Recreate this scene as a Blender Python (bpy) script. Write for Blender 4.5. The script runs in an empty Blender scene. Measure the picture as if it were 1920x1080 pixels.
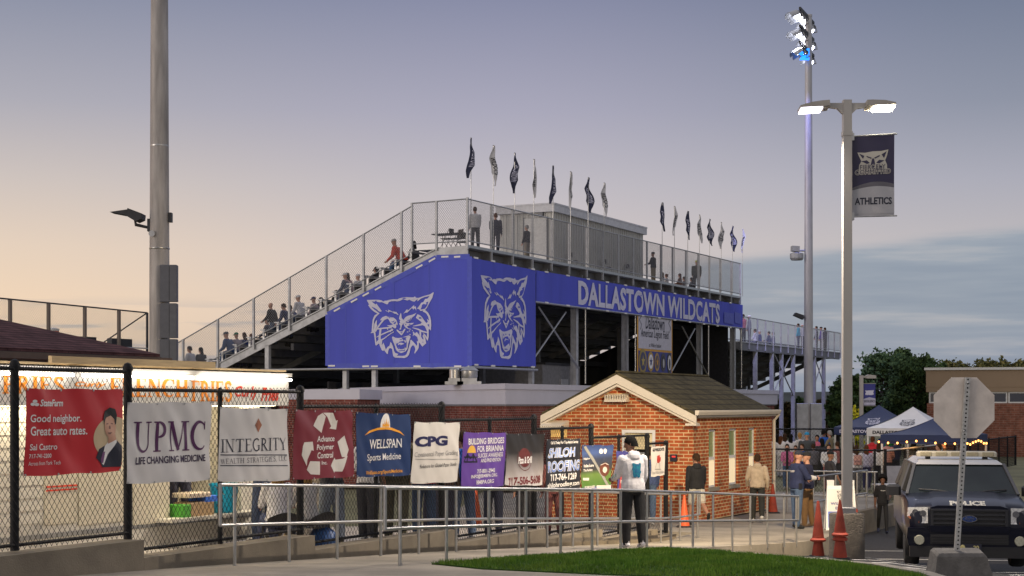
import bpy, bmesh, math, random
from mathutils import Vector, Matrix, kdtree, noise
from mathutils.geometry import tessellate_polygon
R = math.radians
random.seed(7)
SC = bpy.context.scene
COL = SC.collection
F = 3000.0                       # focal length in pixels of the 1920 wide photograph
HZ = 758.0                       # horizon row
# ------------------------------------------------------------------ camera
cd = bpy.data.cameras.new('camera'); cam = bpy.data.objects.new('camera', cd); COL.objects.link(cam)
cam.location = (0, 0, 0); cam.rotation_euler = (R(90), 0, 0)
cd.sensor_width = 36; cd.lens = 36 * F / 1920; cd.shift_y = (HZ - 540) / 1920
cd.clip_start = 0.5; cd.clip_end = 6000
SC.camera = cam
# ------------------------------------------------------------------ dusk sky
SUN_EL, SUN_AZ = 2.0, -78.0      # low twilight glow, off to the left
wd = bpy.data.worlds.new('World'); SC.world = wd; wd.use_nodes = True
nt = wd.node_tree; nt.nodes.clear()
def wn(t, **k):
    n = nt.nodes.new(t)
    for a, b in k.items(): setattr(n, a, b)
    return n
def lk(a, b): nt.links.new(a, b)
def srgb(r, g, b):
    f = lambda c: (c / 255 / 12.92) if c / 255 <= .04045 else ((c / 255 + .055) / 1.055) ** 2.4
    return (f(r), f(g), f(b), 1)
out = wn('ShaderNodeOutputWorld'); bg = wn('ShaderNodeBackground'); bg.inputs[1].default_value = 1
tc = wn('ShaderNodeTexCoord'); sep = wn('ShaderNodeSeparateXYZ'); lk(tc.outputs['Generated'], sep.inputs[0])
def ramp(stops):
    r = wn('ShaderNodeValToRGB'); e = r.color_ramp.elements
    while len(e) < len(stops): e.new(0.5)
    for i, (p, c) in enumerate(stops): e[i].position = p; e[i].color = srgb(*c)
    return r
def wmath(op, a, b=None, clamp=False):
    n = wn('ShaderNodeMath', operation=op, use_clamp=clamp)
    for i, v in enumerate((a, b)):
        if v is None: continue
        if isinstance(v, (int, float)): n.inputs[i].default_value = v
        else: lk(v, n.inputs[i])
    return n.outputs[0]
zs_ = wmath('MULTIPLY', sep.outputs[2], 2.0)          # ramp position = 2 * sine of elevation
rl = ramp([(0.0, (196, 186, 180)), (.07, (222, 199, 176)), (.12, (230, 204, 181)), (.19, (219, 198, 183)), (.27, (196, 184, 182)), (.36, (164, 161, 174)), (.52, (117, 124, 151)), (.72, (160, 164, 186)), (1, (178, 180, 196))])
rm = ramp([(0.0, (176, 172, 178)), (.10, (206, 192, 188)), (.19, (201, 190, 192)), (.27, (184, 178, 188)), (.36, (162, 159, 180)), (.52, (119, 123, 154)), (.72, (160, 164, 186)), (1, (178, 180, 196))])
rr = ramp([(0.0, (146, 158, 172)), (.10, (158, 166, 178)), (.20, (178, 174, 182)), (.27, (162, 162, 178)), (.36, (132, 137, 157)), (.52, (96, 106, 134)), (.72, (156, 160, 184)), (1, (178, 180, 196))])
for r in (rl, rm, rr): lk(zs_, r.inputs[0])
def mixc(f, a, b):
    m = wn('ShaderNodeMix', data_type='RGBA'); m.clamp_factor = True
    if isinstance(f, (int, float)): m.inputs[0].default_value = f
    else: lk(f, m.inputs[0])
    lk(a, m.inputs[6]); lk(b, m.inputs[7]); return m.outputs[2]
def smooth(v, a, b):
    n = wn('ShaderNodeMapRange', interpolation_type='SMOOTHSTEP'); lk(v, n.inputs[0])
    n.inputs[1].default_value = a; n.inputs[2].default_value = b; return n.outputs[0]
c = mixc(smooth(sep.outputs[0], -.32, .02), rl.outputs[0], rm.outputs[0])
c = mixc(smooth(sep.outputs[0], -.02, .33), c, rr.outputs[0])
# cloud banks: stretched noise, low on the right, thin streaks on the left
mp = wn('ShaderNodeMapping'); mp.inputs['Scale'].default_value = (3.2, 3.2, 30); lk(tc.outputs['Generated'], mp.inputs[0])
nz = wn('ShaderNodeTexNoise'); nz.inputs['Scale'].default_value = 2.2; nz.inputs['Detail'].default_value = 7; nz.inputs['Roughness'].default_value = .55; lk(mp.outputs[0], nz.inputs[0])
mp2 = wn('ShaderNodeMapping'); mp2.inputs['Scale'].default_value = (5, 5, 62); mp2.inputs['Location'].default_value = (.3, 0, 4); lk(tc.outputs['Generated'], mp2.inputs[0])
nz2 = wn('ShaderNodeTexNoise'); nz2.inputs['Scale'].default_value = 2.0; nz2.inputs['Detail'].default_value = 8; lk(mp2.outputs[0], nz2.inputs[0])
edge = wmath('ADD', wmath('MULTIPLY', sep.outputs[0], .088), wmath('MULTIPLY', wmath('SUBTRACT', nz.outputs[0], .5), .010))
top_ = wmath('ADD', edge, .0785)
bank = wmath('MULTIPLY', smooth(wmath('SUBTRACT', top_, sep.outputs[2]), -.003, .006), smooth(sep.outputs[0], .06, .14))
cc = wn('ShaderNodeValToRGB'); e = cc.color_ramp.elements
e[0].position = .34; e[0].color = srgb(120, 138, 162); e[1].position = .72; e[1].color = srgb(166, 170, 180)
m_ = e.new(.55); m_.color = srgb(134, 149, 169)
lk(nz2.outputs[0], cc.inputs[0])
c = mixc(wmath('MULTIPLY', bank, .82), c, cc.outputs[0])
lc = wmath('MULTIPLY', smooth(nz2.outputs[0], .50, .62), wmath('MULTIPLY', smooth(sep.outputs[2], .068, .05), smooth(sep.outputs[0], -.05, -.14)))
gcol = wn('ShaderNodeRGB'); gcol.outputs[0].default_value = srgb(168, 166, 172)
c = mixc(wmath('MULTIPLY', lc, .75), c, gcol.outputs[0])
bcol = wn('ShaderNodeRGB'); bcol.outputs[0].default_value = srgb(184, 180, 184)
c = mixc(smooth(sep.outputs[1], .25, -.35), c, bcol.outputs[0])
sky = wn('ShaderNodeTexSky', sky_type='NISHITA'); sky.sun_disc = False
sky.sun_elevation = R(SUN_EL); sky.sun_rotation = R(SUN_AZ)
hs = wn('ShaderNodeMix', data_type='RGBA', blend_type='ADD'); hs.inputs[0].default_value = .04
lk(c, hs.inputs[6]); lk(sky.outputs[0], hs.inputs[7])
lk(hs.outputs[2], bg.inputs[0]); lk(bg.outputs[0], out.inputs[0])
# ------------------------------------------------------------------ twilight "sun": very soft, from the left
sl = bpy.data.lights.new('sun', 'SUN'); sl.energy = .9; sl.angle = R(25); sl.color = (1, .86, .74)
so = bpy.data.objects.new('sun', sl); COL.objects.link(so)
so.rotation_euler = Vector((1, .55, -.22)).to_track_quat('-Z', 'Y').to_euler()
# ------------------------------------------------------------------ exposure
vs = SC.view_settings; vs.view_transform = 'Standard'; vs.look = 'None'; vs.exposure = 0.0; vs.gamma = 1
# ------------------------------------------------------------------ plan geometry
TH = R(26.43); SU, CU = math.sin(TH), math.cos(TH)      # the stadium's long axis in plan
RZU = math.pi / 2 - TH                                   # rotation that lays local x on that axis (local y then points left)
def at(px, py, d): return Vector(((px - 960) / F * d, d, (HZ - py) / F * d))
class Line:
    """a plan line; s runs along it from its origin"""
    def __init__(self, x0, y0, dx=SU, dy=CU): self.x0, self.y0, self.dx, self.dy = x0, y0, dx, dy
    def s(self, px):
        k = (px - 960) / F; return (self.x0 - k * self.y0) / (k * self.dy - self.dx)
    def d(self, px): return self.y0 + self.dy * self.s(px)
    def z(self, px, py): return (HZ - py) / F * self.d(px)
    def pt(self, s, z=0): return Vector((self.x0 + self.dx * s, self.y0 + self.dy * s, z))
def lerp_table(t):
    def f(v):
        if v <= t[0][0]: return t[0][1]
        for (a, x), (b, y) in zip(t, t[1:]):
            if v <= b: return x + (y - x) * (v - a) / (b - a)
        return t[-1][1]
    return f
walk_z = lerp_table([(0, -1.62), (10, -1.66), (17, -1.85), (19.5, -1.97), (24.8, -2.28), (33, -2.85), (37.5, -2.92), (42, -3.12), (50, -3.2), (58, -3.0), (70, -2.95)])
lot_t = lerp_table([(10, -2.0), (18, -2.2), (22, -2.34), (25, -2.44), (26, -2.5), (28, -2.72), (31, -3.0), (36, -3.12), (45, -3.4), (55, -3.35), (70, -3.2)])
def lot_z(x, y): return lot_t(y) - .14 * min(max(x - 5.8, 0), 1.6)
# ------------------------------------------------------------------ materials
MATS = {}
def mat(name, col=(.5, .5, .5), rough=.6, metal=0., var=.12, scale=6., bump=0., bscale=60., spec=.5, emit=None, estr=0., coat=0., col2=None, stretch=None):
    if name in MATS: return MATS[name]
    m = bpy.data.materials.new(name); MATS[name] = m; m.use_nodes = True
    n = m.node_tree; b = n.nodes['Principled BSDF']
    b.inputs['Roughness'].default_value = rough; b.inputs['Metallic'].default_value = metal
    b.inputs['Specular IOR Level'].default_value = spec; b.inputs['Coat Weight'].default_value = coat
    c = tuple(col[:3]) + (1,)
    t = n.nodes.new('ShaderNodeTexCoord'); src = t.outputs['Object']
    if stretch:
        mm = n.nodes.new('ShaderNodeMapping'); mm.inputs['Scale'].default_value = stretch; n.links.new(src, mm.inputs[0]); src = mm.outputs[0]
    if var > 0:
        z = n.nodes.new('ShaderNodeTexNoise'); z.inputs['Scale'].default_value = scale; z.inputs['Detail'].default_value = 6
        z.inputs['Roughness'].default_value = .6; n.links.new(src, z.inputs[0])
        r = n.nodes.new('ShaderNodeValToRGB'); e = r.color_ramp.elements
        a = col2[:3] if col2 else tuple(max(x * (1 - var), 0) for x in c[:3]); e[0].position = .3; e[0].color = tuple(a) + (1,)
        e[1].position = .7; e[1].color = tuple(min(x * (1 + (0 if col2 else var)), 1) for x in c[:3]) + (1,)
        n.links.new(z.outputs[0], r.inputs[0]); n.links.new(r.outputs[0], b.inputs['Base Color'])
    else: b.inputs['Base Color'].default_value = c
    if bump > 0:
        z = n.nodes.new('ShaderNodeTexNoise'); z.inputs['Scale'].default_value = bscale; z.inputs['Detail'].default_value = 5; n.links.new(src, z.inputs[0])
        bp = n.nodes.new('ShaderNodeBump'); bp.inputs['Strength'].default_value = bump; bp.inputs['Distance'].default_value = .02
        n.links.new(z.outputs[0], bp.inputs['Height']); n.links.new(bp.outputs[0], b.inputs['Normal'])
    if emit:
        b.inputs['Emission Color'].default_value = tuple(emit[:3]) + (1,); b.inputs['Emission Strength'].default_value = estr
    return m
def brick_mat(name, c1, c2, mortar, bw=.25, bh=.09, ms=.012, bump=.5):
    if name in MATS: return MATS[name]
    m = bpy.data.materials.new(name); MATS[name] = m; m.use_nodes = True
    n = m.node_tree; b = n.nodes['Principled BSDF']; b.inputs['Roughness'].default_value = .95; b.inputs['Specular IOR Level'].default_value = .15
    t = n.nodes.new('ShaderNodeTexCoord'); s = n.nodes.new('ShaderNodeSeparateXYZ'); n.links.new(t.outputs['Object'], s.inputs[0])
    ad = n.nodes.new('ShaderNodeMath'); n.links.new(s.outputs[0], ad.inputs[0]); n.links.new(s.outputs[1], ad.inputs[1])
    cb = n.nodes.new('ShaderNodeCombineXYZ'); n.links.new(ad.outputs[0], cb.inputs[0]); n.links.new(s.outputs[2], cb.inputs[1])
    k = n.nodes.new('ShaderNodeTexBrick'); n.links.new(cb.outputs[0], k.inputs[0])
    k.inputs['Scale'].default_value = 1; k.inputs['Brick Width'].default_value = bw; k.inputs['Row Height'].default_value = bh
    k.inputs['Mortar Size'].default_value = ms; k.inputs['Mortar Smooth'].default_value = .15; k.inputs['Bias'].default_value = -.1
    k.inputs['Color1'].default_value = tuple(c1) + (1,); k.inputs['Color2'].default_value = tuple(c2) + (1,); k.inputs['Mortar'].default_value = tuple(mortar) + (1,)
    z = n.nodes.new('ShaderNodeTexNoise'); z.inputs['Scale'].default_value = 3; z.inputs['Detail'].default_value = 8; n.links.new(t.outputs['Object'], z.inputs[0])
    mr = n.nodes.new('ShaderNodeMapRange'); n.links.new(z.outputs[0], mr.inputs[0]); mr.inputs[1].default_value = .3; mr.inputs[2].default_value = .7; mr.inputs[3].default_value = .62; mr.inputs[4].default_value = 1.22
    mx = n.nodes.new('ShaderNodeMix'); mx.data_type = 'RGBA'; mx.blend_type = 'MULTIPLY'; mx.inputs[0].default_value = 1
    n.links.new(k.outputs[0], mx.inputs[6]); n.links.new(mr.outputs[0], mx.inputs[7]); n.links.new(mx.outputs[2], b.inputs['Base Color'])
    bp = n.nodes.new('ShaderNodeBump'); bp.inputs['Strength'].default_value = bump; bp.inputs['Distance'].default_value = .01; bp.invert = True
    n.links.new(k.outputs['Fac'], bp.inputs['Height']); n.links.new(bp.outputs[0], b.inputs['Normal'])
    return m
def rib_mat(name, col, period, axis='X', rough=.5, depth=.02, dark=.75):
    """ribbed sheet metal / siding: wave bump along one local axis"""
    if name in MATS: return MATS[name]
    m = mat(name, col, rough, var=.1, scale=2)
    n = m.node_tree; b = n.nodes['Principled BSDF']
    t = n.nodes.new('ShaderNodeTexCoord'); s = n.nodes.new('ShaderNodeSeparateXYZ'); n.links.new(t.outputs['Object'], s.inputs[0])
    if axis == 'XY':
        ad = n.nodes.new('ShaderNodeMath'); n.links.new(s.outputs[0], ad.inputs[0]); n.links.new(s.outputs[1], ad.inputs[1]); o = ad.outputs[0]
    else: o = s.outputs['XYZ'.index(axis)]
    w = n.nodes.new('ShaderNodeMath'); w.operation = 'MULTIPLY'; w.inputs[1].default_value = 2 * math.pi / period; n.links.new(o, w.inputs[0])
    sn = n.nodes.new('ShaderNodeMath'); sn.operation = 'SINE'; n.links.new(w.outputs[0], sn.inputs[0])
    mr = n.nodes.new('ShaderNodeMapRange'); mr.interpolation_type = 'SMOOTHSTEP'; n.links.new(sn.outputs[0], mr.inputs[0]); mr.inputs[1].default_value = -.4; mr.inputs[2].default_value = .4
    bp = n.nodes.new('ShaderNodeBump'); bp.inputs['Distance'].default_value = depth; n.links.new(mr.outputs[0], bp.inputs['Height']); n.links.new(bp.outputs[0], b.inputs['Normal'])
    return m
# ------------------------------------------------------------------ mesh builder
class MB:
    def __init__(self): self.v = []; self.f = []; self.m = []
    def add(self, vs, fs, mi=0):
        o = len(self.v); self.v += [tuple(p) for p in vs]
        for f in fs: self.f.append(tuple(i + o for i in f)); self.m.append(mi)
        return self
    def box(self, x0, x1, y0, y1, z0, z1, mi=0):
        return self.add([(x0, y0, z0), (x1, y0, z0), (x1, y1, z0), (x0, y1, z0), (x0, y0, z1), (x1, y0, z1), (x1, y1, z1), (x0, y1, z1)],
                        [(3, 2, 1, 0), (4, 5, 6, 7), (0, 1, 5, 4), (1, 2, 6, 5), (2, 3, 7, 6), (3, 0, 4, 7)], mi)
    def bbox(self, x0, x1, y0, y1, z0, z1, r=.01, mi=0):
        """box with chamfered vertical and top edges"""
        a = [(x0 + r, y0), (x1 - r, y0), (x1, y0 + r), (x1, y1 - r), (x1 - r, y1), (x0 + r, y1), (x0, y1 - r), (x0, y0 + r)]
        cx, cy = (x0 + x1) / 2, (y0 + y1) / 2
        def ring(z, k): return [(x - (r * k if x > cx else -r * k), y - (r * k if y > cy else -r * k), z) for x, y in a]
        return self.loft([ring(z0, 0), ring(z1 - r, 0), ring(z1, 1)], mi)
    def loft(self, rings, mi=0, cap=True, closed=True):
        n = len(rings[0]); fs = []
        for i in range(len(rings) - 1):
            for j in range(n if closed else n - 1):
                k = (j + 1) % n; fs.append((i * n + j, i * n + k, (i + 1) * n + k, (i + 1) * n + j))
        if cap: fs.append(tuple(range(n))[::-1]); fs.append(tuple((len(rings) - 1) * n + j for j in range(n)))
        return self.add([p for r in rings for p in r], fs, mi)
    def tube(self, pts, r, seg=8, mi=0, cap=True):
        pts = [Vector(p) for p in pts]; rs = r if isinstance(r, (list, tuple)) else [r] * len(pts); rings = []
        for i, p in enumerate(pts):
            t = (pts[min(i + 1, len(pts) - 1)] - pts[max(i - 1, 0)]).normalized()
            a = Vector((0, 0, 1)) if abs(t.z) < .9 else Vector((1, 0, 0))
            u = t.cross(a).normalized(); w = t.cross(u)
            k = 1.0
            if 0 < i < len(pts) - 1:
                c = max(-1, min(1, (pts[i] - pts[i - 1]).normalized().dot((pts[i + 1] - pts[i]).normalized()))); k = 1 / max(.5, math.cos(math.acos(c) / 2))
            rings.append([p + (u * math.cos(2 * math.pi * j / seg) + w * math.sin(2 * math.pi * j / seg)) * rs[i] * k for j in range(seg)])
        return self.loft(rings, mi, cap)
    def beam(self, p0, p1, w, h, mi=0, up=(0, 0, 1)):
        p0, p1 = Vector(p0), Vector(p1); t = (p1 - p0).normalized(); a = Vector(up)
        if abs(t.dot(a)) > .98: a = Vector((1, 0, 0))
        u = t.cross(a).normalized() * w / 2; q = u.cross(t).normalized() * h / 2
        return self.loft([[p + u + q, p - u + q, p - u - q, p + u - q] for p in (p0, p1)], mi)
    def prism(self, poly, fn, d, mi=0):
        """extrude a 2-D outline: fn(u, v, depth) -> point"""
        n = len(poly); a = [fn(u, v, 0) for u, v in poly]; b = [fn(u, v, d) for u, v in poly]
        tri = tessellate_polygon([[Vector((u, v, 0)) for u, v in poly]])
        fs = [tuple(t) for t in tri] + [tuple(i + n for i in t[::-1]) for t in tri] + [(i, (i + 1) % n, n + (i + 1) % n, n + i) for i in range(n)]
        return self.add(a + b, fs, mi)
    def flat(self, poly, fn, mi=0):
        tri = tessellate_polygon([[Vector((u, v, 0)) for u, v in poly]])
        return self.add([fn(u, v) for u, v in poly], [tuple(t) for t in tri], mi)
    def grid(self, nu, nv, fn, mi=0):
        return self.add([fn(i / nu, j / nv) for j in range(nv + 1) for i in range(nu + 1)],
                        [(j * (nu + 1) + i, j * (nu + 1) + i + 1, (j + 1) * (nu + 1) + i + 1, (j + 1) * (nu + 1) + i) for j in range(nv) for i in range(nu)], mi)
    def lathe(self, prof, c=(0, 0, 0), seg=16, mi=0, axis='Z'):
        rings = []
        for r, h in prof:
            ring = []
            for j in range(seg):
                a = 2 * math.pi * j / seg; x, y = r * math.cos(a), r * math.sin(a)
                p = (x, y, h) if axis == 'Z' else ((x, h, y) if axis == 'Y' else (h, x, y))
                ring.append((c[0] + p[0], c[1] + p[1], c[2] + p[2]))
            rings.append(ring)
        return self.loft(rings, mi)
    def ball(self, c, rx, ry=None, rz=None, seg=12, mi=0):
        ry = ry or rx; rz = rz or rx; rings = []
        for i in range(1, seg // 2 + 1):
            a = -math.pi / 2 + math.pi * i / (seg // 2 + 1)
            rings.append([(c[0] + rx * math.cos(a) * math.cos(2 * math.pi * j / seg), c[1] + ry * math.cos(a) * math.sin(2 * math.pi * j / seg), c[2] + rz * math.sin(a)) for j in range(seg)])
        return self.loft(rings, mi)
    def mesh(self, name, mats, smooth=False):
        me = bpy.data.meshes.new(name); me.from_pydata(self.v, [], self.f)
        ms = mats if isinstance(mats, (list, tuple)) else [mats]
        for m in ms: me.materials.append(m)
        if len(ms) > 1: me.polygons.foreach_set('material_index', self.m)
        bm = bmesh.new(); bm.from_mesh(me); bmesh.ops.recalc_face_normals(bm, faces=bm.faces); bm.to_mesh(me); bm.free()
        if smooth: me.shade_smooth(); me.set_sharp_from_angle(angle=R(38))
        return me
def link(name, data, parent=None):
    o = bpy.data.objects.new(name, data); COL.objects.link(o)
    if parent is not None: o.parent = parent
    return o
def obj(name, mb, mats, parent=None, smooth=False, label=None):
    o = link(name, mb.mesh(name, mats, smooth), parent)
    if label: o['label'] = label
    return o
def tag(o, label, cat, group=None, kind=None):
    o['label'] = label; o['category'] = cat
    if group: o['group'] = group
    if kind: o['kind'] = kind
    return o
def thing(name, label, cat, loc=(0, 0, 0), rz=0., group=None):
    o = link(name, None); o.location = loc; o.rotation_euler = (0, 0, rz); o.empty_display_size = .2
    return tag(o, label, cat, group)
def struct(name, mb, mats, smooth=False, kind='structure'):
    o = obj(name, mb, mats, None, smooth); o['kind'] = kind; return o
def wall2(name, mb, mats, label, cat='wall', smooth=False):
    return tag(obj(name, mb, mats, None, smooth), label, cat)
# a private scene in which modifiers and text are evaluated
TMP = bpy.data.scenes.new('workbench')
def evaluated_mesh(o):
    TMP.collection.objects.link(o); vl = TMP.view_layers[0]; vl.update()
    me = bpy.data.meshes.new_from_object(o.evaluated_get(vl.depsgraph), depsgraph=vl.depsgraph)
    d = o.data; bpy.data.objects.remove(o)
    return me
_TX = {}
def text_verts(s, bold=0., shear=0., space=1.):
    key = (s, bold, shear, space)
    if key not in _TX:
        cu = bpy.data.curves.new('lettering', 'FONT'); cu.body = s; cu.offset = bold; cu.shear = shear; cu.space_character = space
        cu.resolution_u = 3; cu.align_x = 'LEFT'
        me = evaluated_mesh(bpy.data.objects.new('lettering', cu))
        v = [tuple(p.co[:2]) for p in me.vertices]; f = [tuple(p.vertices) for p in me.polygons]; bpy.data.meshes.remove(me)
        x0 = min(p[0] for p in v); x1 = max(p[0] for p in v); y0 = min(p[1] for p in v); y1 = max(p[1] for p in v)
        _TX[key] = ([((x - x0) / (x1 - x0), (y - y0) / (y1 - y0)) for x, y in v], f)
    return _TX[key]
def put_text(mb, s, u0, v0, u1, v1, fn, mi=0, bold=0., shear=0., space=1.):
    """letters fitted to the box u0..u1, v0..v1 of a surface fn(u, v) -> point"""
    v, f = text_verts(s, bold, shear, space)
    return mb.add([fn(u0 + (u1 - u0) * x, v0 + (v1 - v0) * y) for x, y in v], f, mi)
def flat2(u, v): return (u, v, 0)
def drape(src, fn, step=.07):
    """cut flat artwork into cells and lay it on a rippled surface fn(u, v)"""
    bm = bmesh.new(); vs = [bm.verts.new(p) for p in src.v]
    for f in src.f:
        if len(set(f)) > 2:
            try: bm.faces.new([vs[i] for i in f])
            except ValueError: pass
    us = [p[0] for p in src.v]; ws = [p[1] for p in src.v]
    for ax, lo, hi in ((0, min(us), max(us)), (1, min(ws), max(ws))):
        for i in range(1, int((hi - lo) / step) + 1):
            co = [0, 0, 0]; no = [0, 0, 0]; co[ax] = lo + step * i; no[ax] = 1
            bmesh.ops.bisect_plane(bm, geom=bm.verts[:] + bm.edges[:] + bm.faces[:], plane_co=co, plane_no=no)
    bm.verts.index_update(); m = MB(); m.add([fn(v.co.x, v.co.y) for v in bm.verts], [[v.index for v in f.verts] for f in bm.faces]); bm.free(); return m
def ribbon(mb, pts, w, fn, mi=0):
    ws = w if isinstance(w, (list, tuple)) else [w] * len(pts); L = []; Rr = []
    for i, p in enumerate(pts):
        a = Vector(pts[max(i - 1, 0)]); b = Vector(pts[min(i + 1, len(pts) - 1)]); t = (b - a).normalized(); n = Vector((-t.y, t.x)) * ws[i] / 2
        L.append(fn(p[0] + n.x, p[1] + n.y)); Rr.append(fn(p[0] - n.x, p[1] - n.y))
    k = len(pts)
    return mb.add(L + Rr, [(i, i + 1, k + i + 1, k + i) for i in range(k - 1)], mi)
def arc(cx, cy, rx, ry, a0, a1, n=14): return [(cx + rx * math.cos(R(a0 + (a1 - a0) * i / n)), cy + ry * math.sin(R(a0 + (a1 - a0) * i / n))) for i in range(n + 1)]
# serif capitals drawn as thick and thin strokes
def serif(ch):
    T, t = .15, .05
    def st(x, y0=0, y1=1, w=T, s=.11): return [([(x, y0), (x, y1)], w)] + ([([(x - s - w / 2, y0 + .02), (x + s + w / 2, y0 + .02)], .045)] if y0 == 0 else []) + ([([(x - s - w / 2, y1 - .02), (x + s + w / 2, y1 - .02)], .045)] if y1 == 1 else [])
    D = {'F': (st(.17) + [([(.17, .97), (.62, .97)], .06), ([(.17, .52), (.5, .52)], .06), ([(.62, .78), (.62, 1)], .05)], .68),
         'U': (st(.17, .3) + [(arc(.45, .32, .28, .30, 180, 360), [T, .14, .13, .12, .11, .1, .09, .08, .07, .06, .05, .05, .05, .05, .05])] + st(.73, .3, 1, t), .95),
         'P': (st(.17) + [(arc(.22, .73, .36, .25, 90, -90), [.05, .07, .09, .11, .13, .14, .15, .15, .15, .14, .13, .11, .09, .07, .05])], .66),
         'M': (st(.15, 0, 1, t) + [([(.18, .98), (.52, .03)], T), ([(.52, .03), (.86, .98)], t)] + st(.92), 1.12),
         'C': ([(arc(.48, .5, .40, .47, 48, 312, 20), [.05, .06, .07, .09, .11, .13, .14, .15, .15, .16, .16, .15, .15, .14, .13, .11, .09, .07, .06, .05, .05]), ([(.76, .70), (.76, .98)], .05)], .86),
         'I': (st(.17), .36), 'N': (st(.13, 0, 1, t) + [([(.14, .98), (.72, .03)], T)] + st(.74, 0, 1, t), .90),
         'T': (st(.4) + [([(.04, .97), (.76, .97)], .06), ([(.06, .8), (.06, 1)], .05), ([(.74, .8), (.74, 1)], .05)], .8),
         'E': (st(.17) + [([(.17, .97), (.62, .97)], .06), ([(.17, .52), (.52, .52)], .06), ([(.17, .03), (.64, .03)], .06), ([(.62, .8), (.62, 1)], .05), ([(.64, 0), (.64, .2)], .05)], .72),
         'G': ([(arc(.48, .5, .40, .47, 48, 330, 18), T * .85), ([(.78, .05), (.78, .45)], T), ([(.62, .45), (.92, .45)], .045)], .95),
         'R': (st(.17) + [(arc(.22, .74, .33, .23, 90, -90), .12), ([(.35, .5), (.72, .02)], .14), ([(.66, .02), (.84, .02)], .045)], .82),
         'Y': (st(.4, 0, .45) + [([(.06, .98), (.4, .45)], T), ([(.74, .98), (.4, .45)], t)], .8),
         'W': ([([(.06, .98), (.3, .02)], T), ([(.3, .02), (.52, .9)], t), ([(.5, .98), (.74, .02)], T), ([(.74, .02), (.98, .98)], t)], 1.06),
         'A': ([([(.06, .02), (.38, .98)], t), ([(.38, .98), (.72, .02)], T), ([(.18, .36), (.58, .36)], .05), ([(0, .02), (.18, .02)], .04), ([(.58, .02), (.86, .02)], .04)], .86),
         'L': (st(.17) + [([(.17, .03), (.6, .03)], .06), ([(.6, 0), (.6, .22)], .05)], .68),
         'H': (st(.15) + st(.68) + [([(.15, .5), (.68, .5)], .06)], .86),
         'S': ([([(.56, .8), (.44, .95), (.28, .97), (.14, .88), (.13, .72), (.28, .57), (.46, .45), (.58, .3), (.54, .12), (.36, .03), (.2, .05), (.08, .2)], .12)], .66),
         ',': ([([(.1, .12), (.06, -.1)], .1)], .22), ' ': ([], .4)}
    return D[ch]
def put_serif(mb, s, u0, v0, u1, v1, fn, mi=0, wmul=1., gap=.06):
    tot = sum(serif(c)[1] + gap for c in s) - gap; k = (u1 - u0) / tot; h = v1 - v0; x = 0
    for ch in s:
        st, adv = serif(ch)
        for pts, w in st:
            g = lambda a, b, x=x: fn(u0 + (x + a) * k, v0 + b * h)
            ribbon(mb, pts, [q * wmul for q in w] if isinstance(w, list) else w * wmul, g, mi)
        x += adv + gap
    return mb
# chain link: straight diagonal wires clipped to a quad (s0, s1, bottom and top as functions of s)
def chain(mb, s0, s1, zb, zt, fn, pitch=.085, k=1.25, r=.003):
    zmin = min(zb(s0), zb(s1)); zmax = max(zt(s0), zt(s1)); span = (zmax - zmin) / k
    for sg in (1, -1):
        c = s0 - span; 
        while c < s1 + span:
            lo, hi = s0, s1
            # wire: z = zmin + sg*k*(s-c); clip against the linear bottom and top
            ok = True
            for g, keep in ((zb, 1), (zt, -1)):
                f0 = keep * (zmin + sg * k * (s0 - c) - g(s0)); f1 = keep * (zmin + sg * k * (s1 - c) - g(s1))
                if f0 < 0 and f1 < 0: ok = False; break
                if (f0 < 0) != (f1 < 0):
                    q = s0 + (s1 - s0) * f0 / (f0 - f1)
                    if f0 < 0: lo = max(lo, q)
                    else: hi = min(hi, q)
            if ok and hi - lo > .02:
                a = Vector(fn(lo, zmin + sg * k * (lo - c))); b = Vector(fn(hi, zmin + sg * k * (hi - c)))
                t = (b - a).normalized(); n = Vector(fn(0, 0)) - Vector(fn(0, 1)); y = t.cross(n).normalized() ; x = t.cross(y).normalized()
                off = y * (.004 * sg)
                tri = [x * r, y * r * .87 - x * r * .5, -y * r * .87 - x * r * .5]
                mb.loft([[p + off + q for q in tri] for p in (a, b)], cap=False)
            c += pitch
    return mb
# ================================================================== shared materials
concrete = mat('pale_concrete', (.26, .232, .19), .9, var=.36, scale=.7, bump=.35, bscale=90)
wallcon = mat('wall_concrete', (.17, .145, .11), .92, var=.3, scale=1.6, bump=.35, bscale=50)
asphalt = mat('asphalt', (.022, .022, .025), .9, var=.25, scale=5, bump=.5, bscale=220)
paint = mat('road_paint', (.62, .62, .6), .7, var=.25, scale=12)
galv = mat('galvanised_steel', (.42, .42, .42), .38, .85, var=.12, scale=9)
galvd = mat('weathered_galvanised_steel', (.40, .41, .43), .55, .35, var=.2, scale=3)
alum = mat('aluminium_plank', (.50, .51, .53), .45, .5, var=.12, scale=4)
steel = mat('painted_grey_steel', (.16, .165, .18), .6, .2, var=.2, scale=3)
dark = mat('dark_steel', (.035, .036, .042), .6, .2, var=.2, scale=3)
blackv = mat('black_vinyl_coating', (.008, .008, .010), .6, 0, var=.1, spec=.25)
ink = mat('dark_ink', (.012, .014, .03), .6, var=.05)
white = mat('white_paint', (.72, .71, .69), .5, var=.05, scale=3)
cream = mat('cream_trim', (.66, .60, .50), .55, var=.06, scale=2)
rubber = mat('black_rubber', (.015, .015, .016), .8, var=.2)
# ================================================================== fence and rail lines in plan
FENCE = Line(at(30, 0, 17).x, 17.0)
def off(line, left, dx=SU, dy=CU): return Line(line.x0 - dy * left, line.y0 + dx * left, dx, dy)
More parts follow.
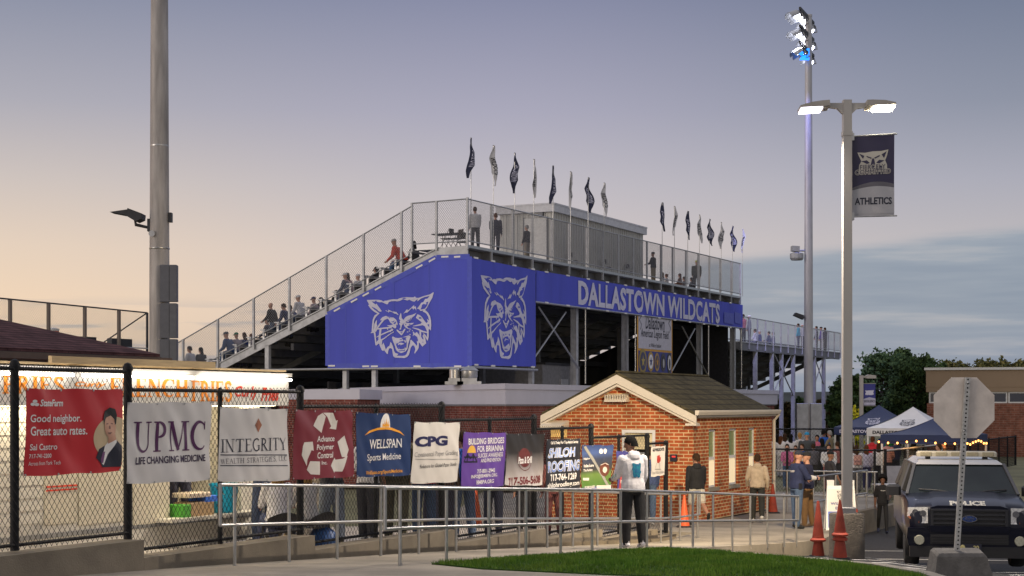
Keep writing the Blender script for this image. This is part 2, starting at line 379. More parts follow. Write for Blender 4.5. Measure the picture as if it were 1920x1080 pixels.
# ================================================================== ground sheets
def base_z(x, y):
    a = lerp_table([(0, -4.2), (44, -4.2), (50, -3.62), (57, -3.12), (66, -2.96), (120, -3.0), (300, -5), (700, -9), (5000, -9)])
    return a(y)
g = MB()
ys = [-60, -20, 0, 20, 40, 44, 47, 50, 53, 57, 61, 66, 80, 100, 130, 200, 300, 450, 700, 1200, 2500, 5000]
xs = [-4000, -1500, -600, -250, -100, -50, -20, 0, 10, 20, 40, 80, 160, 400, 1500, 4000]
for j in range(len(ys) - 1):
    for i in range(len(xs) - 1):
        q = [(xs[i], ys[j]), (xs[i + 1], ys[j]), (xs[i + 1], ys[j + 1]), (xs[i], ys[j + 1])]
        g.add([(x, y, base_z(x, y)) for x, y in q], [(0, 1, 2, 3)])
struct('ground', g, mat('dry_turf', (.17, .165, .09), .95, var=.3, scale=.6, bump=.3, bscale=20))
def sheet(name, poly, zf, m, step=.8, skirt=.25, kind='structure', lift=0.):
    """ground sheet: a plan outline filled with a grid that follows zf, with skirts at its rim"""
    bm = bmesh.new(); vs = [bm.verts.new((x, y, 0)) for x, y in poly]; bm.faces.new(vs)
    xs_ = [p[0] for p in poly]; ys_ = [p[1] for p in poly]
    for ax, lo, hi in ((0, min(xs_), max(xs_)), (1, min(ys_), max(ys_))):
        n = int((hi - lo) / step)
        for i in range(1, n + 1):
            co = [0, 0, 0]; no = [0, 0, 0]; co[ax] = lo + (hi - lo) * i / (n + 1); no[ax] = 1
            bmesh.ops.bisect_plane(bm, geom=bm.verts[:] + bm.edges[:] + bm.faces[:], plane_co=co, plane_no=no)
    rim = [e for e in bm.edges if len(e.link_faces) == 1]
    for v in bm.verts: v.co.z = zf(v.co.x, v.co.y) + lift
    if skirt:
        r = bmesh.ops.extrude_edge_only(bm, edges=rim)
        for v in r['geom']:
            if isinstance(v, bmesh.types.BMVert): v.co.z -= skirt
    bmesh.ops.recalc_face_normals(bm, faces=bm.faces)
    me = bpy.data.meshes.new(name); bm.to_mesh(me); bm.free(); me.materials.append(m); me.shade_smooth(); me.set_sharp_from_angle(angle=R(40))
    o = link(name, me); o['kind'] = kind; return o
fl = lambda s, l=0: tuple(off(FENCE, l).pt(s)[:2])
RAIL = [at(750, 0, 19.5), at(1165, 0, 24.8), at(1497, 0, 33)]          # the front handrail in plan
walkf = lambda x, y: walk_z(y)
walk_poly = [fl(-14, 0), fl(21.3, 0), fl(22.5, 8), (-1, 56), (6, 57.5), at(1440, 0, 56)[:2], (12.3, 55.6), (12.6, 53.6), (11.0, 47.0), (8.8, 43.5), (8.0, 38.5), (7.3, 36), (6.75, 34.4), (6.05, 33.2), (5.5, 32.3), (4.7, 30.6), (3.85, 29.0), (2.9, 27), (2.1, 24.9), (1.0, 23.2), (-.2, 21.2), (-.9, 19.9), (-.3, 18.9), (1.0, 17.9), (2.8, 16.6), (4.2, 15.2), (4.3, 14.6), (4.3, 2), (-9, 2)]
walk_poly = [tuple(p[:2]) for p in walk_poly]
sheet('sidewalk', walk_poly, walkf, concrete, step=.9, skirt=.4)
# joints in the walk: thin dark tooled lines
j = MB()
for k in range(26):
    s = -8 + k * 1.22
    a = off(FENCE, -.05).pt(s); b = off(FENCE, -2.5).pt(s)
    ln = b - a; nn = Vector((SU, CU, 0)) * .008
    n = 4
    for i in range(n):
        p, q = a + ln * (i / n), a + ln * ((i + 1) / n)
        j.add([(p.x - nn.x, p.y - nn.y, walk_z(p.y - nn.y) + .005), (q.x - nn.x, q.y - nn.y, walk_z(q.y - nn.y) + .005), (q.x + nn.x, q.y + nn.y, walk_z(q.y + nn.y) + .005), (p.x + nn.x, p.y + nn.y, walk_z(p.y + nn.y) + .005)], [(0, 1, 2, 3)])
struct('sidewalk_joint_lines', j, mat('dark_joint', (.12, .11, .095), .95, var=.2))
# car park
lot_poly = [(-.5, 20.5), (1, 19), (4.0, 6), (40, 6), (40, 60), (12.9, 56), (11.6, 49), (9.0, 42.5), (8.0, 37), (6.9, 34.0), (5.6, 31.8), (4.0, 28.5), (2, 24.3)]
sheet('car_park', lot_poly, lot_z, asphalt, step=1.2, skirt=.2)
lines = MB()
def strip(x0, y0, x1, y1, w=.05, zf=lot_z, lift=.008):
    n = 12; t = Vector((x1 - x0, y1 - y0, 0)).normalized(); p = Vector((-t.y, t.x, 0)) * w
    for i in range(n):
        a = Vector((x0 + (x1 - x0) * i / n, y0 + (y1 - y0) * i / n, 0)); b = Vector((x0 + (x1 - x0) * (i + 1) / n, y0 + (y1 - y0) * (i + 1) / n, 0))
        lines.add([(q.x, q.y, zf(q.x, q.y) + lift) for q in (a - p, b - p, b + p, a + p)], [(0, 1, 2, 3)])
for i in range(7): strip(3.3 + .25 * i, 24.6 + .75 * i, 9.2 + .3 * i, 23.9 + .75 * i)
strip(3.8, 23.6, 9.5, 23.2); strip(4.2, 22.6, 9.5, 22.4)
for i in range(3): strip(6.6 + .5 * i, 31.5 + 2.6 * i, 10.2 + .8 * i, 30.8 + 2.7 * i, .06)
struct('car_park_markings', lines, paint)
# raised lawn in front of the handrail
lawn_poly = [(-1.0, 19.9), (-.35, 18.7), (1.0, 17.6), (2.8, 16.3), (4.0, 15.0), (4.35, 16.2), (4.42, 17.6), (4.3, 19.2), (4.0, 20.6), (3.6, 21.9), (3.15, 23.4), (2.75, 24.6), (2.45, 25.1), (2.0, 24.75), (1.0, 23.05), (-.2, 21.05), (-.75, 20.15)]
def lawn_edge(x, y):
    best = 9
    for (ax, ay), (bx, by) in zip(lawn_poly, lawn_poly[1:] + lawn_poly[:1]):
        dx, dy = bx - ax, by - ay; t = max(0, min(1, ((x - ax) * dx + (y - ay) * dy) / (dx * dx + dy * dy)))
        best = min(best, math.hypot(x - ax - t * dx, y - ay - t * dy))
    return best
def lawn_z(x, y):
    e = min(lawn_edge(x, y) / .8, 1); e = e * e * (3 - 2 * e)
    return walk_z(y) + .015 + e * (.05 + .03 * noise.noise((x * .9, y * .9, 0)))
turf = mat('lawn_soil', (.028, .065, .010), .95, spec=.1, var=.35, scale=9, bump=.5, bscale=160)
sheet('lawn', lawn_poly, lawn_z, turf, step=.3, skirt=.5)
kb = MB()
rim = [(4.1, 14.6), (4.48, 16.2), (4.55, 17.6), (4.43, 19.25), (4.13, 20.65), (3.73, 22.0), (3.29, 23.5), (2.9, 24.72), (2.55, 25.35)]
rr_ = []
for i, (x, y) in enumerate(rim):
    a = Vector(rim[max(i - 1, 0)]); b = Vector(rim[min(i + 1, len(rim) - 1)]); n = (b - a).normalized(); n = Vector((n.y, -n.x)) * .08
    zt = walk_z(y) + .035
    rr_.append([(x - n.x, y - n.y, zt), (x + n.x, y + n.y, zt), (x + n.x * 1.15, y + n.y * 1.15, zt - .5), (x - n.x, y - n.y, zt - .5)])
kb.loft(rr_); struct('kerb', kb, mat('kerb_concrete', (.21, .19, .16), .9, var=.2, scale=3, bump=.3), True)
# blades of grass, nobody could count them
rnd = random.Random(3); gb = MB(); cnt = 0
def inside(x, y):
    c = False; n = len(lawn_poly)
    for i in range(n):
        (ax, ay), (bx, by) = lawn_poly[i], lawn_poly[i - 1]
        if (ay > y) != (by > y) and x < (bx - ax) * (y - ay) / (by - ay) + ax: c = not c
    return c
V, Fc, Mi = gb.v, gb.f, gb.m
while cnt < 62000:
    x, y = rnd.uniform(-1, 4.5), rnd.uniform(15, 25.1)
    if not inside(x, y): continue
    cnt += 1; z = lawn_z(x, y) - .006; h = rnd.uniform(.025, .06) * (1.25 if noise.noise((x * 2, y * 2, 5)) > 0 else .85); a = rnd.uniform(0, 6.28); w = rnd.uniform(.004, .007)
    lx, ly = rnd.gauss(0, .016), rnd.gauss(0, .016); o = len(V)
    V += [(x - w * math.cos(a), y - w * math.sin(a), z), (x + w * math.cos(a), y + w * math.sin(a), z), (x + lx, y + ly, z + h)]
    Fc.append((o, o + 1, o + 2)); Mi.append(0 if noise.noise((x * 1.3, y * 1.3, 1)) + rnd.gauss(0, .35) > 0 else 1)
me = bpy.data.meshes.new('grass'); me.from_pydata(gb.v, [], gb.f)
me.materials.append(mat('grass_blade', (.075, .165, .015), .7, var=.3, scale=3, spec=.2)); me.materials.append(mat('grass_blade_light', (.13, .22, .025), .7, var=.3, scale=3, spec=.2))
me.polygons.foreach_set('material_index', gb.m)
tag(link('grass', me), 'short green lawn grass in front of the silver handrail', 'grass', kind='stuff')
# far hills and their woods
h = MB()
def ridge(y0, zs, x0, x1, n, seed, d2):
    pts = []
    for i in range(n + 1):
        x = x0 + (x1 - x0) * i / n; z = zs + 5 * noise.noise((x * .006, seed, 0)) + 1.5 * noise.noise((x * .03, seed, 3))
        pts.append((x, z))
    V = []; n1 = len(pts)
    for x, z in pts: V += [(x, y0, -12), (x, y0 + d2 * .5, z), (x, y0 + d2, z * .8), (x, y0 + d2 * 1.6, -12)]
    return V, [(i * 4 + k, i * 4 + 4 + k, i * 4 + 5 + k, i * 4 + 1 + k) for i in range(n1 - 1) for k in range(3)]
V, Fc = ridge(900, 6.0, -1500, 1500, 120, 2.2, 250); h.add(V, Fc)
struct('hills', h, mat('wooded_hillside', (.035, .045, .042), 1, var=.45, scale=.05, bump=.6, bscale=.3), True)
# ================================================================== the snarling wildcat emblem, traced as light shapes on a dark ground
def wildcat_shapes():
    A = lambda *p: [(680 + x / 14.4, 545 + y / 14.4) for x, y in p]
    B = lambda *p: [(750 + x / 14.4, 545 + y / 14.4) for x, y in p]
    C = lambda *p: [(680 + x / 14.4, 605 + y / 14.4) for x, y in p]
    D = lambda *p: [(750 + x / 14.4, 605 + y / 14.4) for x, y in p]
    light = [
        A((165, 255), (400, 255), (500, 260), (560, 275), (625, 312), (655, 290), (720, 290), (760, 275), (900, 258), (1000, 268)) + B((60, 240), (120, 225), (250, 215), (420, 230), (465, 205), (490, 240), (580, 248), (540, 280), (450, 340), (400, 330), (320, 285), (270, 305), (160, 270), (60, 310)) + A((1000, 320), (950, 310), (850, 310), (775, 330), (755, 380), (720, 390), (660, 365), (580, 325), (510, 330), (430, 305), (300, 300)),
        B((570, 246), (700, 205), (880, 165), (970, 110), (975, 140), (940, 260), (850, 400), (790, 510), (735, 575), (620, 590), (590, 545), (525, 525), (600, 440), (645, 370), (690, 365), (740, 280), (800, 275), (870, 205), (720, 235), (640, 265), (590, 300), (540, 338), (530, 310)),
        A((165, 255), (300, 300), (415, 385), (437, 360), (470, 410), (575, 560), (550, 577), (500, 570), (440, 510), (315, 440), (290, 430), (230, 380)),
        C((330, 190), (268, 275), (300, 272), (380, 262), (400, 180)),
        A((375, 900), (420, 820), (450, 785), (440, 900), (458, 935), (415, 1040), (400, 1090), (340, 1090), (365, 1010)),
        A((535, 802), (545, 770), (590, 725), (690, 690), (760, 718), (910, 745), (975, 800), (1010, 900), (1010, 940), (975, 930), (975, 1000), (945, 1032), (880, 990), (830, 1000), (720, 940), (830, 940), (890, 920), (820, 870), (780, 800), (750, 765), (690, 785), (610, 812)),
        C((490, 450), (560, 440), (590, 480), (580, 600), (625, 530), (650, 590), (695, 715), (740, 650), (800, 610), (825, 515), (860, 560), (885, 620), (920, 760), (950, 810), (1025, 832), (1020, 852), (985, 882), (1152, 890)) + D((200, 880), (250, 850), (290, 740), (340, 560), (345, 490), (365, 465), (430, 530), (515, 632), (535, 580), (515, 500), (545, 522), (555, 490), (530, 400), (450, 345), (402, 378), (425, 325), (408, 268), (435, 262), (470, 320), (490, 280), (530, 275), (600, 370), (590, 250), (640, 260), (640, 400), (700, 470), (672, 372), (700, 340), (742, 420), (770, 575), (745, 590), (670, 657), (580, 540), (575, 680), (540, 740), (465, 832), (450, 820), (478, 720), (460, 650), (415, 612), (380, 640), (355, 690), (315, 860), (265, 920), (200, 946)) + C((1152, 940), (940, 930), (895, 890), (882, 820), (868, 700), (830, 680), (785, 690), (762, 760), (755, 832), (720, 825), (645, 730), (610, 750), (570, 720), (520, 600), (500, 550), (425, 607), (405, 590), (428, 515)),
        C((862, 400), (880, 373), (910, 385), (950, 410), (1050, 420)) + D((0, 420), (150, 400), (300, 355), (340, 365), (357, 400), (330, 460), (300, 560), (280, 700), (230, 770), (120, 810), (60, 812)) + C((1100, 808), (1020, 780), (970, 730), (930, 600), (890, 500)),
        C((980, 195), (1010, 200), (1060, 242), (1120, 250)) + D((140, 250), (175, 205), (220, 168), (225, 205), (192, 258), (150, 320), (118, 352), (95, 340)) + C((1060, 300), (990, 232)),
        B((95, 618), (110, 660), (120, 760), (170, 812), (230, 735), (290, 705), (400, 680), (507, 637), (450, 712), (400, 748), (370, 812), (300, 862), (230, 850), (240, 882), (330, 900), (442, 892), (400, 932), (290, 972), (260, 990), (300, 1030), (380, 1060), (340, 1068), (240, 1022), (200, 980), (170, 910), (130, 950), (112, 1010), (100, 1062), (48, 1062), (90, 1000), (80, 950), (45, 910), (80, 870), (55, 838), (90, 830), (43, 780), (60, 700)),
        A((672, 550), (700, 545), (750, 577), (770, 572), (753, 528), (830, 560), (912, 602), (903, 568), (950, 602), (965, 583), (1038, 672), (1020, 677), (960, 640), (940, 642), (850, 590), (788, 578), (785, 607)),
        B((168, 648), (262, 532), (290, 567), (440, 430), (455, 482), (490, 460), (507, 578), (475, 530), (455, 510), (420, 557), (410, 518), (380, 510), (270, 622), (220, 622)),
        B((535, 675), (600, 695), (660, 745), (720, 840), (775, 905), (818, 880), (790, 800), (855, 850), (880, 880), (900, 1080)) + D((875, 210), (845, 205), (835, 300), (800, 290), (790, 240), (735, 130), (680, 100), (420, 122), (414, 108), (630, 60), (655, 20)) + B((560, 812), (494, 762)),
    ]
    strokes = [
        (A((230, 380), (300, 480), (400, 560), (490, 622), (405, 690), (355, 780), (340, 900), (328, 1070)) + C((335, 215), (385, 270), (400, 380), (425, 585)), [3.6, 3.2, 3.2, 3.4, 3.4, 2.8, 2.8, 2.9, 3.2, 3, 2.2, 2.2]),
        (A((690, 740), (610, 812), (540, 890), (460, 1000)) + C((405, 240)), [2.9, 2.7, 2.5, 2.4, 2]),
        (A((440, 1030), (560, 1020), (700, 1010), (860, 1000)), [2.2, 2.3, 2.4, 2.4]),
        (C((545, 150), (530, 300), (515, 420), (545, 560)), [3.2, 3.2, 3.6, 4]),
        (C((430, 385), (560, 322), (820, 222), (895, 185)), [1, 2.3, 2.2, 2]), (C((560, 465), (640, 425), (780, 332), (915, 248)), [3, 1.8, 1.4, 1]),
        (C((740, 150), (750, 195)), 1.8), (C((860, 170), (870, 230)), 2.2), (C((810, 210), (825, 255)), 2),
        (B((690, 585), (745, 605), (800, 650), (855, 740), (882, 850), (887, 1000)) + D((885, 150), (897, 238)), [3.5, 3.5, 3.2, 3.2, 3.2, 3.2, 3, 1]),
        (D((790, 180), (818, 250), (820, 400), (812, 505)), [3.5, 3, 2.6, .8]),
        (D((402, 155), (560, 202), (680, 262), (800, 290)), [1, 2.4, 2.6, 2]), (D((690, 300), (760, 390), (812, 490)), [1, 2.6, 1.6]),
        (D((262, 265), (300, 265)), 1.3), (D((315, 240), (345, 240)), 1.5), (D((392, 235), (415, 232)), 1.4), (D((328, 322), (362, 345)), 1.2)]
    darkp = [
        B((625, 550), (650, 500), (665, 430), (740, 390), (832, 350), (800, 450), (740, 530)),
        A((833, 838), (880, 850), (935, 813), (918, 848), (880, 868)), A((903, 890), (972, 843), (960, 900), (925, 918)),
        A((310, 438), (400, 480), (500, 575), (470, 565), (380, 515)),
        C((938, 455), (975, 560), (1000, 545), (1060, 518)) + D((0, 525), (150, 500), (190, 500), (222, 565), (258, 500), (250, 620), (242, 690), (208, 650), (180, 702), (60, 712), (30, 662), (8, 702)) + C((1080, 712), (1040, 660), (1012, 692), (985, 640)),
        D((30, 745), (185, 742), (218, 708), (200, 757), (40, 766)), D((65, 455), (130, 455), (130, 472), (65, 472)), D((205, 438), (238, 452), (240, 485), (218, 490)), C((978, 458), (1007, 470), (985, 512)),
        D((85, 275), (150, 270), (118, 302)), B((262, 825), (330, 810), (378, 752), (370, 792), (320, 838)), B((220, 928), (238, 918), (247, 948), (225, 952)), B((303, 938), (362, 918), (338, 948)),
        B((575, 765), (610, 748), (655, 770), (625, 790), (590, 785)), D((805, 90), (850, 72), (858, 150)), D((672, 540), (685, 525), (698, 542), (685, 552)),
        D((650, 270), (690, 290), (700, 310), (672, 365), (700, 455), (680, 462), (642, 400))]
    tongue = [D((15, 602), (40, 550), (110, 538), (205, 570), (92, 612), (82, 572), (40, 602))]
    nrm = lambda P: [((x - 691) / 127, 1 - (y - 553) / 117) for x, y in P]
    return [nrm(p) for p in light], [(nrm(p), [q / 108 for q in (w if isinstance(w, list) else [w] * len(p))]) for p, w in strokes], [nrm(p) for p in darkp], [nrm(p) for p in tongue]
WILD = wildcat_shapes()
def put_wildcat(mb, fn, layer, li=0, di=1):
    """fn(u, v, lift) -> point; u, v in 0..1"""
    L, S, Dk, T = WILD
    for i, p in enumerate(L): mb.flat(p, lambda u, v: fn(u, v, layer * (1 + .02 * i)), li)
    for i, (p, w) in enumerate(S): ribbon(mb, p, w, lambda u, v: fn(u, v, layer * (1.3 + .02 * i)), li)
    for p in Dk: mb.flat(p, lambda u, v: fn(u, v, layer * 1.9), di)
    for p in T: mb.flat(p, lambda u, v: fn(u, v, layer * 2.4), li)
    return mb
# ================================================================== the grandstand
CL = Line(at(877, 0, 67).x, 67.0)                 # back edge of the stand, s from the near corner
LF = Line(CL.x0, CL.y0, -CU, SU)                  # end face of the stand, t from the corner to the left
GZ = -2.95
zmesh = mat('zinc_mesh', (.26, .26, .28), .6, .3, var=.1)
def part(root, name, mb, mats, smooth=False, parent=None, label=None):
    """a part authored in heights relative to the camera; the root stands on the ground"""
    o = obj(name, mb, mats, parent or root, smooth, label)
    if parent is None: o.location = (0, 0, -root.location.z)
    return o
def zrow(t): return 6.60 - .419 * (t - 1.457)
def zrail(t): return 8.13 - .452 * (t - 3.35)
SEND = CL.s(1388)
st = thing('grandstand', 'tall steel grandstand hung with three violet banners, its seats stepping down to the left', 'grandstand', (CL.x0, CL.y0, GZ), RZU)
m = MB()
prof = [(0, 6.66), (1.457, 6.60), (17.2, zrow(17.2)), (17.2, zrow(17.2) - .36), (1.5, 6.22), (0, 6.30)]
m.prism(prof, lambda t, z, d: (d, t, z), .06)
m.prism([(1.4, 6.64), (17.2, zrow(17.2) + .05), (17.2, zrow(17.2)), (1.4, 6.59)], lambda t, z, d: (d - .05, t, z), .16)
part(st, 'stringer', m, galvd)
m = MB(); m.prism(prof, lambda t, z, d: (SEND - .06 + d, t, z), .06); part(st, 'stringer', m, galvd)
for k in range(1, 9):
    m = MB(); s = SEND * k / 9; m.prism([(0.1, 6.28), (1.5, 6.22), (17.2, zrow(17.2) - .34), (17.2, zrow(17.2) - .6), (1.5, 5.9), (.1, 5.95)], lambda t, z, d: (s + d, t, z), .12); part(st, 'rafter', m, steel)
m = MB(); m.box(.06, SEND - .06, .02, 2.6, 6.56, 6.62); part(st, 'walkway', m, alum)
m = MB()
NR = 20
for i in range(NR):
    t = 2.62 + .76 * i; z = zrow(t + .3) + .12
    m.box(.07, SEND - .07, t, t + .756, z - .05, z); m.box(.07, SEND - .07, t + .71, t + .765, z - .36, z - .05)
part(st, 'seating_deck', m, steel)
for i in range(NR):
    t = 2.62 + .76 * i; z = zrow(t + .3) + .12
    m = MB(); m.box(-.02, SEND, t + .05, t + .31, z + .38, z + .43)
    for k in range(13): m.box(.02 + (SEND - .1) * k / 12, .07 + (SEND - .1) * k / 12, t + .1, t + .2, z, z + .38)
    part(st, 'bench', m, alum)
# fence on the sloping end, posts and top rail
def post(root, s, t, z0, z1, w=.07, ma=None, nm='railing_post'):
    m = MB(); m.box(s - w / 2, s + w / 2, t - w / 2, t + w / 2, z0, z1); return part(root, nm, m, ma or galvd)
for px in (345, 410, 477, 544, 613, 683, 754):
    t = LF.s(px); post(st, -.06, t, zrow(t) - .2, zrail(t) + .02, .09)
t0, t1 = LF.s(345), LF.s(773)
m = MB(); m.tube([(-.06, t0 + 1.5, zrail(t0 + 1.5)), (-.06, t1, zrail(t1))], .03); part(st, 'top_rail', m, galv, True)
m = MB(); m.tube([(-.12, 16.5, zrow(16.5) + .28), (-.12, 2.7, zrow(2.7) + .28)], .025); part(st, 'lower_rail', m, galv, True)
m = MB(); chain(m, t1, t0 + 1.5, lambda t: zrow(t) + .3, zrail, lambda t, z: (-.06, t, z), .1, 1.25, .0055); part(st, 'chain_link', m, zmesh)
for t in (LF.s(773), LF.s(819), 0.0): post(st, -.03, t, 6.5, 8.58 if t > .1 else 8.66, .085)
m = MB(); m.tube([(-.03, LF.s(773), 8.56), (-.03, 0, 8.60)], .03); part(st, 'top_rail', m, galv, True)
m = MB(); m.tube([(-.03, LF.s(773), 6.82), (-.03, 0, 6.84)], .025); part(st, 'lower_rail', m, galv, True)
m = MB(); chain(m, 0, LF.s(773), lambda t: 6.8, lambda t: 8.56, lambda t, z: (-.03, t, z), .1, 1.25, .0055); part(st, 'chain_link', m, zmesh)
# fence along the back
POSTS = [CL.s(p) for p in (921, 961, 998, 1034, 1067, 1100, 1130, 1159, 1187, 1213, 1239, 1261, 1286, 1309, 1330, 1350, 1371, 1388)]
def zbr(s): return 8.60 + .0035 * s
for s in POSTS: post(st, s, 0, 6.2, zbr(s) + .02, .085)
m = MB(); m.tube([(0, 0, zbr(0)), (SEND, 0, zbr(SEND))], .03); part(st, 'top_rail', m, galv, True)
m = MB(); m.tube([(0, -.02, 6.84), (SEND, -.02, 6.84)], .025); m.box(0, SEND, -.04, .02, 6.56, 6.68); part(st, 'lower_rail', m, galv, True)
m = MB(); chain(m, 0, SEND, lambda t: 6.8, zbr, lambda s, z: (s, 0, z), .1, 1.25, .0055); part(st, 'chain_link', m, zmesh)
for s in [0.05] + POSTS:
    m = MB(); m.prism([(0.03, 6.55), (1.3, 6.55), (1.3, 6.40), (.35, 6.16), (.03, 6.16)], lambda t, z, d: (s - .03 + d, t, z), .06); part(st, 'bracket', m, steel)
m = MB(); m.box(.05, SEND - .05, .42, .58, 6.06, 6.54); part(st, 'girder', m, steel)
m = MB(); m.box(.05, SEND - .05, 1.5, 1.62, 5.9, 6.2); part(st, 'girder', m, steel)
# legs, pipes and braces
for px in (1093, 1187, 1325, 1387):
    s = CL.s(px); m = MB()
    m.box(s - .13, s + .13, .30, .33, GZ, 6.1); m.box(s - .13, s + .13, .57, .60, GZ, 6.1); m.box(s - .015, s + .015, .33, .57, GZ, 6.1)
    part(st, 'column', m, galvd)
    m = MB(); m.tube([(s + .16, -.06, 1.0), (s + .16, -.06, 5.0)], .035); part(st, 'scaffold_pipe', m, galv, True)
    for t in (5.5, 10.5, 15.5):
        m = MB(); m.box(s - .12, s + .12, t - .12, t + .12, GZ, zrow(t) - .3); part(st, 'column', m, steel)
for (s, t) in ((.1, .1), (CL.s(998), .05), (.1, 4.6), (.1, LF.s(646)), (.1, LF.s(500))):
    m = MB(); m.box(s - .1, s + .1, t - .1, t + .1, GZ, (6.2 if t < 2 else zrow(t) - .3)); part(st, 'column', m, galvd)
m = MB(); m.tube([(-.14, -.15, 1.53), (-.14, LF.s(492), 1.53)], .055); part(st, 'scaffold_pipe', m, galv, True)
m = MB(); m.tube([(-.2, -.14, 1.56), (CL.s(1002), -.14, 1.56)], .055); part(st, 'scaffold_pipe', m, galv, True)
m = MB(); m.tube([(CL.s(998), -.14, 4.64), (SEND, -.14, 4.70)], .05); part(st, 'scaffold_pipe', m, galv, True)
for a, b in (((1017, 575), (1092, 690)), ((1068, 585), (1000, 684)), ((1285, 612), (1332, 702)), ((1309, 616), (1266, 696))):
    m = MB(); m.tube([(CL.s(a[0]), .2, CL.z(*a)), (CL.s(b[0]), .2, CL.z(*b))], .045); part(st, 'brace', m, galv, True)
for k in range(5):
    m = MB(); z = 5.0 - 1.1 * k; m.box(.1, SEND, 3.0 + k * 2.9, 3.15 + k * 2.9, z - .4, z - .1); part(st, 'purlin', m, dark)
m = MB(); m.prism([(.7, GZ), (.7, 6.5), (1.4, 6.5), (17.2, zrow(17.2) - .03), (17.2, GZ)], lambda t, z, d: (SEND - .3 + d, t, z), .05); part(st, 'screen_wall', m, mat('dark_screen_cloth', (.02, .02, .024), .95, var=.3))  # added dark sheet shutting out the sky beyond, to keep the underside dark
# things stored under the stand: a dark site cabin, seen as a block between the legs
cb = thing('site_cabin', 'grey cabin with a pale door in the dark under the tall grandstand', 'cabin', (CL.x0, CL.y0, GZ), RZU)
m = MB(); m.box(CL.s(1120), CL.s(1186), 3.0, 6.5, GZ, 2.0); part(cb, 'wall', m, mat('cabin_sheet', (.20, .20, .21), .7, var=.2))
m = MB(); m.box(CL.s(1150), CL.s(1163), 2.92, 3.0, GZ, 1.3); part(cb, 'door', m, mat('cabin_door', (.35, .35, .36), .6))
m = MB(); m.box(CL.s(1122), CL.s(1185), 2.9, 6.6, 2.0, 2.12); part(cb, 'roof', m, dark)
# back-of-house clutter: dark screen wall along the ground under the stand
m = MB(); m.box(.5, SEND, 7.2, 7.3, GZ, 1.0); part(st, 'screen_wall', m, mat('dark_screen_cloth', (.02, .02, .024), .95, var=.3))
# ------------------------------------------------------------------ banners on the stand
violet = mat('violet_banner_mesh', (.065, .083, .52), .75, var=.10, scale=1.2, bump=.15, bscale=6, stretch=(1, 1, .12))
violet2 = mat('violet_hem', (.065, .09, .50), .65, var=.1)
lav = mat('lavender_print', (.56, .56, .70), .65, var=.05)
def clip(root, fn, u, v, a=0.):
    m = MB(); c, sn = math.cos(a), math.sin(a)
    m.prism([(u - .17 * c + .035 * sn, v - .17 * sn - .035 * c), (u + .17 * c + .035 * sn, v + .17 * sn - .035 * c), (u + .17 * c - .035 * sn, v + .17 * sn + .035 * c), (u - .17 * c - .035 * sn, v - .17 * sn + .035 * c)], lambda p, q, d: fn(p, q, d - .02), .05)
    part(root, 'clip', m, white)
def wave(u, v, a=.025): return a * noise.noise((u * 1.5, v * .35, 3)) + .012 * math.sin(u * 9 + 2 * noise.noise((u, v * .2, 8)))
def banner_cloth(root, poly, fn, name='cloth', ma=None, thick=.012, step=.35, a=.025):
    """banner outline in (u, v) filled with a grid and rippled; fn(u, v, lift) -> local point"""
    bm = bmesh.new(); bm.faces.new([bm.verts.new((u, v, 0)) for u, v in poly])
    us = [p[0] for p in poly]; vs_ = [p[1] for p in poly]
    for ax, lo, hi in ((0, min(us), max(us)), (1, min(vs_), max(vs_))):
        n = max(2, int((hi - lo) / step))
        for i in range(1, n):
            co = [0, 0, 0]; no = [0, 0, 0]; co[ax] = lo + (hi - lo) * i / n; no[ax] = 1
            bmesh.ops.bisect_plane(bm, geom=bm.verts[:] + bm.edges[:] + bm.faces[:], plane_co=co, plane_no=no)
    vl = [v.co.copy() for v in bm.verts]; bm.verts.index_update(); fs = [[v.index for v in f.verts] for f in bm.faces]; bm.free()
    m = MB(); n = len(vl)
    m.add([fn(p.x, p.y, wave(p.x, p.y, a)) for p in vl] + [fn(p.x, p.y, wave(p.x, p.y, a) - thick) for p in vl], fs + [[i + n for i in f[::-1]] for f in fs])
    return part(root, name, m, ma or violet, True)
# end face banner: u = t (to the left), lifted towards -s
def lz(px, py): return (LF.s(px), LF.z(px, py))
b1 = thing('banner', 'violet wildcat banner with a sloping top on the left end of the grandstand', 'banner', (CL.x0, CL.y0, 1.5), RZU)
f1 = lambda u, v, l=0: (-.16 - l, u, v)
poly1 = [lz(618, 590), lz(821.7, 483.5), (-.17, lz(875, 482)[1]), (-.17, lz(875, 686)[1]), lz(618, 686)]
banner_cloth(b1, poly1, f1)
m = MB()
for p, q in zip(poly1, poly1[1:] + poly1[:1]): ribbon(m, [(p[0] + (q[0] - p[0]) * i / 8, p[1] + (q[1] - p[1]) * i / 8) for i in range(9)], .22, lambda u, v: f1(u, v, wave(u, v) + .012))
part(b1, 'hem', m, violet2)
for px in (652, 742, 808):
    m = MB(); u = LF.s(px); vt_ = lz(px, 590 - (px - 618) * .523 if px < 820 else 483)[1] - .1; ribbon(m, [(u, 1.75 + (vt_ - 1.75) * i / 10) for i in range(11)], .035, lambda u, v: f1(u, v, wave(u, v) + .008)); part(b1, 'seam', m, violet2)
m = MB(); (ul, vt), (ur, vb) = lz(691, 553), lz(817.5, 670)
put_wildcat(m, lambda u, v, l: f1(ul + (ur - ul) * u, vb + (vt - vb) * v, l + wave(ul + (ur - ul) * u, vb + (vt - vb) * v)), .015); part(b1, 'wildcat_emblem', m, [lav, violet])
for px, py, a in ((636, 581, 1), (668, 564, 1), (690, 552.5, 1), (713, 541, 1), (790, 500.5, 1), (814, 488, 1), (838, 482, 0), (862, 482, 0), (626, 686, 0), (690, 687, 0), (706, 687, 0), (786, 687, 0), (862, 687, 0)):
    u, v = lz(px, py); clip(b1, f1, u, v, -.42 if a else 0)
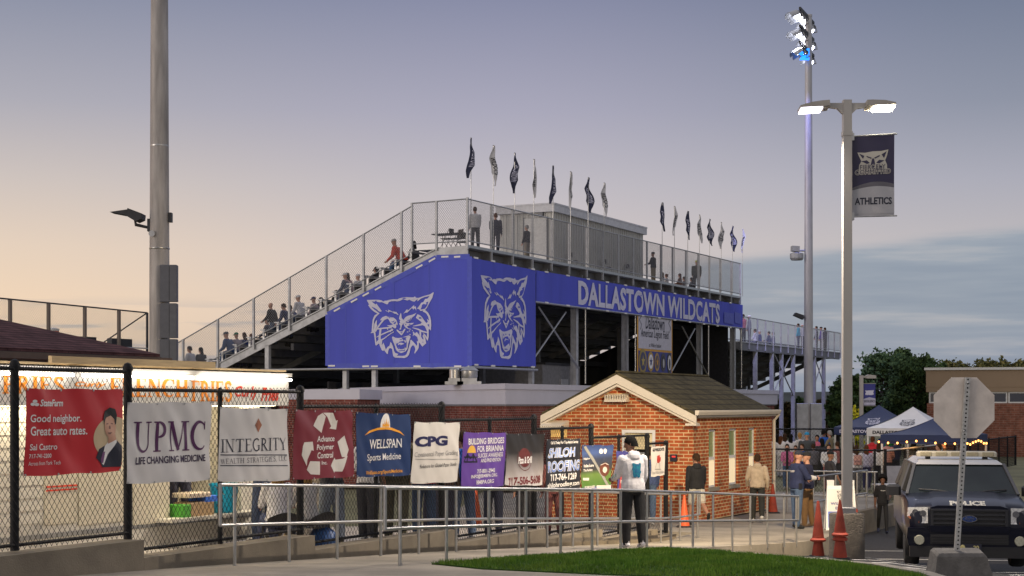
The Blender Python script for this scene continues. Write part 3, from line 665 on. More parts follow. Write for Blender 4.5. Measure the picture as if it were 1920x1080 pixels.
# corner banner on the long face
def cz(px, py): return (CL.s(px), CL.z(px, py))
b2 = thing('banner', 'tall violet wildcat banner just right of the grandstand corner', 'banner', (CL.x0, CL.y0, 1.5), RZU)
f2 = lambda u, v, l=0: (u, -.16 - l, v)
poly2 = [(-.15, cz(876, 483)[1]), cz(998.5, 507), cz(998.5, 687.5), (-.15, cz(876, 685)[1])]
banner_cloth(b2, poly2, f2)
m = MB(); sl_, sr_ = CL.s(894), CL.s(983); zt_, zb_ = 5.78, 1.99
put_wildcat(m, lambda u, v, l: f2(sl_ + (sr_ - sl_) * u, zb_ + (zt_ - zb_) * v, l + wave(sl_ + (sr_ - sl_) * u, zb_ + (zt_ - zb_) * v)), .015); part(b2, 'wildcat_emblem', m, [lav, violet])
for px, py in ((886, 484), (918, 490), (958, 498), (993, 505), (886, 684), (918, 686), (958, 687), (993, 688)):
    u, v = cz(px, py); clip(b2, f2, u, v)
# long lettered banner
b3 = thing('banner', 'long violet banner lettered DALLASTOWN WILDCATS along the grandstand back', 'banner', (CL.x0, CL.y0, 4.7), RZU)
poly3 = [cz(999.5, 507), cz(1388, 572), cz(1388, 617.5), cz(999.5, 565)]
banner_cloth(b3, poly3, f2)
m = MB(); s0, s1 = CL.s(1078), CL.s(1344)
put_text(m, 'DALLASTOWN WILDCATS', s0, (CL.z(1080, 573) + CL.z(1340, 606)) / 2, s1, (CL.z(1080, 526) + CL.z(1340, 569.5)) / 2, lambda u, v: f2(u, v, wave(u, v) + .025), bold=.036, space=1.04); part(b3, 'lettering', m, lav)
m = MB()
for a, b_ in ((1352, 1370), (1372, 1384)):
    m.flat([cz(a, 585), cz(b_, 588), cz(b_, 609), cz(a, 605)], lambda u, v: f2(u, v, .035))
part(b3, 'patch', m, mat('violet_patch', (.09, .11, .48), .6, var=.1))
for i in range(12):
    s = CL.s(1006) + (SEND - CL.s(1006)) * (i + .3) / 12.3; tt = (s - CL.s(999.5)) / (SEND - CL.s(999.5))
    clip(b3, f2, s, poly3[0][1] + (poly3[1][1] - poly3[0][1]) * tt); clip(b3, f2, s, poly3[3][1] + (poly3[2][1] - poly3[3][1]) * tt)
# the field sign with its five seals
sg = thing('field_sign', 'white and blue field sign edged in gold with five round seals under the lettered banner', 'sign', (CL.x0, CL.y0, 1.8), RZU)
S0, S1 = CL.s(1191), CL.s(1257); ZT, ZM, ZB = 5.0, 2.98, 1.65
fs_ = lambda u, v, l=0: (S0 + (S1 - S0) * u, -.10 - l, ZB + (ZT - ZB) * v)
def signpart(nm, col, shapes, lift, rough=.6):
    m = MB()
    for p in shapes: m.prism(p, lambda u, v, d: fs_(u, v, lift + d), .01)
    return part(sg, nm, m, mat(col[0], col[1], rough, var=.08))
signpart('frame', ('sign_gold', (.62, .33, .05)), [[(0, 0), (1, 0), (1, 1), (0, 1)]], 0)
signpart('upper_panel', ('sign_white', (.50, .49, .55)), [[(.03, .385), (.97, .385), (.97, .965), (.03, .965)]], .015)
signpart('lower_panel', ('sign_blue', (.05, .06, .24)), [[(.03, .01), (.97, .01), (.97, .35), (.03, .35)]], .015)
m = MB(); g = lambda u, v: fs_(u, v, .032)
put_text(m, 'Dallastown', .22, .70, .76, .92, g, shear=.15, bold=.01); put_text(m, 'American Legion Field', .09, .53, .88, .70, g, shear=.15, bold=.008); put_text(m, 'at Wildcat Stadium', .32, .42, .66, .48, g, shear=.2)
for cx in (.08, .91): ribbon(m, [(cx, .68), (cx + .03, .76), (cx - .03, .83), (cx + .03, .90)], .012, g)
part(sg, 'lettering', m, ink)
ell = lambda cx, cy, rx, ry, n=20: [(cx + rx * math.cos(2 * math.pi * i / n), cy + ry * math.sin(2 * math.pi * i / n)) for i in range(n)]
star = lambda cx, cy, r, ry: [(cx + (r if i % 2 == 0 else r * .42) * math.sin(math.pi * i / 5), cy + (ry if i % 2 == 0 else ry * .42) * math.cos(math.pi * i / 5)) for i in range(10)]
for i, (cx, rx, ry, c1, c2, c3) in enumerate(((.14, .105, .20, (.30, .22, .05), (.05, .05, .12), (.42, .32, .08)), (.36, .085, .16, (.40, .25, .05), (.75, .75, .78), (.04, .05, .16)), (.54, .07, .15, (.40, .25, .08), (.10, .09, .12), (.55, .28, .03)), (.72, .075, .15, (.07, .06, .07), (.03, .03, .04), (.5, .5, .52)), (.90, .07, .17, (.04, .04, .05), (.65, .65, .68), (.02, .02, .03)))):
    sl2 = MB(); sl2.prism(ell(cx, .185, rx, ry), lambda u, v, d: fs_(u, v, .034 + d), .01)
    s_o = part(sg, 'seal', sl2, mat('seal_rim_%s' % 'abcde'[i], c1, .5, var=.2, scale=12))
    sl3 = MB(); sl3.prism(ell(cx, .185, rx * .72, ry * .72), lambda u, v, d: fs_(u, v, .048 + d), .006); obj('seal_field', sl3, mat('seal_field_%s' % 'abcde'[i], c2, .5, var=.1), s_o)
    sl4 = MB(); sl4.prism(star(cx, .185, rx * .5, ry * .5) if i < 3 else ell(cx, .17, rx * .3, ry * .5), lambda u, v, d: fs_(u, v, .058 + d), .006); obj('seal_charge', sl4, mat('seal_charge_%s' % 'abcde'[i], c3, .5, var=.1), s_o)
# ------------------------------------------------------------------ press box on the top walkway
PB = off(CL, 1.25); p0, p1 = PB.s(1036), PB.s(1207)
zt = PB.z(1036, 397); 
pb = thing('press_box', 'grey ribbed press box with a white door on the grandstand top', 'press box', (CL.x0, CL.y0, 6.62), RZU)
m = MB(); m.box(p0, p1 - .1, 1.25, 4.1, 6.63, zt)
for k in range(int((p1 - p0 - .2) / .3)): m.box(p0 + .1 + .3 * k, p0 + .16 + .3 * k, 1.215, 1.25, 6.64, zt - .003)
for k in range(9): m.box(p0 - .035, p0, 1.33 + .3 * k, 1.39 + .3 * k, 6.64, zt - .003)
part(pb, 'wall', m, rib_mat('press_box_siding', (.46, .46, .44), .3, 'XY'))
m = MB(); m.box(p0 - .18, p1 + .05, 1.08, 4.25, zt, zt + .38); m.box(p0 - .2, p1 + .07, 1.06, 4.27, zt + .34, zt + .42); part(pb, 'roof', m, mat('press_box_fascia', (.52, .53, .57), .5))
m = MB(); m.box(p0 - .06, p0, 1.55, 2.75, 6.66, 9.05); db = part(pb, 'door', m, mat('press_box_door', (.62, .62, .61), .5))
m = MB(); m.tube([(p0 - .09, 2.62, 7.8), (p0 - .09, 2.62, 7.95)], .02); obj('handle', m, steel, db)
m = MB(); m.box(p0 - .14, p0, 1.72, 1.98, 9.15, 9.35); part(pb, 'door_light', m, steel)
m = MB(); m.box(p0 - .075, p0, 1.49, 1.55, 6.66, 9.1); m.box(p0 - .075, p0, 2.75, 2.81, 6.66, 9.1); part(pb, 'door_frame', m, steel)
ac = tag(obj('roof_unit', MB().lathe([(.02, -.0), (.42, .0), (.5, .06), (.48, .26), (.32, .36), (.02, .38)], (off(CL, 2.6).s(1049), 2.6, 0), 14), mat('roof_unit_paint', (.38, .40, .37), .6), None, True), 'round grey-green vent unit on the press box roof', 'roof vent')
ac.location = (CL.x0, CL.y0, zt + .40); ac.rotation_euler = (0, 0, RZU)
for px in (1062, 1126, 1170):
    s = PB.s(px); e = thing('folding_chair', 'folded metal chairs against the press box wall near %s' % {1062: 'its door end', 1126: 'its middle', 1170: 'its far end'}[px], 'chair', CL.pt(s, 6.63), RZU, 'chairs on the top walkway')
    m = MB(); m.box(-.22, .22, .75, .80, .42, .46); obj('seat', m, dark, e)
    m = MB(); m.box(-.22, .22, 1.02, 1.05, .62, .86); obj('backrest', m, dark, e)
    m = MB()
    for x in (-.22, .22): m.tube([(x, .55, 0), (x, 1.04, .86)], .012, 6); m.tube([(x, .98, 0), (x, .72, .46)], .012, 6)
    obj('legs', m, galv, e)
# ------------------------------------------------------------------ flags on the back fence
navy = mat('navy_cloth', (.012, .016, .05), .7, var=.15, scale=4, bump=.15, bscale=9)
flagw = mat('white_cloth', (.50, .50, .52), .7, var=.08, scale=4, bump=.15, bscale=9)
FL = [(880, 259, 76), (922, 273, 76), (962, 287, 76), (998, 299, 72), (1034, 311, 72), (1067, 322, 68), (1100, 333, 66), (1130, 343, 64), (1239, 380, 54), (1262, 387, 55), (1287, 396, 54), (1309, 403, 53), (1328, 411, 50), (1350, 417, 50), (1371, 424, 48), (1390, 430, 44)]
ordn = ['first', 'second', 'third', 'fourth', 'fifth', 'sixth', 'seventh', 'eighth']
for i, (px, py, hh) in enumerate(FL):
    s = CL.s(px); d = CL.d(px); zt_ = (HZ - py) / F * d; H = hh / F * d; nv = i % 2 == 0
    fr = random.Random(40 + i)
    fg = thing('flag', '%s flag drooping on its pole, %s from the left in the %s row of flags' % ('navy' if nv else 'white', ordn[i % 8], 'nearer' if i < 8 else 'farther'), 'flag', CL.pt(s, 6.7), RZU, 'school flags along the grandstand fence')
    m = MB(); m.tube([(0, -.08, 0), (0, -.08, zt_ - 6.7 - .02)], .018, 6); m.ball((0, -.08, zt_ - 6.7), .03, seg=6); obj('pole', m, galv, fg, True)
    sg_ = -1 if i in (0, 2, 4, 5, 9, 13, 15) else 1
    lp = [(-.0, 0), (-.09, .18), (-.2, .40), (-.15, .55), (-.17, .72), (.02, .88), (.12, 1.0)]; rp = [(.02, 0), (.08, .18), (.10, .35), (.17, .5), (.21, .68), (.22, .85), (.15, 1.0)]
    def fold(u, v):
        k = v * 6; a = min(int(k), 5); b = k - a
        l = lp[a][0] + (lp[a + 1][0] - lp[a][0]) * b; r_ = rp[a][0] + (rp[a + 1][0] - rp[a][0]) * b
        y = (l + (r_ - l) * u) * sg_ * (.6 + .75 * jit); 
        y += .07 * math.sin(v * (5 + 5 * jit) + jit * 9) * min(1, v * 4)
        return Vector((y * .9 + .0, -.1 - .05 * math.sin(u * 5 + v * (3 + 4 * jit) + jit * 6) + y * -.45, zt_ - 6.7 - v * H))
    jit = fr.random()
    m = MB(); m.grid(6, 18, lambda u, v: fold(u, v)); fo = obj('cloth', m, navy if nv else flagw, fg, True)
    m = MB(); put_text(m, 'DALLASTOWN' if nv else 'WILDCATS', 0, 0, 1, 1, lambda u, v: fold(.18 + .62 * v if sg_ > 0 else .82 - .62 * v, .30 + .42 * u) + Vector((0, -.02, 0)), bold=.02); obj('lettering', m, lav if nv else ink, fo)
# ------------------------------------------------------------------ the lower stand that continues beyond
lw = thing('grandstand', 'low far grandstand on steel legs running on behind the floodlight pole', 'grandstand', CL.pt(SEND + .1, GZ), RZU)
LW = CL.s(1575) - SEND
lwalk = 3.92
def lrow(t): return lwalk - .42 * (t - 1.2)
def lpart(nm, mb, mats, smooth=False): return part(lw, nm, mb, mats, smooth)
m = MB(); m.box(0, LW, 0, 1.4, lwalk - .06, lwalk); lpart('walkway', m, alum)
m = MB()
for i in range(14):
    t = 1.3 + .76 * i; z = lrow(t + .3); m.box(0, LW, t, t + .74, z - .05, z); m.box(0, LW, t + .71, t + .765, z - .36, z - .05)
lpart('seating_deck', m, steel)
for i in range(14):
    t = 1.3 + .76 * i; z = lrow(t + .3); m = MB(); m.box(0, LW, t + .05, t + .31, z + .38, z + .43); m.box(0.1, .15, t + .1, t + .2, z, z + .38); m.box(LW - .15, LW - .1, t + .1, t + .2, z, z + .38); lpart('bench', m, alum)
m = MB(); m.box(0, LW, .05, .2, lwalk - .55, lwalk - .06); lpart('girder', m, steel)
n = 14
for i in range(n + 1): post(lw, LW * i / n, 0, lwalk - .45, lwalk + 1.55 - .01 * i, .08)
m = MB(); m.tube([(0, 0, lwalk + 1.55), (LW, 0, lwalk + 1.42)], .03); lpart('top_rail', m, galv, True)
m = MB(); m.tube([(0, 0, lwalk + .1), (LW, 0, lwalk + .1)], .025); lpart('lower_rail', m, galv, True)
m = MB(); chain(m, 0, LW, lambda s: lwalk + .1, lambda s: lwalk + 1.5, lambda s, z: (s, 0, z), .12, 1.25, .005); lpart('chain_link', m, galv)
for px in (1451, 1469, 1491, 1548, 1530, 1420):
    s = CL.s(px) - SEND; m = MB(); m.box(s - .1, s + .1, .05, .3, GZ, lwalk - .5); lpart('column', m, galvd)
for a, b in (((1451, 655), (1491, 742)), ((1491, 655), (1451, 742)), ((1530, 668), (1548, 722)), ((1548, 668), (1530, 722))):
    m = MB(); m.tube([(CL.s(a[0]) - SEND, .15, CL.z(*a)), (CL.s(b[0]) - SEND, .15, CL.z(*b))], .045); lpart('brace', m, galvd, True)
for s in (3.5, 10, 17):
    for t in (5, 9):
        m = MB(); m.box(s - .1, s + .1, t - .1, t + .1, GZ, lrow(t) - .4); lpart('column', m, steel)
for k in range(7):
    m = MB(); s = LW * k / 6; m.prism([(.1, lwalk - .1), (1.3, lwalk - .12), (11.8, lrow(11.8) - .4), (11.8, lrow(11.8) - .62), (1.3, lwalk - .5), (.1, lwalk - .5)], lambda t, z, d: (s - .05 + d, t, z), .1); lpart('rafter', m, steel)
# loudspeaker pole beyond the rail
hp = CL.pt(CL.s(1430) , 0); 
tw = thing('speaker_pole', 'thin pole with two horn speakers rising beyond the low far grandstand', 'speaker pole', (hp.x - 3.2, hp.y + 1.5, GZ))
m = MB(); m.tube([(0, 0, 0), (0, 0, 8.55)], .05); obj('pole', m, mat('rusty_pole', (.25, .16, .12), .7), tw, True)
m = MB(); m.tube([(-.45, 0, 8.95), (-.45, 0, 8.6), (-.2, 0, 8.4), (.2, 0, 8.4), (.45, 0, 8.6), (.45, 0, 8.95)], .05, 6); obj('bracket', m, mat('rusty_pole'), tw, True)
for x in (-.45, .45):
    m = MB(); m.lathe([(.05, -.05), (.12, .0), (.14, .25), (.05, .28)], (x, 0, 8.95), 8); obj('horn', m, dark, tw, True)
# ------------------------------------------------------------------ small stand far left: fence and deck seen over the shingle roof
FB = Line(at(19, 0, 70.5).x, 70.5)
fbt = thing('grandstand', 'far stand with a tall fence seen over the red shingle roof at left', 'grandstand', (FB.x0, FB.y0, GZ), RZU)
FE = FB.s(276)
zf = lambda s: 4.62 - .012 * s
for s in [FB.s(p) for p in (-60, 19, 91, 159, 223)]: post(fbt, s, 0, 2.3, zf(s), .13, mat('brown_post', (.16, .13, .11), .7))
post(fbt, FE, .0, 2.2, zf(FE), .09, dark)
m = MB(); m.tube([(FB.s(-80), 0, zf(0) + .05), (FE, 0, zf(FE))], .035); part(fbt, 'top_rail', m, dark, True)
m = MB(); m.tube([(FE, 0, zf(FE)), (FE, 3.4, zf(FE) - 1.75)], .035); part(fbt, 'end_rail', m, dark, True)
m = MB(); chain(m, FB.s(-80), FE, lambda s: 2.6, zf, lambda s, z: (s, 0, z), .12, 1.25, .004); part(fbt, 'chain_link', m, dark)
m = MB(); m.box(FB.s(-80), FE, 0, 2.2, 2.5, 2.62); m.tube([(FB.s(-80), -.03, 2.75), (FE, -.03, 2.75)], .03); part(fbt, 'walkway', m, galvd)
m = MB(); m.box(FE - 6, FE, .3, 6, GZ, 2.5); part(fbt, 'screen_wall', m, mat('dark_screen_cloth'))
for i, t in enumerate((1.0, 1.5)):
    m = MB(); m.box(FE - 4.5 + 2.6 * i, FE - 3 + 2.6 * i, .6, .9, 2.75, 3.2); part(fbt, 'bench', m, dark)
co = thing('drinks_cooler', 'orange drinks cooler with a white lid on the far left stand', 'cooler', FB.pt(FB.s(112), 2.64), RZU)
m = MB(); m.lathe([(.2, .1), (.24, .14), (.27, .7), (.25, .72)], (0, .4, 0), 14); obj('body', m, mat('orange_plastic', (.75, .15, .05), .5), co, True)
m = MB(); m.lathe([(.27, .72), (.28, .82), (.1, .88)], (0, .4, 0), 14); obj('lid', m, white, co, True)
# ================================================================== brick ticket booth
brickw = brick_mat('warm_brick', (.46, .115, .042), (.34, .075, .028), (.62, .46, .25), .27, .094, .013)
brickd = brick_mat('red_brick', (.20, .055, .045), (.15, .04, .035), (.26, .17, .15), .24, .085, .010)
BL = Line(at(1300, 0, 42).x, 42.0); BF = Line(BL.x0, BL.y0, -CU, SU)
BG = -3.12; BW = BF.s(1033); BLEN = BL.s(1447); EZ = -.19
bt = thing('ticket_booth', 'small red brick ticket booth with a cream gable and dark shingle roof', 'booth', (BL.x0, BL.y0, BG), RZU)
def bp(nm, m, mats, smooth=False, parent=None, label=None): return part(bt, nm, m, mats, smooth, parent, label)
APX = .66; mid = BW / 2
WIN = [(BL.s(1329), BL.s(1345)), (BL.s(1367), BL.s(1384)), (BL.s(1404), BL.s(1417.5))]
WT, WB = (HZ - 805) / F * BL.d(1337), (HZ - 914) / F * BL.d(1337)
m = MB(); n = .2
# right wall with three openings, built as piers, sill course and lintel course
xs_ = [0] + [q for w in WIN for q in w] + [BLEN]
for a, b in zip(xs_[0::2], xs_[1::2]): m.box(a, b, 0, n, BG, EZ - .05)
for a, b in WIN: m.box(a, b, 0, n, BG, WB); m.box(a, b, 0, n, WT, EZ - .05)
DX0, DX1, DZT = BF.s(1229), BF.s(1167), (HZ - 806) / F * 42.6
m.prism([(n, BG), (DX0, BG), (DX0, DZT), (DX1, DZT), (DX1, BG), (BW, BG), (BW, EZ - .05), (mid, APX + .10), (n, EZ - .05 + n * (APX + .15 - EZ) / mid)], lambda t, z, d: (d, t, z), n)
m.box(n, BLEN, BW - n, BW, BG, EZ - .05); m.box(BLEN - n, BLEN, n, BW - n, BG, EZ - .05)
bp('wall', m, brickw)
shing = brick_mat('dark_shingle', (.095, .08, .042), (.065, .056, .032), (.035, .03, .02), .3, .14, .012, .9)
m = MB(); ov, ovf = .16, .26
sl_ = (APX + .16 - EZ) / mid
def slab(t0, t1, thick=.07):
    z0 = APX + .20 - sl_ * abs(t0 - mid); z1 = APX + .20 - sl_ * abs(t1 - mid)
    m.loft([[(x, t0, z0), (x, t1, z1), (x, t1, z1 - thick), (x, t0, z0 - thick)] for x in (-ovf, BLEN + .05)])
slab(mid, -ov); slab(mid, BW + ov); m.tube([(-ovf, mid, APX + .20), (BLEN + .1, mid, APX + .20)], .05, 6)
bp('roof', m, shing)
m = MB()
for sgn in (-1, 1):
    e = mid + sgn * (mid + ov + .02)
    zt0, zt1 = APX + .13, APX + .13 - sl_ * (mid + ov + .02)
    m.loft([[(x, mid, zt0), (x, e, zt1), (x, e, zt1 - .19), (x, mid, zt0 - .23)] for x in (-ovf - .03, -ovf + .02)])
    m.loft([[(x, mid, zt0 - .25), (x, e, zt1 - .21), (x, e, zt1 - .26), (x, mid, zt0 - .31)] for x in (-ovf - .0, .01)])
    m.box(-ovf - .03, -.003, e - (.3 if sgn > 0 else 0), e + (0 if sgn > 0 else .3), zt1 - .25, zt1 - .192)
bp('gable_trim', m, cream)
m = MB(); g0 = -ov - .02
m.loft([[(x, g0 - .1, EZ + .03), (x, g0 + .02, EZ + .03), (x, g0 + .02, EZ - .1), (x, g0 - .06, EZ - .1), (x, g0 - .1, EZ - .02)] for x in (-ovf - .05, BLEN + .06)])
m.box(-.01, BLEN + .05, g0 + .03, -.003, EZ - .16, EZ - .10); bp('gutter', m, cream)
m = MB(); m.tube([(BLEN + .04, g0 - .04, EZ - .1), (BLEN + .04, -.06, EZ - .3), (BLEN + .04, -.06, BG)], .045); bp('downpipe', m, cream, True)
lit = mat('lit_blind', (.75, .68, .52), .6, var=.05, emit=(1, .76, .42), estr=.5)
for a, b in WIN:
    m = MB(); f_ = .06
    m.box(a, a + f_, .07, .13, WB, WT); m.box(b - f_, b, .07, .13, WB, WT); m.box(a + f_, b - f_, .07, .13, WT - f_, WT); m.box(a + f_, b - f_, .07, .13, WB, WB + f_); m.box(a + f_, b - f_, .06, .12, (WB + WT) / 2 - .04, (WB + WT) / 2 + .04)
    fo = bp('window', m, white)
    m = MB(); m.box(a + f_, b - f_, .10, .105, WB + f_, WT - f_); obj('pane', m, mat('green_reflect_glass', (.25, .36, .18), .04, var=0, spec=1), fo)  # green reflection is put into the pane colour
    m = MB(); m.box(a + f_, b - f_, .09, .098, WB + f_, (WB + WT) / 2 - .04); obj('blind', m, lit, fo)
    m = MB(); m.box(a - .05, b + .05, -.05, .07, WB - .09, WB); obj('sill', m, concrete, fo)
# door with white frame and lit glass
m = MB(); m.box(-.03, .06, DX0, DX0 + .08, BG, DZT); m.box(-.03, .06, DX1 - .08, DX1, BG, DZT); m.box(-.03, .06, DX0 + .08, DX1 - .08, DZT - .08, DZT); df = bp('door_frame', m, white)
m = MB(); m.box(.0, .04, DX0 + .08, DX1 - .08, BG, DZT - .6); bp('door', m, mat('booth_door', (.30, .31, .33), .5))
m = MB(); m.box(.0, .04, DX0 + .08, DX1 - .08, DZT - .52, DZT - .1); obj('transom_pane', m, mat('warm_lit_glass', (.5, .42, .25), .2, var=.3, scale=3, emit=(1, .75, .4), estr=.28), df)
# louvred wall vent, keypad and ticket hatch
vx0, vx1 = BF.s(1180), BF.s(1139); vz = (HZ - 750) / F * 43
m = MB()
m.prism([(-.0, vz + .16), (-.10, vz + .12), (-.24, vz - .02), (-.24, vz - .05), (0, vz - .05)], lambda x, z, d: (x, vx0 + d, z), vx1 - vx0)
for k in range(9): m.box(-.25, -.005, vx0 + .03 + (vx1 - vx0 - .06) * k / 8 - .008, vx0 + .03 + (vx1 - vx0 - .06) * k / 8 + .008, vz - .03, vz + .14)
bp('wall_vent', m, cream)
m = MB(); k0, k1 = BF.s(1270), BF.s(1258); kz = (HZ - 858) / F * 42.3; m.box(-.06, -.003, k0, k1, kz - .09, kz + .09); ko = bp('keypad', m, ink)
m = MB(); m.box(-.068, -.061, k0 + .03, k1 - .05, kz + .01, kz + .05); obj('display', m, mat('red_led', (.4, .02, .02), .5, var=0, emit=(1, .05, .03), estr=.8), ko)
h0, h1 = BF.s(1067), BF.s(1027); hz = (HZ - 797) / F * 43
m = MB(); m.prism([(0, hz + .12), (-.5, hz - .02), (-.5, hz - .08), (0, hz - .08)], lambda x, z, d: (x, h0 + d, z), h1 - h0); ho = bp('hatch_canopy', m, cream)
m = MB(); m.box(-.012, -.004, h0 + .06, h1 - .1, hz - .34, hz - .1); obj('lit_hatch', m, mat('amber_lit_glass', (.5, .35, .12), .3, var=.4, scale=9, emit=(1, .55, .15), estr=.5), ho)
# ================================================================== long brick building with a pale parapet
KL = Line(at(948, 0, 55).x, 55.0)
kx1 = KL.pt(KL.s(1452)); corner = KL.pt(0); lft = Vector((-12.4, 82, 0))
kz = .715
kb_ = thing('brick_building', 'long low brick building with a pale grey parapet behind the sponsor fence', 'building', (corner.x, corner.y, -2.95))
def kp(nm, pts2, z0, z1, ma, grow=0.):
    m = MB(); c = sum((Vector((p[0], p[1])) for p in pts2), Vector((0, 0))) / len(pts2)
    q = [Vector((p[0], p[1])) - c for p in pts2]; q = [v + v.normalized() * grow + c for v in q]
    m.loft([[(v.x - corner.x, v.y - corner.y, z) for v in q] for z in (z0, z1)]); return part(kb_, nm, m, ma)
foot = [corner, kx1, kx1 + Vector((-CU, SU, 0)) * 1.0, lft + Vector((3, 9, 0)), lft]
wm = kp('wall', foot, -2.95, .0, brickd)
par = mat('parapet_panel', (.50, .50, .60), .6, var=.06, scale=1)
kp('parapet', foot, .0, .52, par, .18); kp('coping', foot, .52, .715, par, .28); kp('parapet_foot', foot, -.05, .06, mat('parapet_trim', (.24, .25, .30), .6), .12)
foot2 = [Vector((-8.6, 59, 0)), Vector((-5.6, 58.0, 0)), Vector((-5.2, 63, 0)), Vector((-9, 65, 0))]
ex = thing('brick_building', 'short stepped brick annex with a pale fascia left of the long brick building', 'building', (-8.6, 59, -2.95))
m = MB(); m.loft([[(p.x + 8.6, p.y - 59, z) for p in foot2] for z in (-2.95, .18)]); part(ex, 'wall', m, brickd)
m = MB(); m.loft([[((p.x + 7.1) * 1.05 + 1.5, p.y - 59, z) for p in foot2] for z in (.18, .55)]); part(ex, 'fascia', m, par)
for i, (px, w, lb) in enumerate(((852, .42, 'square metal exhaust vent on the long brick roof under the corner banner'), (880, .55, 'domed metal exhaust fan on the long brick roof beside the square vent'))):
    p = at(px, 0, 58.5); v = thing('roof_fan', lb, 'roof vent', (p.x, p.y, .715))
    m = MB(); m.box(-w * .8, w * .8, -.3, .3, 0, .12); m.box(-w * .5, w * .5, -.25, .25, .12, .24); obj('base', m, galvd, v)
    m = MB(); m.lathe([(w * .5, .24), (w * .55, .3), (w * .55, .5), (w * .62, .52), (w * .3, .66), (.02, .68)] if i else [(w * .45, .24), (w * .45, .55), (w * .35, .6), (.02, .62)], (0, 0, 0), 16); obj('hood', m, galv, v, True)
# ================================================================== shingled snack building at far left
SL = Line(at(300, 0, 34).x, 34.0); sz = (HZ - 664) / F * 34
sb = thing('snack_building', 'low building with a red-brown shingle hip roof at far left', 'building', (SL.x0, SL.y0, -2.2), RZU)
m = MB(); L_, W_ = 20.0, 12.0; pt_ = .30
e0 = [(0, 0, sz), (-L_, 0, sz), (-L_, W_, sz), (0, W_, sz)]; rg = [(-W_ / 2, W_ / 2, sz + pt_ * W_ / 2), (-L_ + W_ / 2, W_ / 2, sz + pt_ * W_ / 2)]
m.add(e0 + rg + [(x, y, z - .06) for x, y, z in e0], [(0, 4, 5, 1), (1, 5, 2), (2, 5, 4, 3), (3, 4, 0), (0, 1, 7, 6), (1, 2, 8, 7), (2, 3, 9, 8), (3, 0, 6, 9), (6, 7, 8, 9)])
part(sb, 'roof', m, brick_mat('red_brown_shingle', (.13, .062, .062), (.095, .045, .047), (.05, .025, .028), .33, .055, .008, .9))
m = MB(); m.box(-L_, .02, -.02, .06, sz - .22, sz - .065); m.box(-L_, .0, .06, .5, sz - .24, sz - .2); m.box(.0, .03, 0, W_, sz - .22, sz - .065); part(sb, 'fascia', m, mat('dark_brown_fascia', (.06, .045, .04), .6))
m = MB(); m.loft([[(x, -.02, sz - .1), (x, -.13, sz - .08), (x, -.11, sz - .2), (x, -.02, sz - .22)] for x in (-L_, .25)]); part(sb, 'gutter', m, mat('brown_gutter', (.10, .07, .06), .45))
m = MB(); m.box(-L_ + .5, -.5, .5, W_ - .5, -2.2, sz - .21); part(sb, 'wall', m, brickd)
# ================================================================== food trailer
TR = Line(at(487, 0, 24.5).x, 24.5)
trs = lambda px: TR.s(px)
TX0, TX1 = TR.s(-120), 0.0
TZT, TZH, TZB = .44, -.02, -2.05
tf = thing('food_trailer', 'white food trailer glowing under a lit header lettered FRENCH FRIES', 'trailer', (TR.x0, TR.y0, -2.0), RZU)
def tp(nm, m, ma, smooth=False, parent=None, label=None): return part(tf, nm, m, ma, smooth, parent, label)
fill_warm = mat('added_soffit_glow', (1, .9, .7), .4, var=0, emit=(1, .84, .58), estr=18)
tw_ = mat('trailer_white', (.62, .59, .52), .45, var=.06, scale=2)
O0, O1 = TR.s(316), TR.s(452)            # serving opening
OT, OB = -.05, (HZ - 962) / F * TR.d(400)
m = MB(); m.box(TX0, O0, 0, .06, TZB, TZH); m.box(O0, O1, 0, .06, TZB, OB); m.box(O1, TX1, 0, .06, TZB, TZH)
m.box(TX1 - .06, TX1, .06, 2.3, TZB, TZT); m.box(TX0, TX1 - .06, 2.24, 2.3, TZB, TZT); m.box(TX0, TX1 - .06, .06, 2.24, TZB, TZB + .07); m.box(TX0, TX1, .06, 2.3, TZT - .04, TZT + .02)
tp('body', m, tw_)
m = MB(); m.box(TX0, TX1 + .22, -.38, 0, TZH, TZT - .02); m.box(TX0, TX1 + .26, -.42, .1, TZT - .02, TZT + .03); hd = tp('header', m, tw_)
tube = mat('lit_tube', (.9, .9, 1), .4, var=0, emit=(1, .94, .88), estr=12)
for k in range(5):
    a = TR.s(505) - 2.4 * (k + 1); m = MB(); m.tube([(a + .1, -.47, TZT - .07), (a + 2.3, -.47, TZT - .07)], .02, 8); obj('light_tube', m, tube, hd, True)
for k in range(6):
    a = TR.s(500) - 2.0 * (k + 1); m = MB(); m.box(a + .2, a + 1.8, -.30, -.06, TZH - .006, TZH - .003); obj('hidden_fill_panel', m, fill_warm, hd)  # unseen glowing panels added under the header to brighten the trailer front
org = mat('orange_lettering', (.85, .27, .012), .5, var=.1); redl = mat('red_lettering', (.62, .05, .02), .5, var=.1)
hz_ = lambda px, py: (TR.s(px), TR.z(px, py) * .985)
hf = lambda u, v: (u, -.385, v)
def hdr(s, x0, x1, y0, y1, ma, shear=0, bold=.03):
    m = MB(); xm = (x0 + x1) / 2; put_text(m, s, TR.s(x0), TR.z(xm, y1), TR.s(x1), TR.z(xm, y0), hf, bold=bold, shear=shear); obj('lettering', m, ma, hd)
def hds(s, x0, x1, y0, y1, ma):
    m = MB(); xm = (x0 + x1) / 2; put_serif(m, s, TR.s(x0), TR.z(xm, y1), TR.s(x1), TR.z(xm, y0), hf, 0, 1.35); obj('lettering', m, ma, hd)
hds('FRIES', -40, 77, 706, 738, org); hdr('Curly', 96, 156, 716, 728, org, .3); hds('FRENCH', 163, 312, 709, 744, org); hds('FRIES', 318, 395, 715, 752, org); hdr('Curly', 400, 445, 724, 750, redl, .3); hdr('Fries', 450, 484, 727, 752, redl, .3)
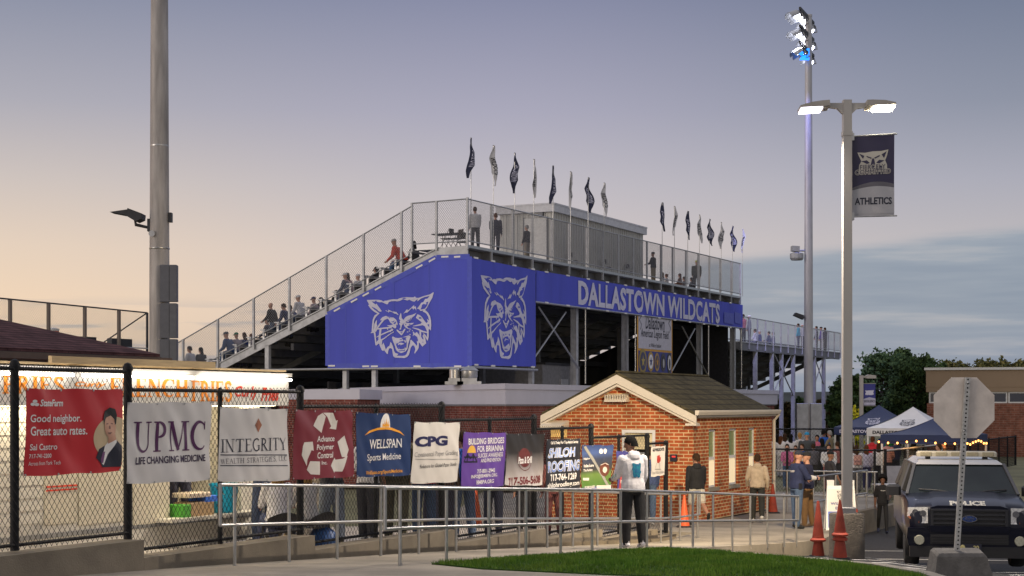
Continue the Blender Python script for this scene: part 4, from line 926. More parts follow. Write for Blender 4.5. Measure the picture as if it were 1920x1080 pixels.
m = MB(); m.box(TX0, TX1 + .1, -.42, 1.0, TZT + .05, TZT + .08); m.box(TR.s(42), TR.s(353), -.48, -.42, TZT + .07, TZT + .16); tp('awning_board', m, mat('pine_board', (.45, .33, .17), .6, stretch=(.3, 3, 3), var=.25))
m = MB()
for k in range(9): m.box(TX0, TR.s(80), -.012, 0, -1.5 + .16 * k, -1.38 + .16 * k)
tp('ribbed_panel', m, tw_)
for (a, b) in ((82, 143), (146, 236), (249, 316)):
    m = MB(); m.box(TR.s(a), TR.s(b), -.02, -.003, TR.z(a, 985), -.08); dpn = tp('side_panel', m, mat('panel_white', (.60, .55, .44), .4, var=.05))
    if a == 82:
        m = MB()
        for y in (910, 917): m.box(TR.s(84), TR.s(142), -.026, -.021, TR.z(110, y + 3), TR.z(110, y))
        obj('red_stripes', m, redl, dpn)
m = MB(); m.box(O0 - .3, O1 + .2, -.30, .3, OB - .05, OB); cn = tp('serving_counter', m, tw_)
m = MB(); m.box(TX0, TX1, -.015, 0, TR.z(300, 984) - .02, TR.z(300, 984) + .04); tp('trim_strip', m, galv)
m = MB(); m.box(O0, TX1 - .1, 1.2, 1.26, OB, OT); tp('inner_wall', m, mat('inner_wall', (.60, .54, .42), .5))
for z in (-.35, -.75):
    m = MB(); m.box(O0 + .1, O1 + .5, .95, 1.2, z, z + .03); sh = tp('inner_shelf', m, galv)
m = MB(); m.tube([(O0 + .3, .5, TZH + .2), (O1 - .1, .5, TZH + .2)], .03); tp('inner_light_tube', m, mat('warm_tube', (1, .9, .7), .4, var=0, emit=(1, .84, .58), estr=40), True)
for nm, lb, px, py, w, h_, col, cat in (('cardboard_box', 'brown cardboard box on the trailer serving counter', 357, 962, .55, .20, (.34, .23, .12), 'box'), ('snack_bag', 'bright green bag beside the cardboard box on the trailer counter', 329, 962, .16, .18, (.06, .30, .03), 'bag'), ('food_carton', 'flat pale food carton stacked above the counter box', 353, 932, .5, .07, (.55, .46, .36), 'carton'), ('blue_carton', 'small blue carton in the trailer serving hatch', 374, 940, .3, .09, (.03, .14, .6), 'carton')):
    z = TR.z(px, py) if py != 962 else OB
    o = thing(nm, lb, cat, TR.pt(TR.s(px), z), RZU)
    m = MB(); m.bbox(-w / 2, w / 2, -.22, .1, .002, h_, .012); obj('body', m, mat(nm + '_skin', col, .6, var=.15, scale=9), o)
    m = MB(); m.box(-w / 2 + .02, w / 2 - .02, -.08, -.05, h_, h_ + .006); obj('flap', m, mat(nm + '_flap', tuple(c * .8 for c in col), .6), o)
for i, (px, col, lb) in enumerate(((404, (.65, .42, .02), 'yellow sauce bottle at the gap between two pale banners'), (410, (.5, .04, .02), 'red sauce bottle beside the yellow one on the trailer shelf'))):
    o = thing('sauce_bottle', lb, 'bottle', TR.pt(TR.s(px), -.72) + Vector((-CU * 1.05, SU * 1.05, 0)), RZU)
    m = MB(); m.lathe([(.035, 0), (.037, .02), (.037, .13), (.015, .17)], (0, 0, 0), 12); obj('body', m, mat('sauce_' + 'ab'[i], col, .4, var=.05), o, True); m = MB(); m.lathe([(.016, .17), (.012, .19), (.004, .23)], (0, 0, 0), 10); obj('nozzle', m, mat('sauce_' + 'ab'[i]), o, True)
m = MB(); m.box(O0 + .15, O0 + .95, 1.17, 1.195, -.32, -.08); mo = tp('menu_board', m, mat('menu_dark', (.03, .03, .035), .6)); m = MB()
for k in range(5): m.box(O0 + .22, O0 + .6 + .06 * (k % 3), 1.16, 1.168, -.13 - .036 * k, -.12 - .036 * k)
obj('menu_lines', m, cream, mo)
bk = thing('bucket', 'turquoise plastic bucket at the right end of the trailer counter', 'bucket', TR.pt(TR.s(415), OB), RZU)
m = MB(); m.lathe([(.15, 0), (.17, .02), (.21, .40), (.225, .40), (.225, .43), (.2, .43), (.16, .03)], (0, -.05, 0), 18); obj('body', m, mat('turquoise_plastic', (.01, .36, .55), .4, var=.05), bk, True)
m = MB(); m.tube([(.22, -.05, .40), (.16, -.16, .28), (0, -.26, .22), (-.16, -.16, .28), (-.22, -.05, .40)], .008, 6); obj('handle', m, galv, bk, True)
# ================================================================== school building at right
sc = Vector((at(1738, 0, 92).x, 92, 0)); sd = Vector((.964, -.266, 0)).normalized(); sa = math.atan2(sd.y, sd.x)
scb = thing('school_building', 'brick school building with tan upper panels and a strip of dark windows', 'building', (sc.x, sc.y, -3.0), sa)
zt_ = (HZ - 694) / F * 92; zb1 = (HZ - 735) / F * 92; zb2 = (HZ - 756) / F * 92
def sp(nm, m, ma, parent=None): return part(scb, nm, m, ma, False, parent)
m = MB(); m.box(0, 40, 0, 14, -3, zb2); sp('wall', m, brick_mat('brown_brick', (.30, .12, .08), (.24, .09, .06), (.33, .2, .15), .4, .13, .015))
m = MB(); m.box(-.05, 40, -.05, 14, zb1, zt_); m.box(-.07, 40, -.07, 14, (zb1 + zt_) / 2 - .35, (zb1 + zt_) / 2 - .28); tan = mat('tan_panel', (.32, .23, .15), .8, var=.06, scale=.5); sp('upper_panel', m, tan)
m = MB(); m.box(-.15, 40, -.15, 14, zt_, zt_ + .14); sp('coping', m, white)
m = MB(); m.box(.1, 40, .1, 13.9, zb2, zb1); sp('window_band_wall', m, tan)
for k in range(26):
    x0 = .12 + 1.45 * k
    if k == 1: continue
    m = MB(); m.box(x0, x0 + 1.40, .02, .09, zb2, zb2 + .08); m.box(x0, x0 + 1.40, .02, .09, zb1 - .08, zb1); m.box(x0, x0 + .08, .02, .09, zb2 + .08, zb1 - .08); m.box(x0 + 1.32, x0 + 1.40, .02, .09, zb2 + .08, zb1 - .08); fo = sp('window', m, white)
    m = MB(); m.box(x0 + .08, x0 + 1.32, .06, .088, zb2 + .08, zb1 - .08); obj('pane', m, mat('dark_window_glass', (.015, .02, .035), .08, var=0, spec=.8), fo)
# ================================================================== tall poles
bgp = at(299, 0, 51)
tpole = thing('floodlight_pole', 'thick weathered steel floodlight pole at left with grey boxes and a dark side lamp', 'light pole', (bgp.x, bgp.y, -2.9))
poleM = mat('pole_zinc', (.33, .31, .30), .6, .2, var=.38, scale=1.4, stretch=(2.5, 2.5, .35), bump=.08, bscale=12)
def tpp(nm, m, ma, smooth=False, parent=None): return part(tpole, nm, m, ma, smooth, parent)
m = MB(); m.lathe([(.33, -2.9), (.315, 4), (.27, 13), (.2, 25)], (0, 0, 0), 28); tpp('pole', m, poleM, True)
m = MB(); m.lathe([(.315, 4.93), (.322, 4.94), (.322, 4.98), (.312, 4.99)], (0, 0, 0), 28); m.lathe([(.29, 8.2), (.298, 8.21), (.298, 8.25), (.29, 8.26)], (0, 0, 0), 28); tpp('collar', m, galv, True)
boxm = mat('control_box_grey', (.10, .105, .125), .5, .2, var=.1)
for y0, y1 in ((497, 566), (569, 634), (636, 690)):
    z1_, z0_ = (HZ - y0) / F * 50.6, (HZ - y1) / F * 50.6
    m = MB(); m.bbox(.12, .66, -.55, -.26, z0_, z1_, .02); bo = tpp('control_box', m, boxm)
    m = MB(); m.box(.42, .435, -.556, -.551, z0_ + .04, z1_ - .04); obj('door_seam', m, dark, bo)
m = MB(); z = (HZ - 440) / F * 51; m.lathe([(.10, 0), (.10, .02), (.08, .03)], (-.17, -.36, z), 12, axis='Y'); tpp('hand_hole', m, galvd, True)
def floodhead(root, loc, ang, tilt, lens, sc_=1.0, vis=True, nm='floodlight'):
    """one visored floodlight with its housing, visor, lens and yoke; ang in plan, tilt downwards"""
    M = Matrix.Translation(loc) @ Matrix.Rotation(ang, 4, 'Z') @ Matrix.Rotation(-tilt, 4, 'X') @ Matrix.Diagonal((sc_, sc_, sc_, 1))
    def tr(m): m.v = [tuple(M @ Vector(p)) for p in m.v]; return m
    m = MB(); m.lathe([(.05, -.42), (.16, -.40), (.22, -.2), (.34, 0), (.36, .03), (.345, .03)], (0, 0, 0), 14, axis='Y'); h = part(root, nm, tr(m), dark, True)
    m = MB(); m.lathe([(.34, .035), (.3, .06), (.02, .09)], (0, 0, 0), 14, axis='Y'); obj('lens', tr(m), lens, h, True)
    m = MB(); a = [(.36 * math.cos(R(t)), .36 * math.sin(R(t))) for t in range(0, 181, 15)]
    L = [(x, .03, z) for x, z in a] + [(x * 1.15, .75 + .1 * abs(x), z * 1.05 + .0) for x, z in a]; k = len(a)
    m.add(L, [(i, i + 1, k + i + 1, k + i) for i in range(k - 1)]); obj('visor', tr(m), galvd, h, True)
    m = MB(); m.tube([(-.38, -.1, 0), (-.38, -.1, -.35), (.38, -.1, -.35), (.38, -.1, 0)], .03, 6); obj('yoke', tr(m), galvd, h)
    return h
offl = mat('unlit_lens', (.05, .06, .07), .1, var=0, spec=.8)
fz = (HZ - 405) / F * 51
m = MB(); m.tube([(-.3, 0, fz - .38), (-.75, -.02, fz - .28), (-.78, -.02, fz - .05)], .045); m.box(-.36, -.26, -.15, .15, fz - .5, fz - .1); tpp('lamp_arm', m, dark)
m = MB(); m.box(.3, .40, -.12, .12, fz - .2, fz + .1); tpp('junction_box', m, dark)
m = MB(); m.prism([(-1.0, fz - .02), (-.7, fz - .20), (-.52, fz - .12), (-.50, fz + .05), (-.95, fz + .22)], lambda x, z, d: (x, -.3 + d, z), .6); sl5 = tpp('side_lamp', m, dark)
m = MB(); m.prism([(-.96, fz + .18), (-1.52, fz + .10), (-1.0, fz - .0)], lambda x, z, d: (x, -.28 + d, z), .56); obj('visor', m, dark, sl5)
# right tall pole with its bank of lit floodlights
rpd = 84.0; rp = at(1516, 0, rpd)
rpole = thing('floodlight_pole', 'slender tall floodlight pole with a blazing bank of lamps, right of the grandstand', 'light pole', (rp.x, rp.y, -3.0))
def rpp(nm, m, ma, smooth=False, parent=None): return part(rpole, nm, m, ma, smooth, parent)
ztop = (HZ - 32) / F * rpd
m = MB(); m.lathe([(.25, -3), (.235, 4), (.175, ztop), (.19, ztop), (.19, ztop + .12), (.02, ztop + .14)], (0, 0, 0), 20); rpp('pole', m, mat('pole_zinc_pale', (.44, .44, .46), .5, .3, var=.2, scale=1.5, stretch=(2, 2, .4)), True)
hot = mat('floodlight_glow', (1, 1, 1), .3, var=0, emit=(.84, .86, 1), estr=7)
blueg = mat('blue_floodlight_glow', (.1, .3, 1), .3, var=0, emit=(.01, .22, 1), estr=2.2)
bars = [ztop - .10, ztop - 1.0, ztop - 1.85]
BA, BB = Vector((-.80, -1.9, 0)), Vector((.52, 1.35, 0))
for z in bars:
    m = MB(); m.beam(BA + Vector((0, 0, z + .1)), BB + Vector((0, 0, z + .1)), .10, .14); rpp('crossarm', m, dark)
for i, z in enumerate(bars):
    for q in ((0.02, .2, .38, .72, .95), (.12, .34, .74, .96), (.22, .42, .9))[i]:
        floodhead(rpole, BA.lerp(BB, q) + Vector((-.12, 0, z - .22)), R(112 if q < .5 else 128), R(24 if i < 2 else 34), hot if (i < 2 or q > .5) else blueg, .76 if i < 2 else .68)
m = MB(); m.prism([(-.55, ztop - 2.35), (-.05, ztop - 2.35), (-.05, ztop - 1.75), (-.3, ztop - 1.75)], lambda x, z, d: (x, -.5 + d, z), .12); rpp('blue_floodlight', m, blueg)
z2 = (HZ - 470) / F * rpd
m = MB(); m.tube([(-.2, 0, z2), (-.55, 0, z2)], .05); m.prism([(-.9, z2 - .02), (-.5, z2 - .08), (-.5, z2 + .22), (-.9, z2 + .24)], lambda x, z, d: (x, -.25 + d, z), .5); m.lathe([(.3, -.40), (.36, -.3), (.36, -.05), (.2, .0)], (-.62, 0, z2 - .1), 12); rpp('loudspeaker', m, galvd)
z3 = (HZ - 595) / F * rpd
m = MB(); m.tube([(-.2, 0, z3), (-.45, 0, z3)], .05); m.prism([(-.8, z3 + .1), (-.3, z3 - .12), (-.28, z3 + .1), (-.7, z3 + .24)], lambda x, z, d: (x, -.25 + d, z), .5); rpp('side_lamp', m, dark)
for x in (.02, .5):
    m = MB(); m.bbox(-.72 + .75 * x * 2, -.12 + .75 * x * 2, -.45, -.24, -2.4, .05, .02); rpp('control_box', m, galvd)
# the blue flood's own light: down the pole and over the far stand
def lamp(name, kind, loc, energy, color, size=.3, aim=None, spot=None, blend=.6, parent=None):
    l = bpy.data.lights.new(name, kind); l.energy = energy; l.color = color
    o = bpy.data.objects.new(name, l); COL.objects.link(o); o.location = loc
    if kind == 'AREA': l.size = size
    else: l.shadow_soft_size = size
    if kind == 'SPOT': l.spot_size = R(spot); l.spot_blend = blend
    if aim is not None: o.rotation_euler = (Vector(aim) - Vector(loc)).to_track_quat('-Z', 'Y').to_euler()
    return o
bz = Vector((rp.x, rp.y, ztop - 2.2))
lamp('blue_flood_light', 'SPOT', bz + Vector((-.4, -.9, 0)), 5500, (.30, .32, 1), .2, (rp.x - .1, rp.y - .5, -3), 40, 1)
lamp('field_flood_light', 'SPOT', bz + Vector((-1.2, .8, 1.5)), 20000, (.50, .50, 1), .5, CL.pt(SEND + 14, 1), 34, .8)
lamp('crowd_flood_light', 'SPOT', bz + Vector((-.6, -.9, .9)), 13000, (.86, .86, 1), .6, (8.5, 60, -3), 42, .9)
# ================================================================== near street lamp on its concrete block
lp = at(1588, 0, 25.9); lg = lot_z(lp.x, lp.y)
sl0 = thing('street_lamp', 'square grey street lamp with two lit heads on a concrete block beside the cones', 'street lamp', (lp.x, lp.y, lg - .02))
def lpp(nm, m, ma, smooth=False, parent=None): return part(sl0, nm, m, ma, smooth, parent)
lampgrey = mat('lamp_pole_grey', (.36, .345, .33), .45, .1, var=.05, scale=1)
zc = (HZ - 962) / F * lp.y; zl = (HZ - 188) / F * lp.y
m = MB(); m.lathe([(.285, lg - .3), (.285, zc - .02), (.27, zc)], (0.0, 0, 0), 26); lpp('concrete_base', m, mat('rough_base_concrete', (.10, .085, .068), .95, var=.35, scale=5, bump=.8, bscale=40), True)
m = MB(); m.bbox(-.125, .125, -.125, .125, zc, zc + .10, .015); lpp('foot_cover', m, mat('foot_cover_grey', (.22, .22, .23), .5))
m = MB(); m.loft([[(x, y, z) for x, y in ((-w, -w), (w, -w), (w, w), (-w, w))] for z, w in ((zc + .1, .076), (zl, .068))]); m.box(-.078, .078, -.078, .078, (HZ - 255) / F * lp.y, (HZ - 255) / F * lp.y + .07); lpp('pole', m, lampgrey)
def head(x0, x1, z, nm, lens, tilt=0.):
    sgn = 1 if x1 > x0 else -1
    m = MB(); m.prism([(.06 * sgn, z - .16), (.16 * sgn, z - .06), (.34 * sgn, z - .035), (.34 * sgn, z + .03), (.06 * sgn, z + .03)], lambda x, zz, d: (x, -.045 + d, zz), .09); lpp('arm', m, lampgrey)
    M = Matrix.Translation((.30 * sgn, 0, z)) @ Matrix.Rotation(-tilt * sgn, 4, 'Y') @ Matrix.Rotation(R(-7), 4, 'X')
    def tr(mm): mm.v = [tuple(M @ Vector(p)) for p in mm.v]; return mm
    L = abs(x1) - .30
    m = MB(); pr = [(0, -.045), (.12, -.055), (.2, -.05), (L, -.045), (L, -.012), (.30, .03), (.10, .045), (0, .045)]
    m.prism([(x * sgn, zz) for x, zz in pr], lambda x, zz, d: (x, -.15 + d, zz), .30); h = lpp(nm, tr(m), mat('lamp_head_grey', (.30, .28, .25), .5))
    m = MB(); m.bbox(min(.12 * sgn, (L - .01) * sgn), max(.12 * sgn, (L - .01) * sgn), -.145, .145, -.078, -.044, .012); obj('lens', tr(m), lens, h)
zh = zl - .08
head(.0, .76, zh, 'lamp_head', mat('warm_led', (1, 1, 1), .3, var=0, emit=(1, .90, .66), estr=40), R(2))
head(.0, -.78, zh, 'lamp_head', mat('cool_led', (1, 1, 1), .3, var=0, emit=(.90, .84, 1), estr=3.5), R(-4))
lamp('warm_lamp_light', 'SPOT', (lp.x + .55, lp.y, zh - .15), 12500, (1, .78, .50), .14, (lp.x - 2.6, lp.y + 12.0, -1), 100, 1)
lamp('cool_lamp_light', 'SPOT', (lp.x - .55, lp.y, zh - .17), 4200, (1, .85, .68), .14, (lp.x - 3.2, lp.y - 1.2, -3), 130, .8)
# banner arms and the banner hung from them
ab = thing('pole_banner', 'navy and grey pole banner lettered FIERCELY COMMITTED ATHLETICS on the street lamp', 'banner', (lp.x, lp.y, (HZ - 408) / F * lp.y))
by0, by1 = (HZ - 406) / F * lp.y, (HZ - 257) / F * lp.y; bx0, bx1 = .085, .755
pan = lambda u, v, l=0: (bx0 + (bx1 - bx0) * u, -l + .012 * math.sin(u * 7 + v * 3) - .05 * u, by0 + (by1 - by0) * v + (.028 * u if v > .5 else .008 * u))
m = MB(); m.grid(10, 18, lambda u, v: pan(u, .30 + .70 * v)); part(ab, 'upper_cloth', m, mat('pole_banner_navy', (.022, .018, .055), .45, var=.1, bump=.1, bscale=6), True)
m = MB(); m.grid(10, 8, lambda u, v: pan(u, .31 * v, .002)); part(ab, 'lower_cloth', m, mat('pole_banner_grey', (.34, .34, .37), .5, var=.05), True)
m = MB(); m.flat([(0, .03)] + [(i / 12, .30 + .075 * math.sin(math.pi * (.12 + .62 * i / 12))) for i in range(13)] + [(1, .03)], flat2); part(ab, 'pale_arc', drape(m, lambda u, v: pan(u, v, .008), .08), mat('pole_banner_grey'))
m = MB(); top = [(i / 12, .305 + .115 * math.sin(math.pi * (.12 + .62 * i / 12)) + .012) for i in range(13)]; m.flat([(0, .06)] + top + [(1, .06)], flat2); part(ab, 'grey_arc', drape(m, lambda u, v: pan(u, v, .004), .08), mat('pole_banner_midgrey', (.10, .095, .115), .5))
m = MB(); put_text(m, 'ATHLETICS', .06, .145, .94, .235, lambda u, v: pan(u, v, .013), bold=.03); part(ab, 'lettering', m, ink)
palem = mat('pole_banner_print', (.42, .40, .36), .5, var=.05)
L_, S_, D_, T_ = WILD
m = MB(); wf = lambda u, v, l: pan(.12 + .74 * u, .545 + .275 * (v - .42) / .58, l)
out_ = [(0.0, .96), (.24, .94), (.5, .97), (.76, .97), (1.0, 1.0), (.96, .85), (.9, .72), (.96, .6), (.96, .42), (.04, .42), (.06, .62), (.13, .72), (.04, .88)]
m.flat(out_, flat2); part(ab, 'emblem_ground', drape(m, lambda u, v: wf(u, v, .006), .08), palem)
m = MB()
for P in ([(.05, .93), (.22, .86), (.18, .78)], [(.95, .96), (.78, .88), (.86, .78)], [(.28, .86), (.46, .80), (.44, .77), (.30, .82)], [(.72, .87), (.54, .80), (.56, .77), (.72, .83)], [(.47, .78), (.53, .78), (.58, .6), (.5, .52), (.42, .6)], [(.12, .72), (.3, .74), (.4, .66), (.3, .64)], [(.88, .72), (.7, .74), (.6, .66), (.7, .64)], [(.2, .58), (.4, .6), (.38, .5), (.2, .48)], [(.8, .58), (.6, .6), (.62, .5), (.8, .48)]): m.flat(P, lambda u, v: wf(u, v, .009))
part(ab, 'emblem_marks', m, mat('pole_banner_navy'))
m = MB(); put_text(m, 'FIERCELY', .17, .575, .80, .645, lambda u, v: pan(u, v, .012), bold=.07); put_text(m, 'COMMITTED', .06, .515, .92, .585, lambda u, v: pan(u, v, .012), bold=.08); part(ab, 'lettering_outline', m, palem)
m = MB(); put_text(m, 'FIERCELY', .18, .58, .79, .64, lambda u, v: pan(u, v, .016), bold=.0); part(ab, 'lettering', m, mat('pole_banner_navy')); m = MB(); put_text(m, 'COMMITTED', .075, .522, .905, .578, lambda u, v: pan(u, v, .016), bold=.0); part(ab, 'lettering', m, mat('pole_banner_navy'))
m = MB(); m.tube([(.06, 0, by1 + .01), (.80, -.05, by1 + .045)], .014); m.tube([(.06, 0, by0 - .005), (.80, -.05, by0 + .008)], .012); m.box(.06, .11, -.05, .05, by1 - .06, by1 + .06); m.box(.06, .11, -.05, .05, by0 - .06, by0 + .06); part(ab, 'banner_arm', m, galv)
# ================================================================== far street lamp with a blue banner
fp = at(1615, 0, 70); fl0 = thing('street_lamp', 'far purple-lit street lamp in front of the trees', 'street lamp', (fp.x, fp.y, -2.95))
def flp(nm, m, ma): return part(fl0, nm, m, ma)
zt2 = (HZ - 704) / F * 70
m = MB(); m.box(-.075, .075, -.075, .075, -2.95, zt2); flp('pole', m, lampgrey)
m = MB(); m.box(.07, .3, -.05, .05, zt2 - .1, zt2 - .02); flp('arm', m, lampgrey)
m = MB(); m.prism([(.2, zt2 - .13), (.62, zt2 - .13), (.62, zt2 + .0), (.3, zt2 + .04), (.2, zt2)], lambda x, z, d: (x, -.15 + d, z), .3); flp('lamp_head', m, lampgrey)
fb_ = thing('pole_banner', 'small blue and white pole banner lettered EXCELLENCE on the far street lamp', 'banner', (fp.x, fp.y, (HZ - 760) / F * 70))
z1_, z0_ = (HZ - 720) / F * 70, (HZ - 760) / F * 70
fpan = lambda u, v, l=0: (.09 + .52 * u, -.02 - l, z0_ + (z1_ - z0_) * v)
m = MB(); m.box(.09, .61, -.02, .0, z0_, z1_); part(fb_, 'cloth', m, mat('blue_banner_cloth', (.03, .035, .22), .5))
m = MB(); m.flat([(0, .02), (1, .02), (1, .32), (.5, .38), (0, .30)], lambda u, v: fpan(u, v, .006)); part(fb_, 'lower_cloth', m, mat('lilac_banner_cloth', (.42, .42, .55), .5))
m = MB(); put_text(m, 'EXCELLENCE', .06, .14, .94, .25, lambda u, v: fpan(u, v, .012), bold=.02); part(fb_, 'lettering', m, ink)
m = MB(); m.flat([(.12 + .76 * u, .50 + .52 * (v - .42) * .7) for u, v in out_], lambda u, v: fpan(u, v, .008)); put_text(m, 'FIERCELY', .15, .48, .85, .56, lambda u, v: fpan(u, v, .01), bold=.06); part(fb_, 'emblem', m, lav)
m = MB(); m.tube([(.06, -.01, z1_ + .02), (.64, -.01, z1_ + .02)], .015, 6); m.tube([(.06, -.01, z0_ - .02), (.64, -.01, z0_ - .02)], .015, 6); part(fb_, 'banner_arm', m, lampgrey)
# ================================================================== black sponsor fence on its stepped concrete wall
PAN = [(-190, 242, (242, 697)), (242, 565, (415, 733)), (565, 830, (700, 762)), (830, 1003, (1000, 785)), (1003, 1110, (1060, 803)), (1110, 1215, (1160, 818.5)), (1215, 1250, (1235, 831))]
sf = thing('chain_link_fence', 'black chain link fence stepping down along the walk under the sponsor banners', 'fence', (FENCE.x0, FENCE.y0, walk_z(17)), RZU)
cw = thing('retaining_wall', 'low stepped concrete wall under the black sponsor fence', 'wall', (FENCE.x0, FENCE.y0, walk_z(17)), RZU)
mw = MB(); prevb = None; ZP = []
for i, (a, b, q) in enumerate(PAN):
    s0, s1 = FENCE.s(a), FENCE.s(b); zt = FENCE.z(*q); zb = zt - 1.875; ZP.append((s0, s1, zt, zb))
    m = MB(); m.tube([(s0, 0, zt), (s1, 0, zt)], .022); part(sf, 'top_rail', m, blackv, True)
    m = MB(); m.tube([(s0, 0, zb), (s1, 0, zb)], .020); part(sf, 'bottom_rail', m, blackv, True)
    m = MB(); chain(m, s0, s1, lambda s: zb - .05, lambda s: zt + .05, lambda s, z: (s, -.03, z), .082, 1.3, .0033); part(sf, 'chain_link', m, blackv)
    # the wall under this panel: its top follows the walk in steps
    mw.box(s0 + (.003 if i else 0), s1, -.22, .14, walk_z(FENCE.y0 + CU * s1) - .6, zb - .075)
part(cw, 'wall', mw, wallcon)
def fpost(s, z0, z1, r): 
    m = MB(); m.tube([(s, .02, z0), (s, .02, z1)], r, 12); po = part(sf, 'post', m, blackv, True)
    m = MB(); m.lathe([(r * 1.2, z1 - .03), (r * 1.2, z1 + .01), (r * .8, z1 + .05), (.005, z1 + .065)], (s, .02, 0), 12); obj('post_cap', m, blackv, po, True)
fpost(FENCE.s(30), ZP[0][3] - .06, FENCE.z(30, 684), .048); fpost(FENCE.s(-140), ZP[0][3] - .06, ZP[0][2] + .03, .04)
for i, (px, yt) in enumerate(((242, 690), (565, 731), (830, 760), (1003, 783), (1110, 800), (1215, 818), (1250, 831))):
    zb = ZP[min(i + 1, 6)][3]; fpost(FENCE.s(px), zb - .06, FENCE.z(px, yt), .05)
for px, i in ((415, 1), (707, 2), (920, 3), (1056, 4), (1162, 5)): fpost(FENCE.s(px), ZP[i][3] - .06, ZP[i][2] - .02, .032)
# ------------------------------------------------------------------ the sponsor banners
BLN = off(FENCE, -.075)
vin = lambda nm, c=(.5, .5, .5): mat('vinyl_' + nm, c, .38, var=.04, scale=2, spec=.45)
def uz(px, py): return BLN.s(px), BLN.z(px, py)
class Banner:
    def __init__(self, label, q, ma, seed):
        (xl, ytl), (xr, ytr), (_, ybr), (_, ybl) = q
        self.seed = seed; self.s0, self.s1 = BLN.s(q[0][0]), BLN.s(q[1][0])
        self.c = [uz(*p) for p in q]; zb = min(self.c[2][1], self.c[3][1])
        self.root = thing('vinyl_banner', label, 'banner', BLN.pt(self.s0, zb), RZU, 'sponsor banners on the black fence'); self.zb = zb
        self.cloth(ma)
    def disp(self, s, z):
        a = noise.noise((s * 1.3 + self.seed * 7, z * 1.0, self.seed)) * .05 + noise.noise(((s + z * .6) * 4.5, (z - s * .5) * 1.6, self.seed + 3)) * .02
        return a
    def fn(self, s, z, l=0.): return (s - self.s0, -self.disp(s, z) - l * .5, z - self.zb)
    def px(self, x, y, l=.006): s, z = uz(x, y); return self.fn(s, z, l)
    def cloth(self, ma):
        tl, tr, br, bl = [Vector(p) for p in self.c]
        def g(u, v):
            p = (bl * (1 - u) + br * u) * (1 - v) + (tl * (1 - u) + tr * u) * v
            sag = .012 * (math.cos(u * 12.57) - 1) * (v if v > .85 else (1 - v if v < .15 else 0))
            return p.x, p.y + sag * .5
        m = MB(); m.grid(44, 34, lambda u, v: self.fn(*g(u, v)))
        n = len(m.v); v0 = list(m.v); f0 = list(m.f); m.add([(x, y + .004, z) for x, y, z in v0], [f[::-1] for f in f0])
        self.o = obj('cloth', m, ma, self.root, True)
        m = MB()
        for p in [(u / 3, v) for u in range(4) for v in (.012, .988)]:
            x, z = g(min(max(p[0], .012), .988), p[1]); y = self.disp(x, z); m.lathe([(.012, -y - .006 - .002), (.014, -y - .004)], (x - self.s0, 0, z - self.zb), 8, axis='Y')
        obj('eyelets', m, galv, self.root)
    def text(self, s, x0, y0, x1, y1, ma, bold=0., shear=0., ser=False, l=.009, wm=1., space=1., nm='lettering'):
        m = MB(); u0, z1 = uz(x0, y0); u1, _ = uz(x1, y0); xm = (x0 + x1) / 2; z1 = BLN.z(xm, y0); z0 = BLN.z(xm, y1)
        if ser: put_serif(m, s, u0, z0, u1, z1, flat2, 0, wm)
        else: put_text(m, s, u0, z0, u1, z1, flat2, bold=bold, shear=shear, space=space)
        m = drape(m, lambda u, v: self.fn(u, v, l), .06)
        return obj(nm, m, ma, self.root)
    def poly(self, nm, pts, ma, l=.006, sub=True):
        m = MB()
        for P in pts:
            # subdivide by fanning through a grid so that the print follows the ripples
            bm = bmesh.new(); q = [uz(*p) for p in P]; bm.faces.new([bm.verts.new((u, v, 0)) for u, v in q]); us = [a for a, _ in q]; vs_ = [b for _, b in q]
            for ax, lo, hi in ((0, min(us), max(us)), (1, min(vs_), max(vs_))):
                n = max(1, int((hi - lo) / .06))
                for i in range(1, n):
                    co = [0, 0, 0]; no = [0, 0, 0]; co[ax] = lo + (hi - lo) * i / n; no[ax] = 1
                    bmesh.ops.bisect_plane(bm, geom=bm.verts[:] + bm.edges[:] + bm.faces[:], plane_co=co, plane_no=no)
            bmesh.ops.triangulate(bm, faces=bm.faces[:]); bm.verts.index_update()
            m.add([self.fn(v.co.x, v.co.y, l) for v in bm.verts], [[v.index for v in f.verts] for f in bm.faces]); bm.free()
        return obj(nm, m, ma, self.root)
    def rib(self, nm, pts, w, ma, l=.008):
        m = MB()
        for P in pts: ribbon(m, [uz(*p) for p in P], w, flat2)
        return obj(nm, drape(m, lambda u, v: self.fn(u, v, l), .06), ma, self.root)
wt = vin('white_ink', (.74, .72, .70)); blk = vin('black_ink', (.015, .015, .02))
offw = vin('off_white', (.58, .56, .55)); offw2 = vin('ivory', (.60, .57, .53))
circ = lambda cx, cy, rx, ry=None, a0=0, a1=360, n=22: [(cx + rx * math.cos(R(a0 + (a1 - a0) * i / n)), cy - (ry or rx) * math.sin(R(a0 + (a1 - a0) * i / n))) for i in range(n + (0 if a1 - a0 >= 360 else 1))]
Z1 = lambda *p: [(x / 2.571, 660 + y / 2.571) for x, y in p]
Z2 = lambda *p: [(400 + x / 3, 720 + y / 3) for x, y in p]
Z3 = lambda *p: [(840 + x * .2964, 760 + y * .2963) for x, y in p]
b = Banner('red insurance banner with a man in a suit printed at its right', [(50, 728), (232.5, 729), (227, 882.5), (47, 893)], vin('red', (.50, .022, .03)), 1)
b.text('StateFarm', 72, 749, 118, 762, wt, .025, .2); b.poly('emblem', [circ(64, 752.5, 3.8, 3), circ(60.5, 758, 3.8, 3), circ(67, 758.5, 3.8, 3)], wt)
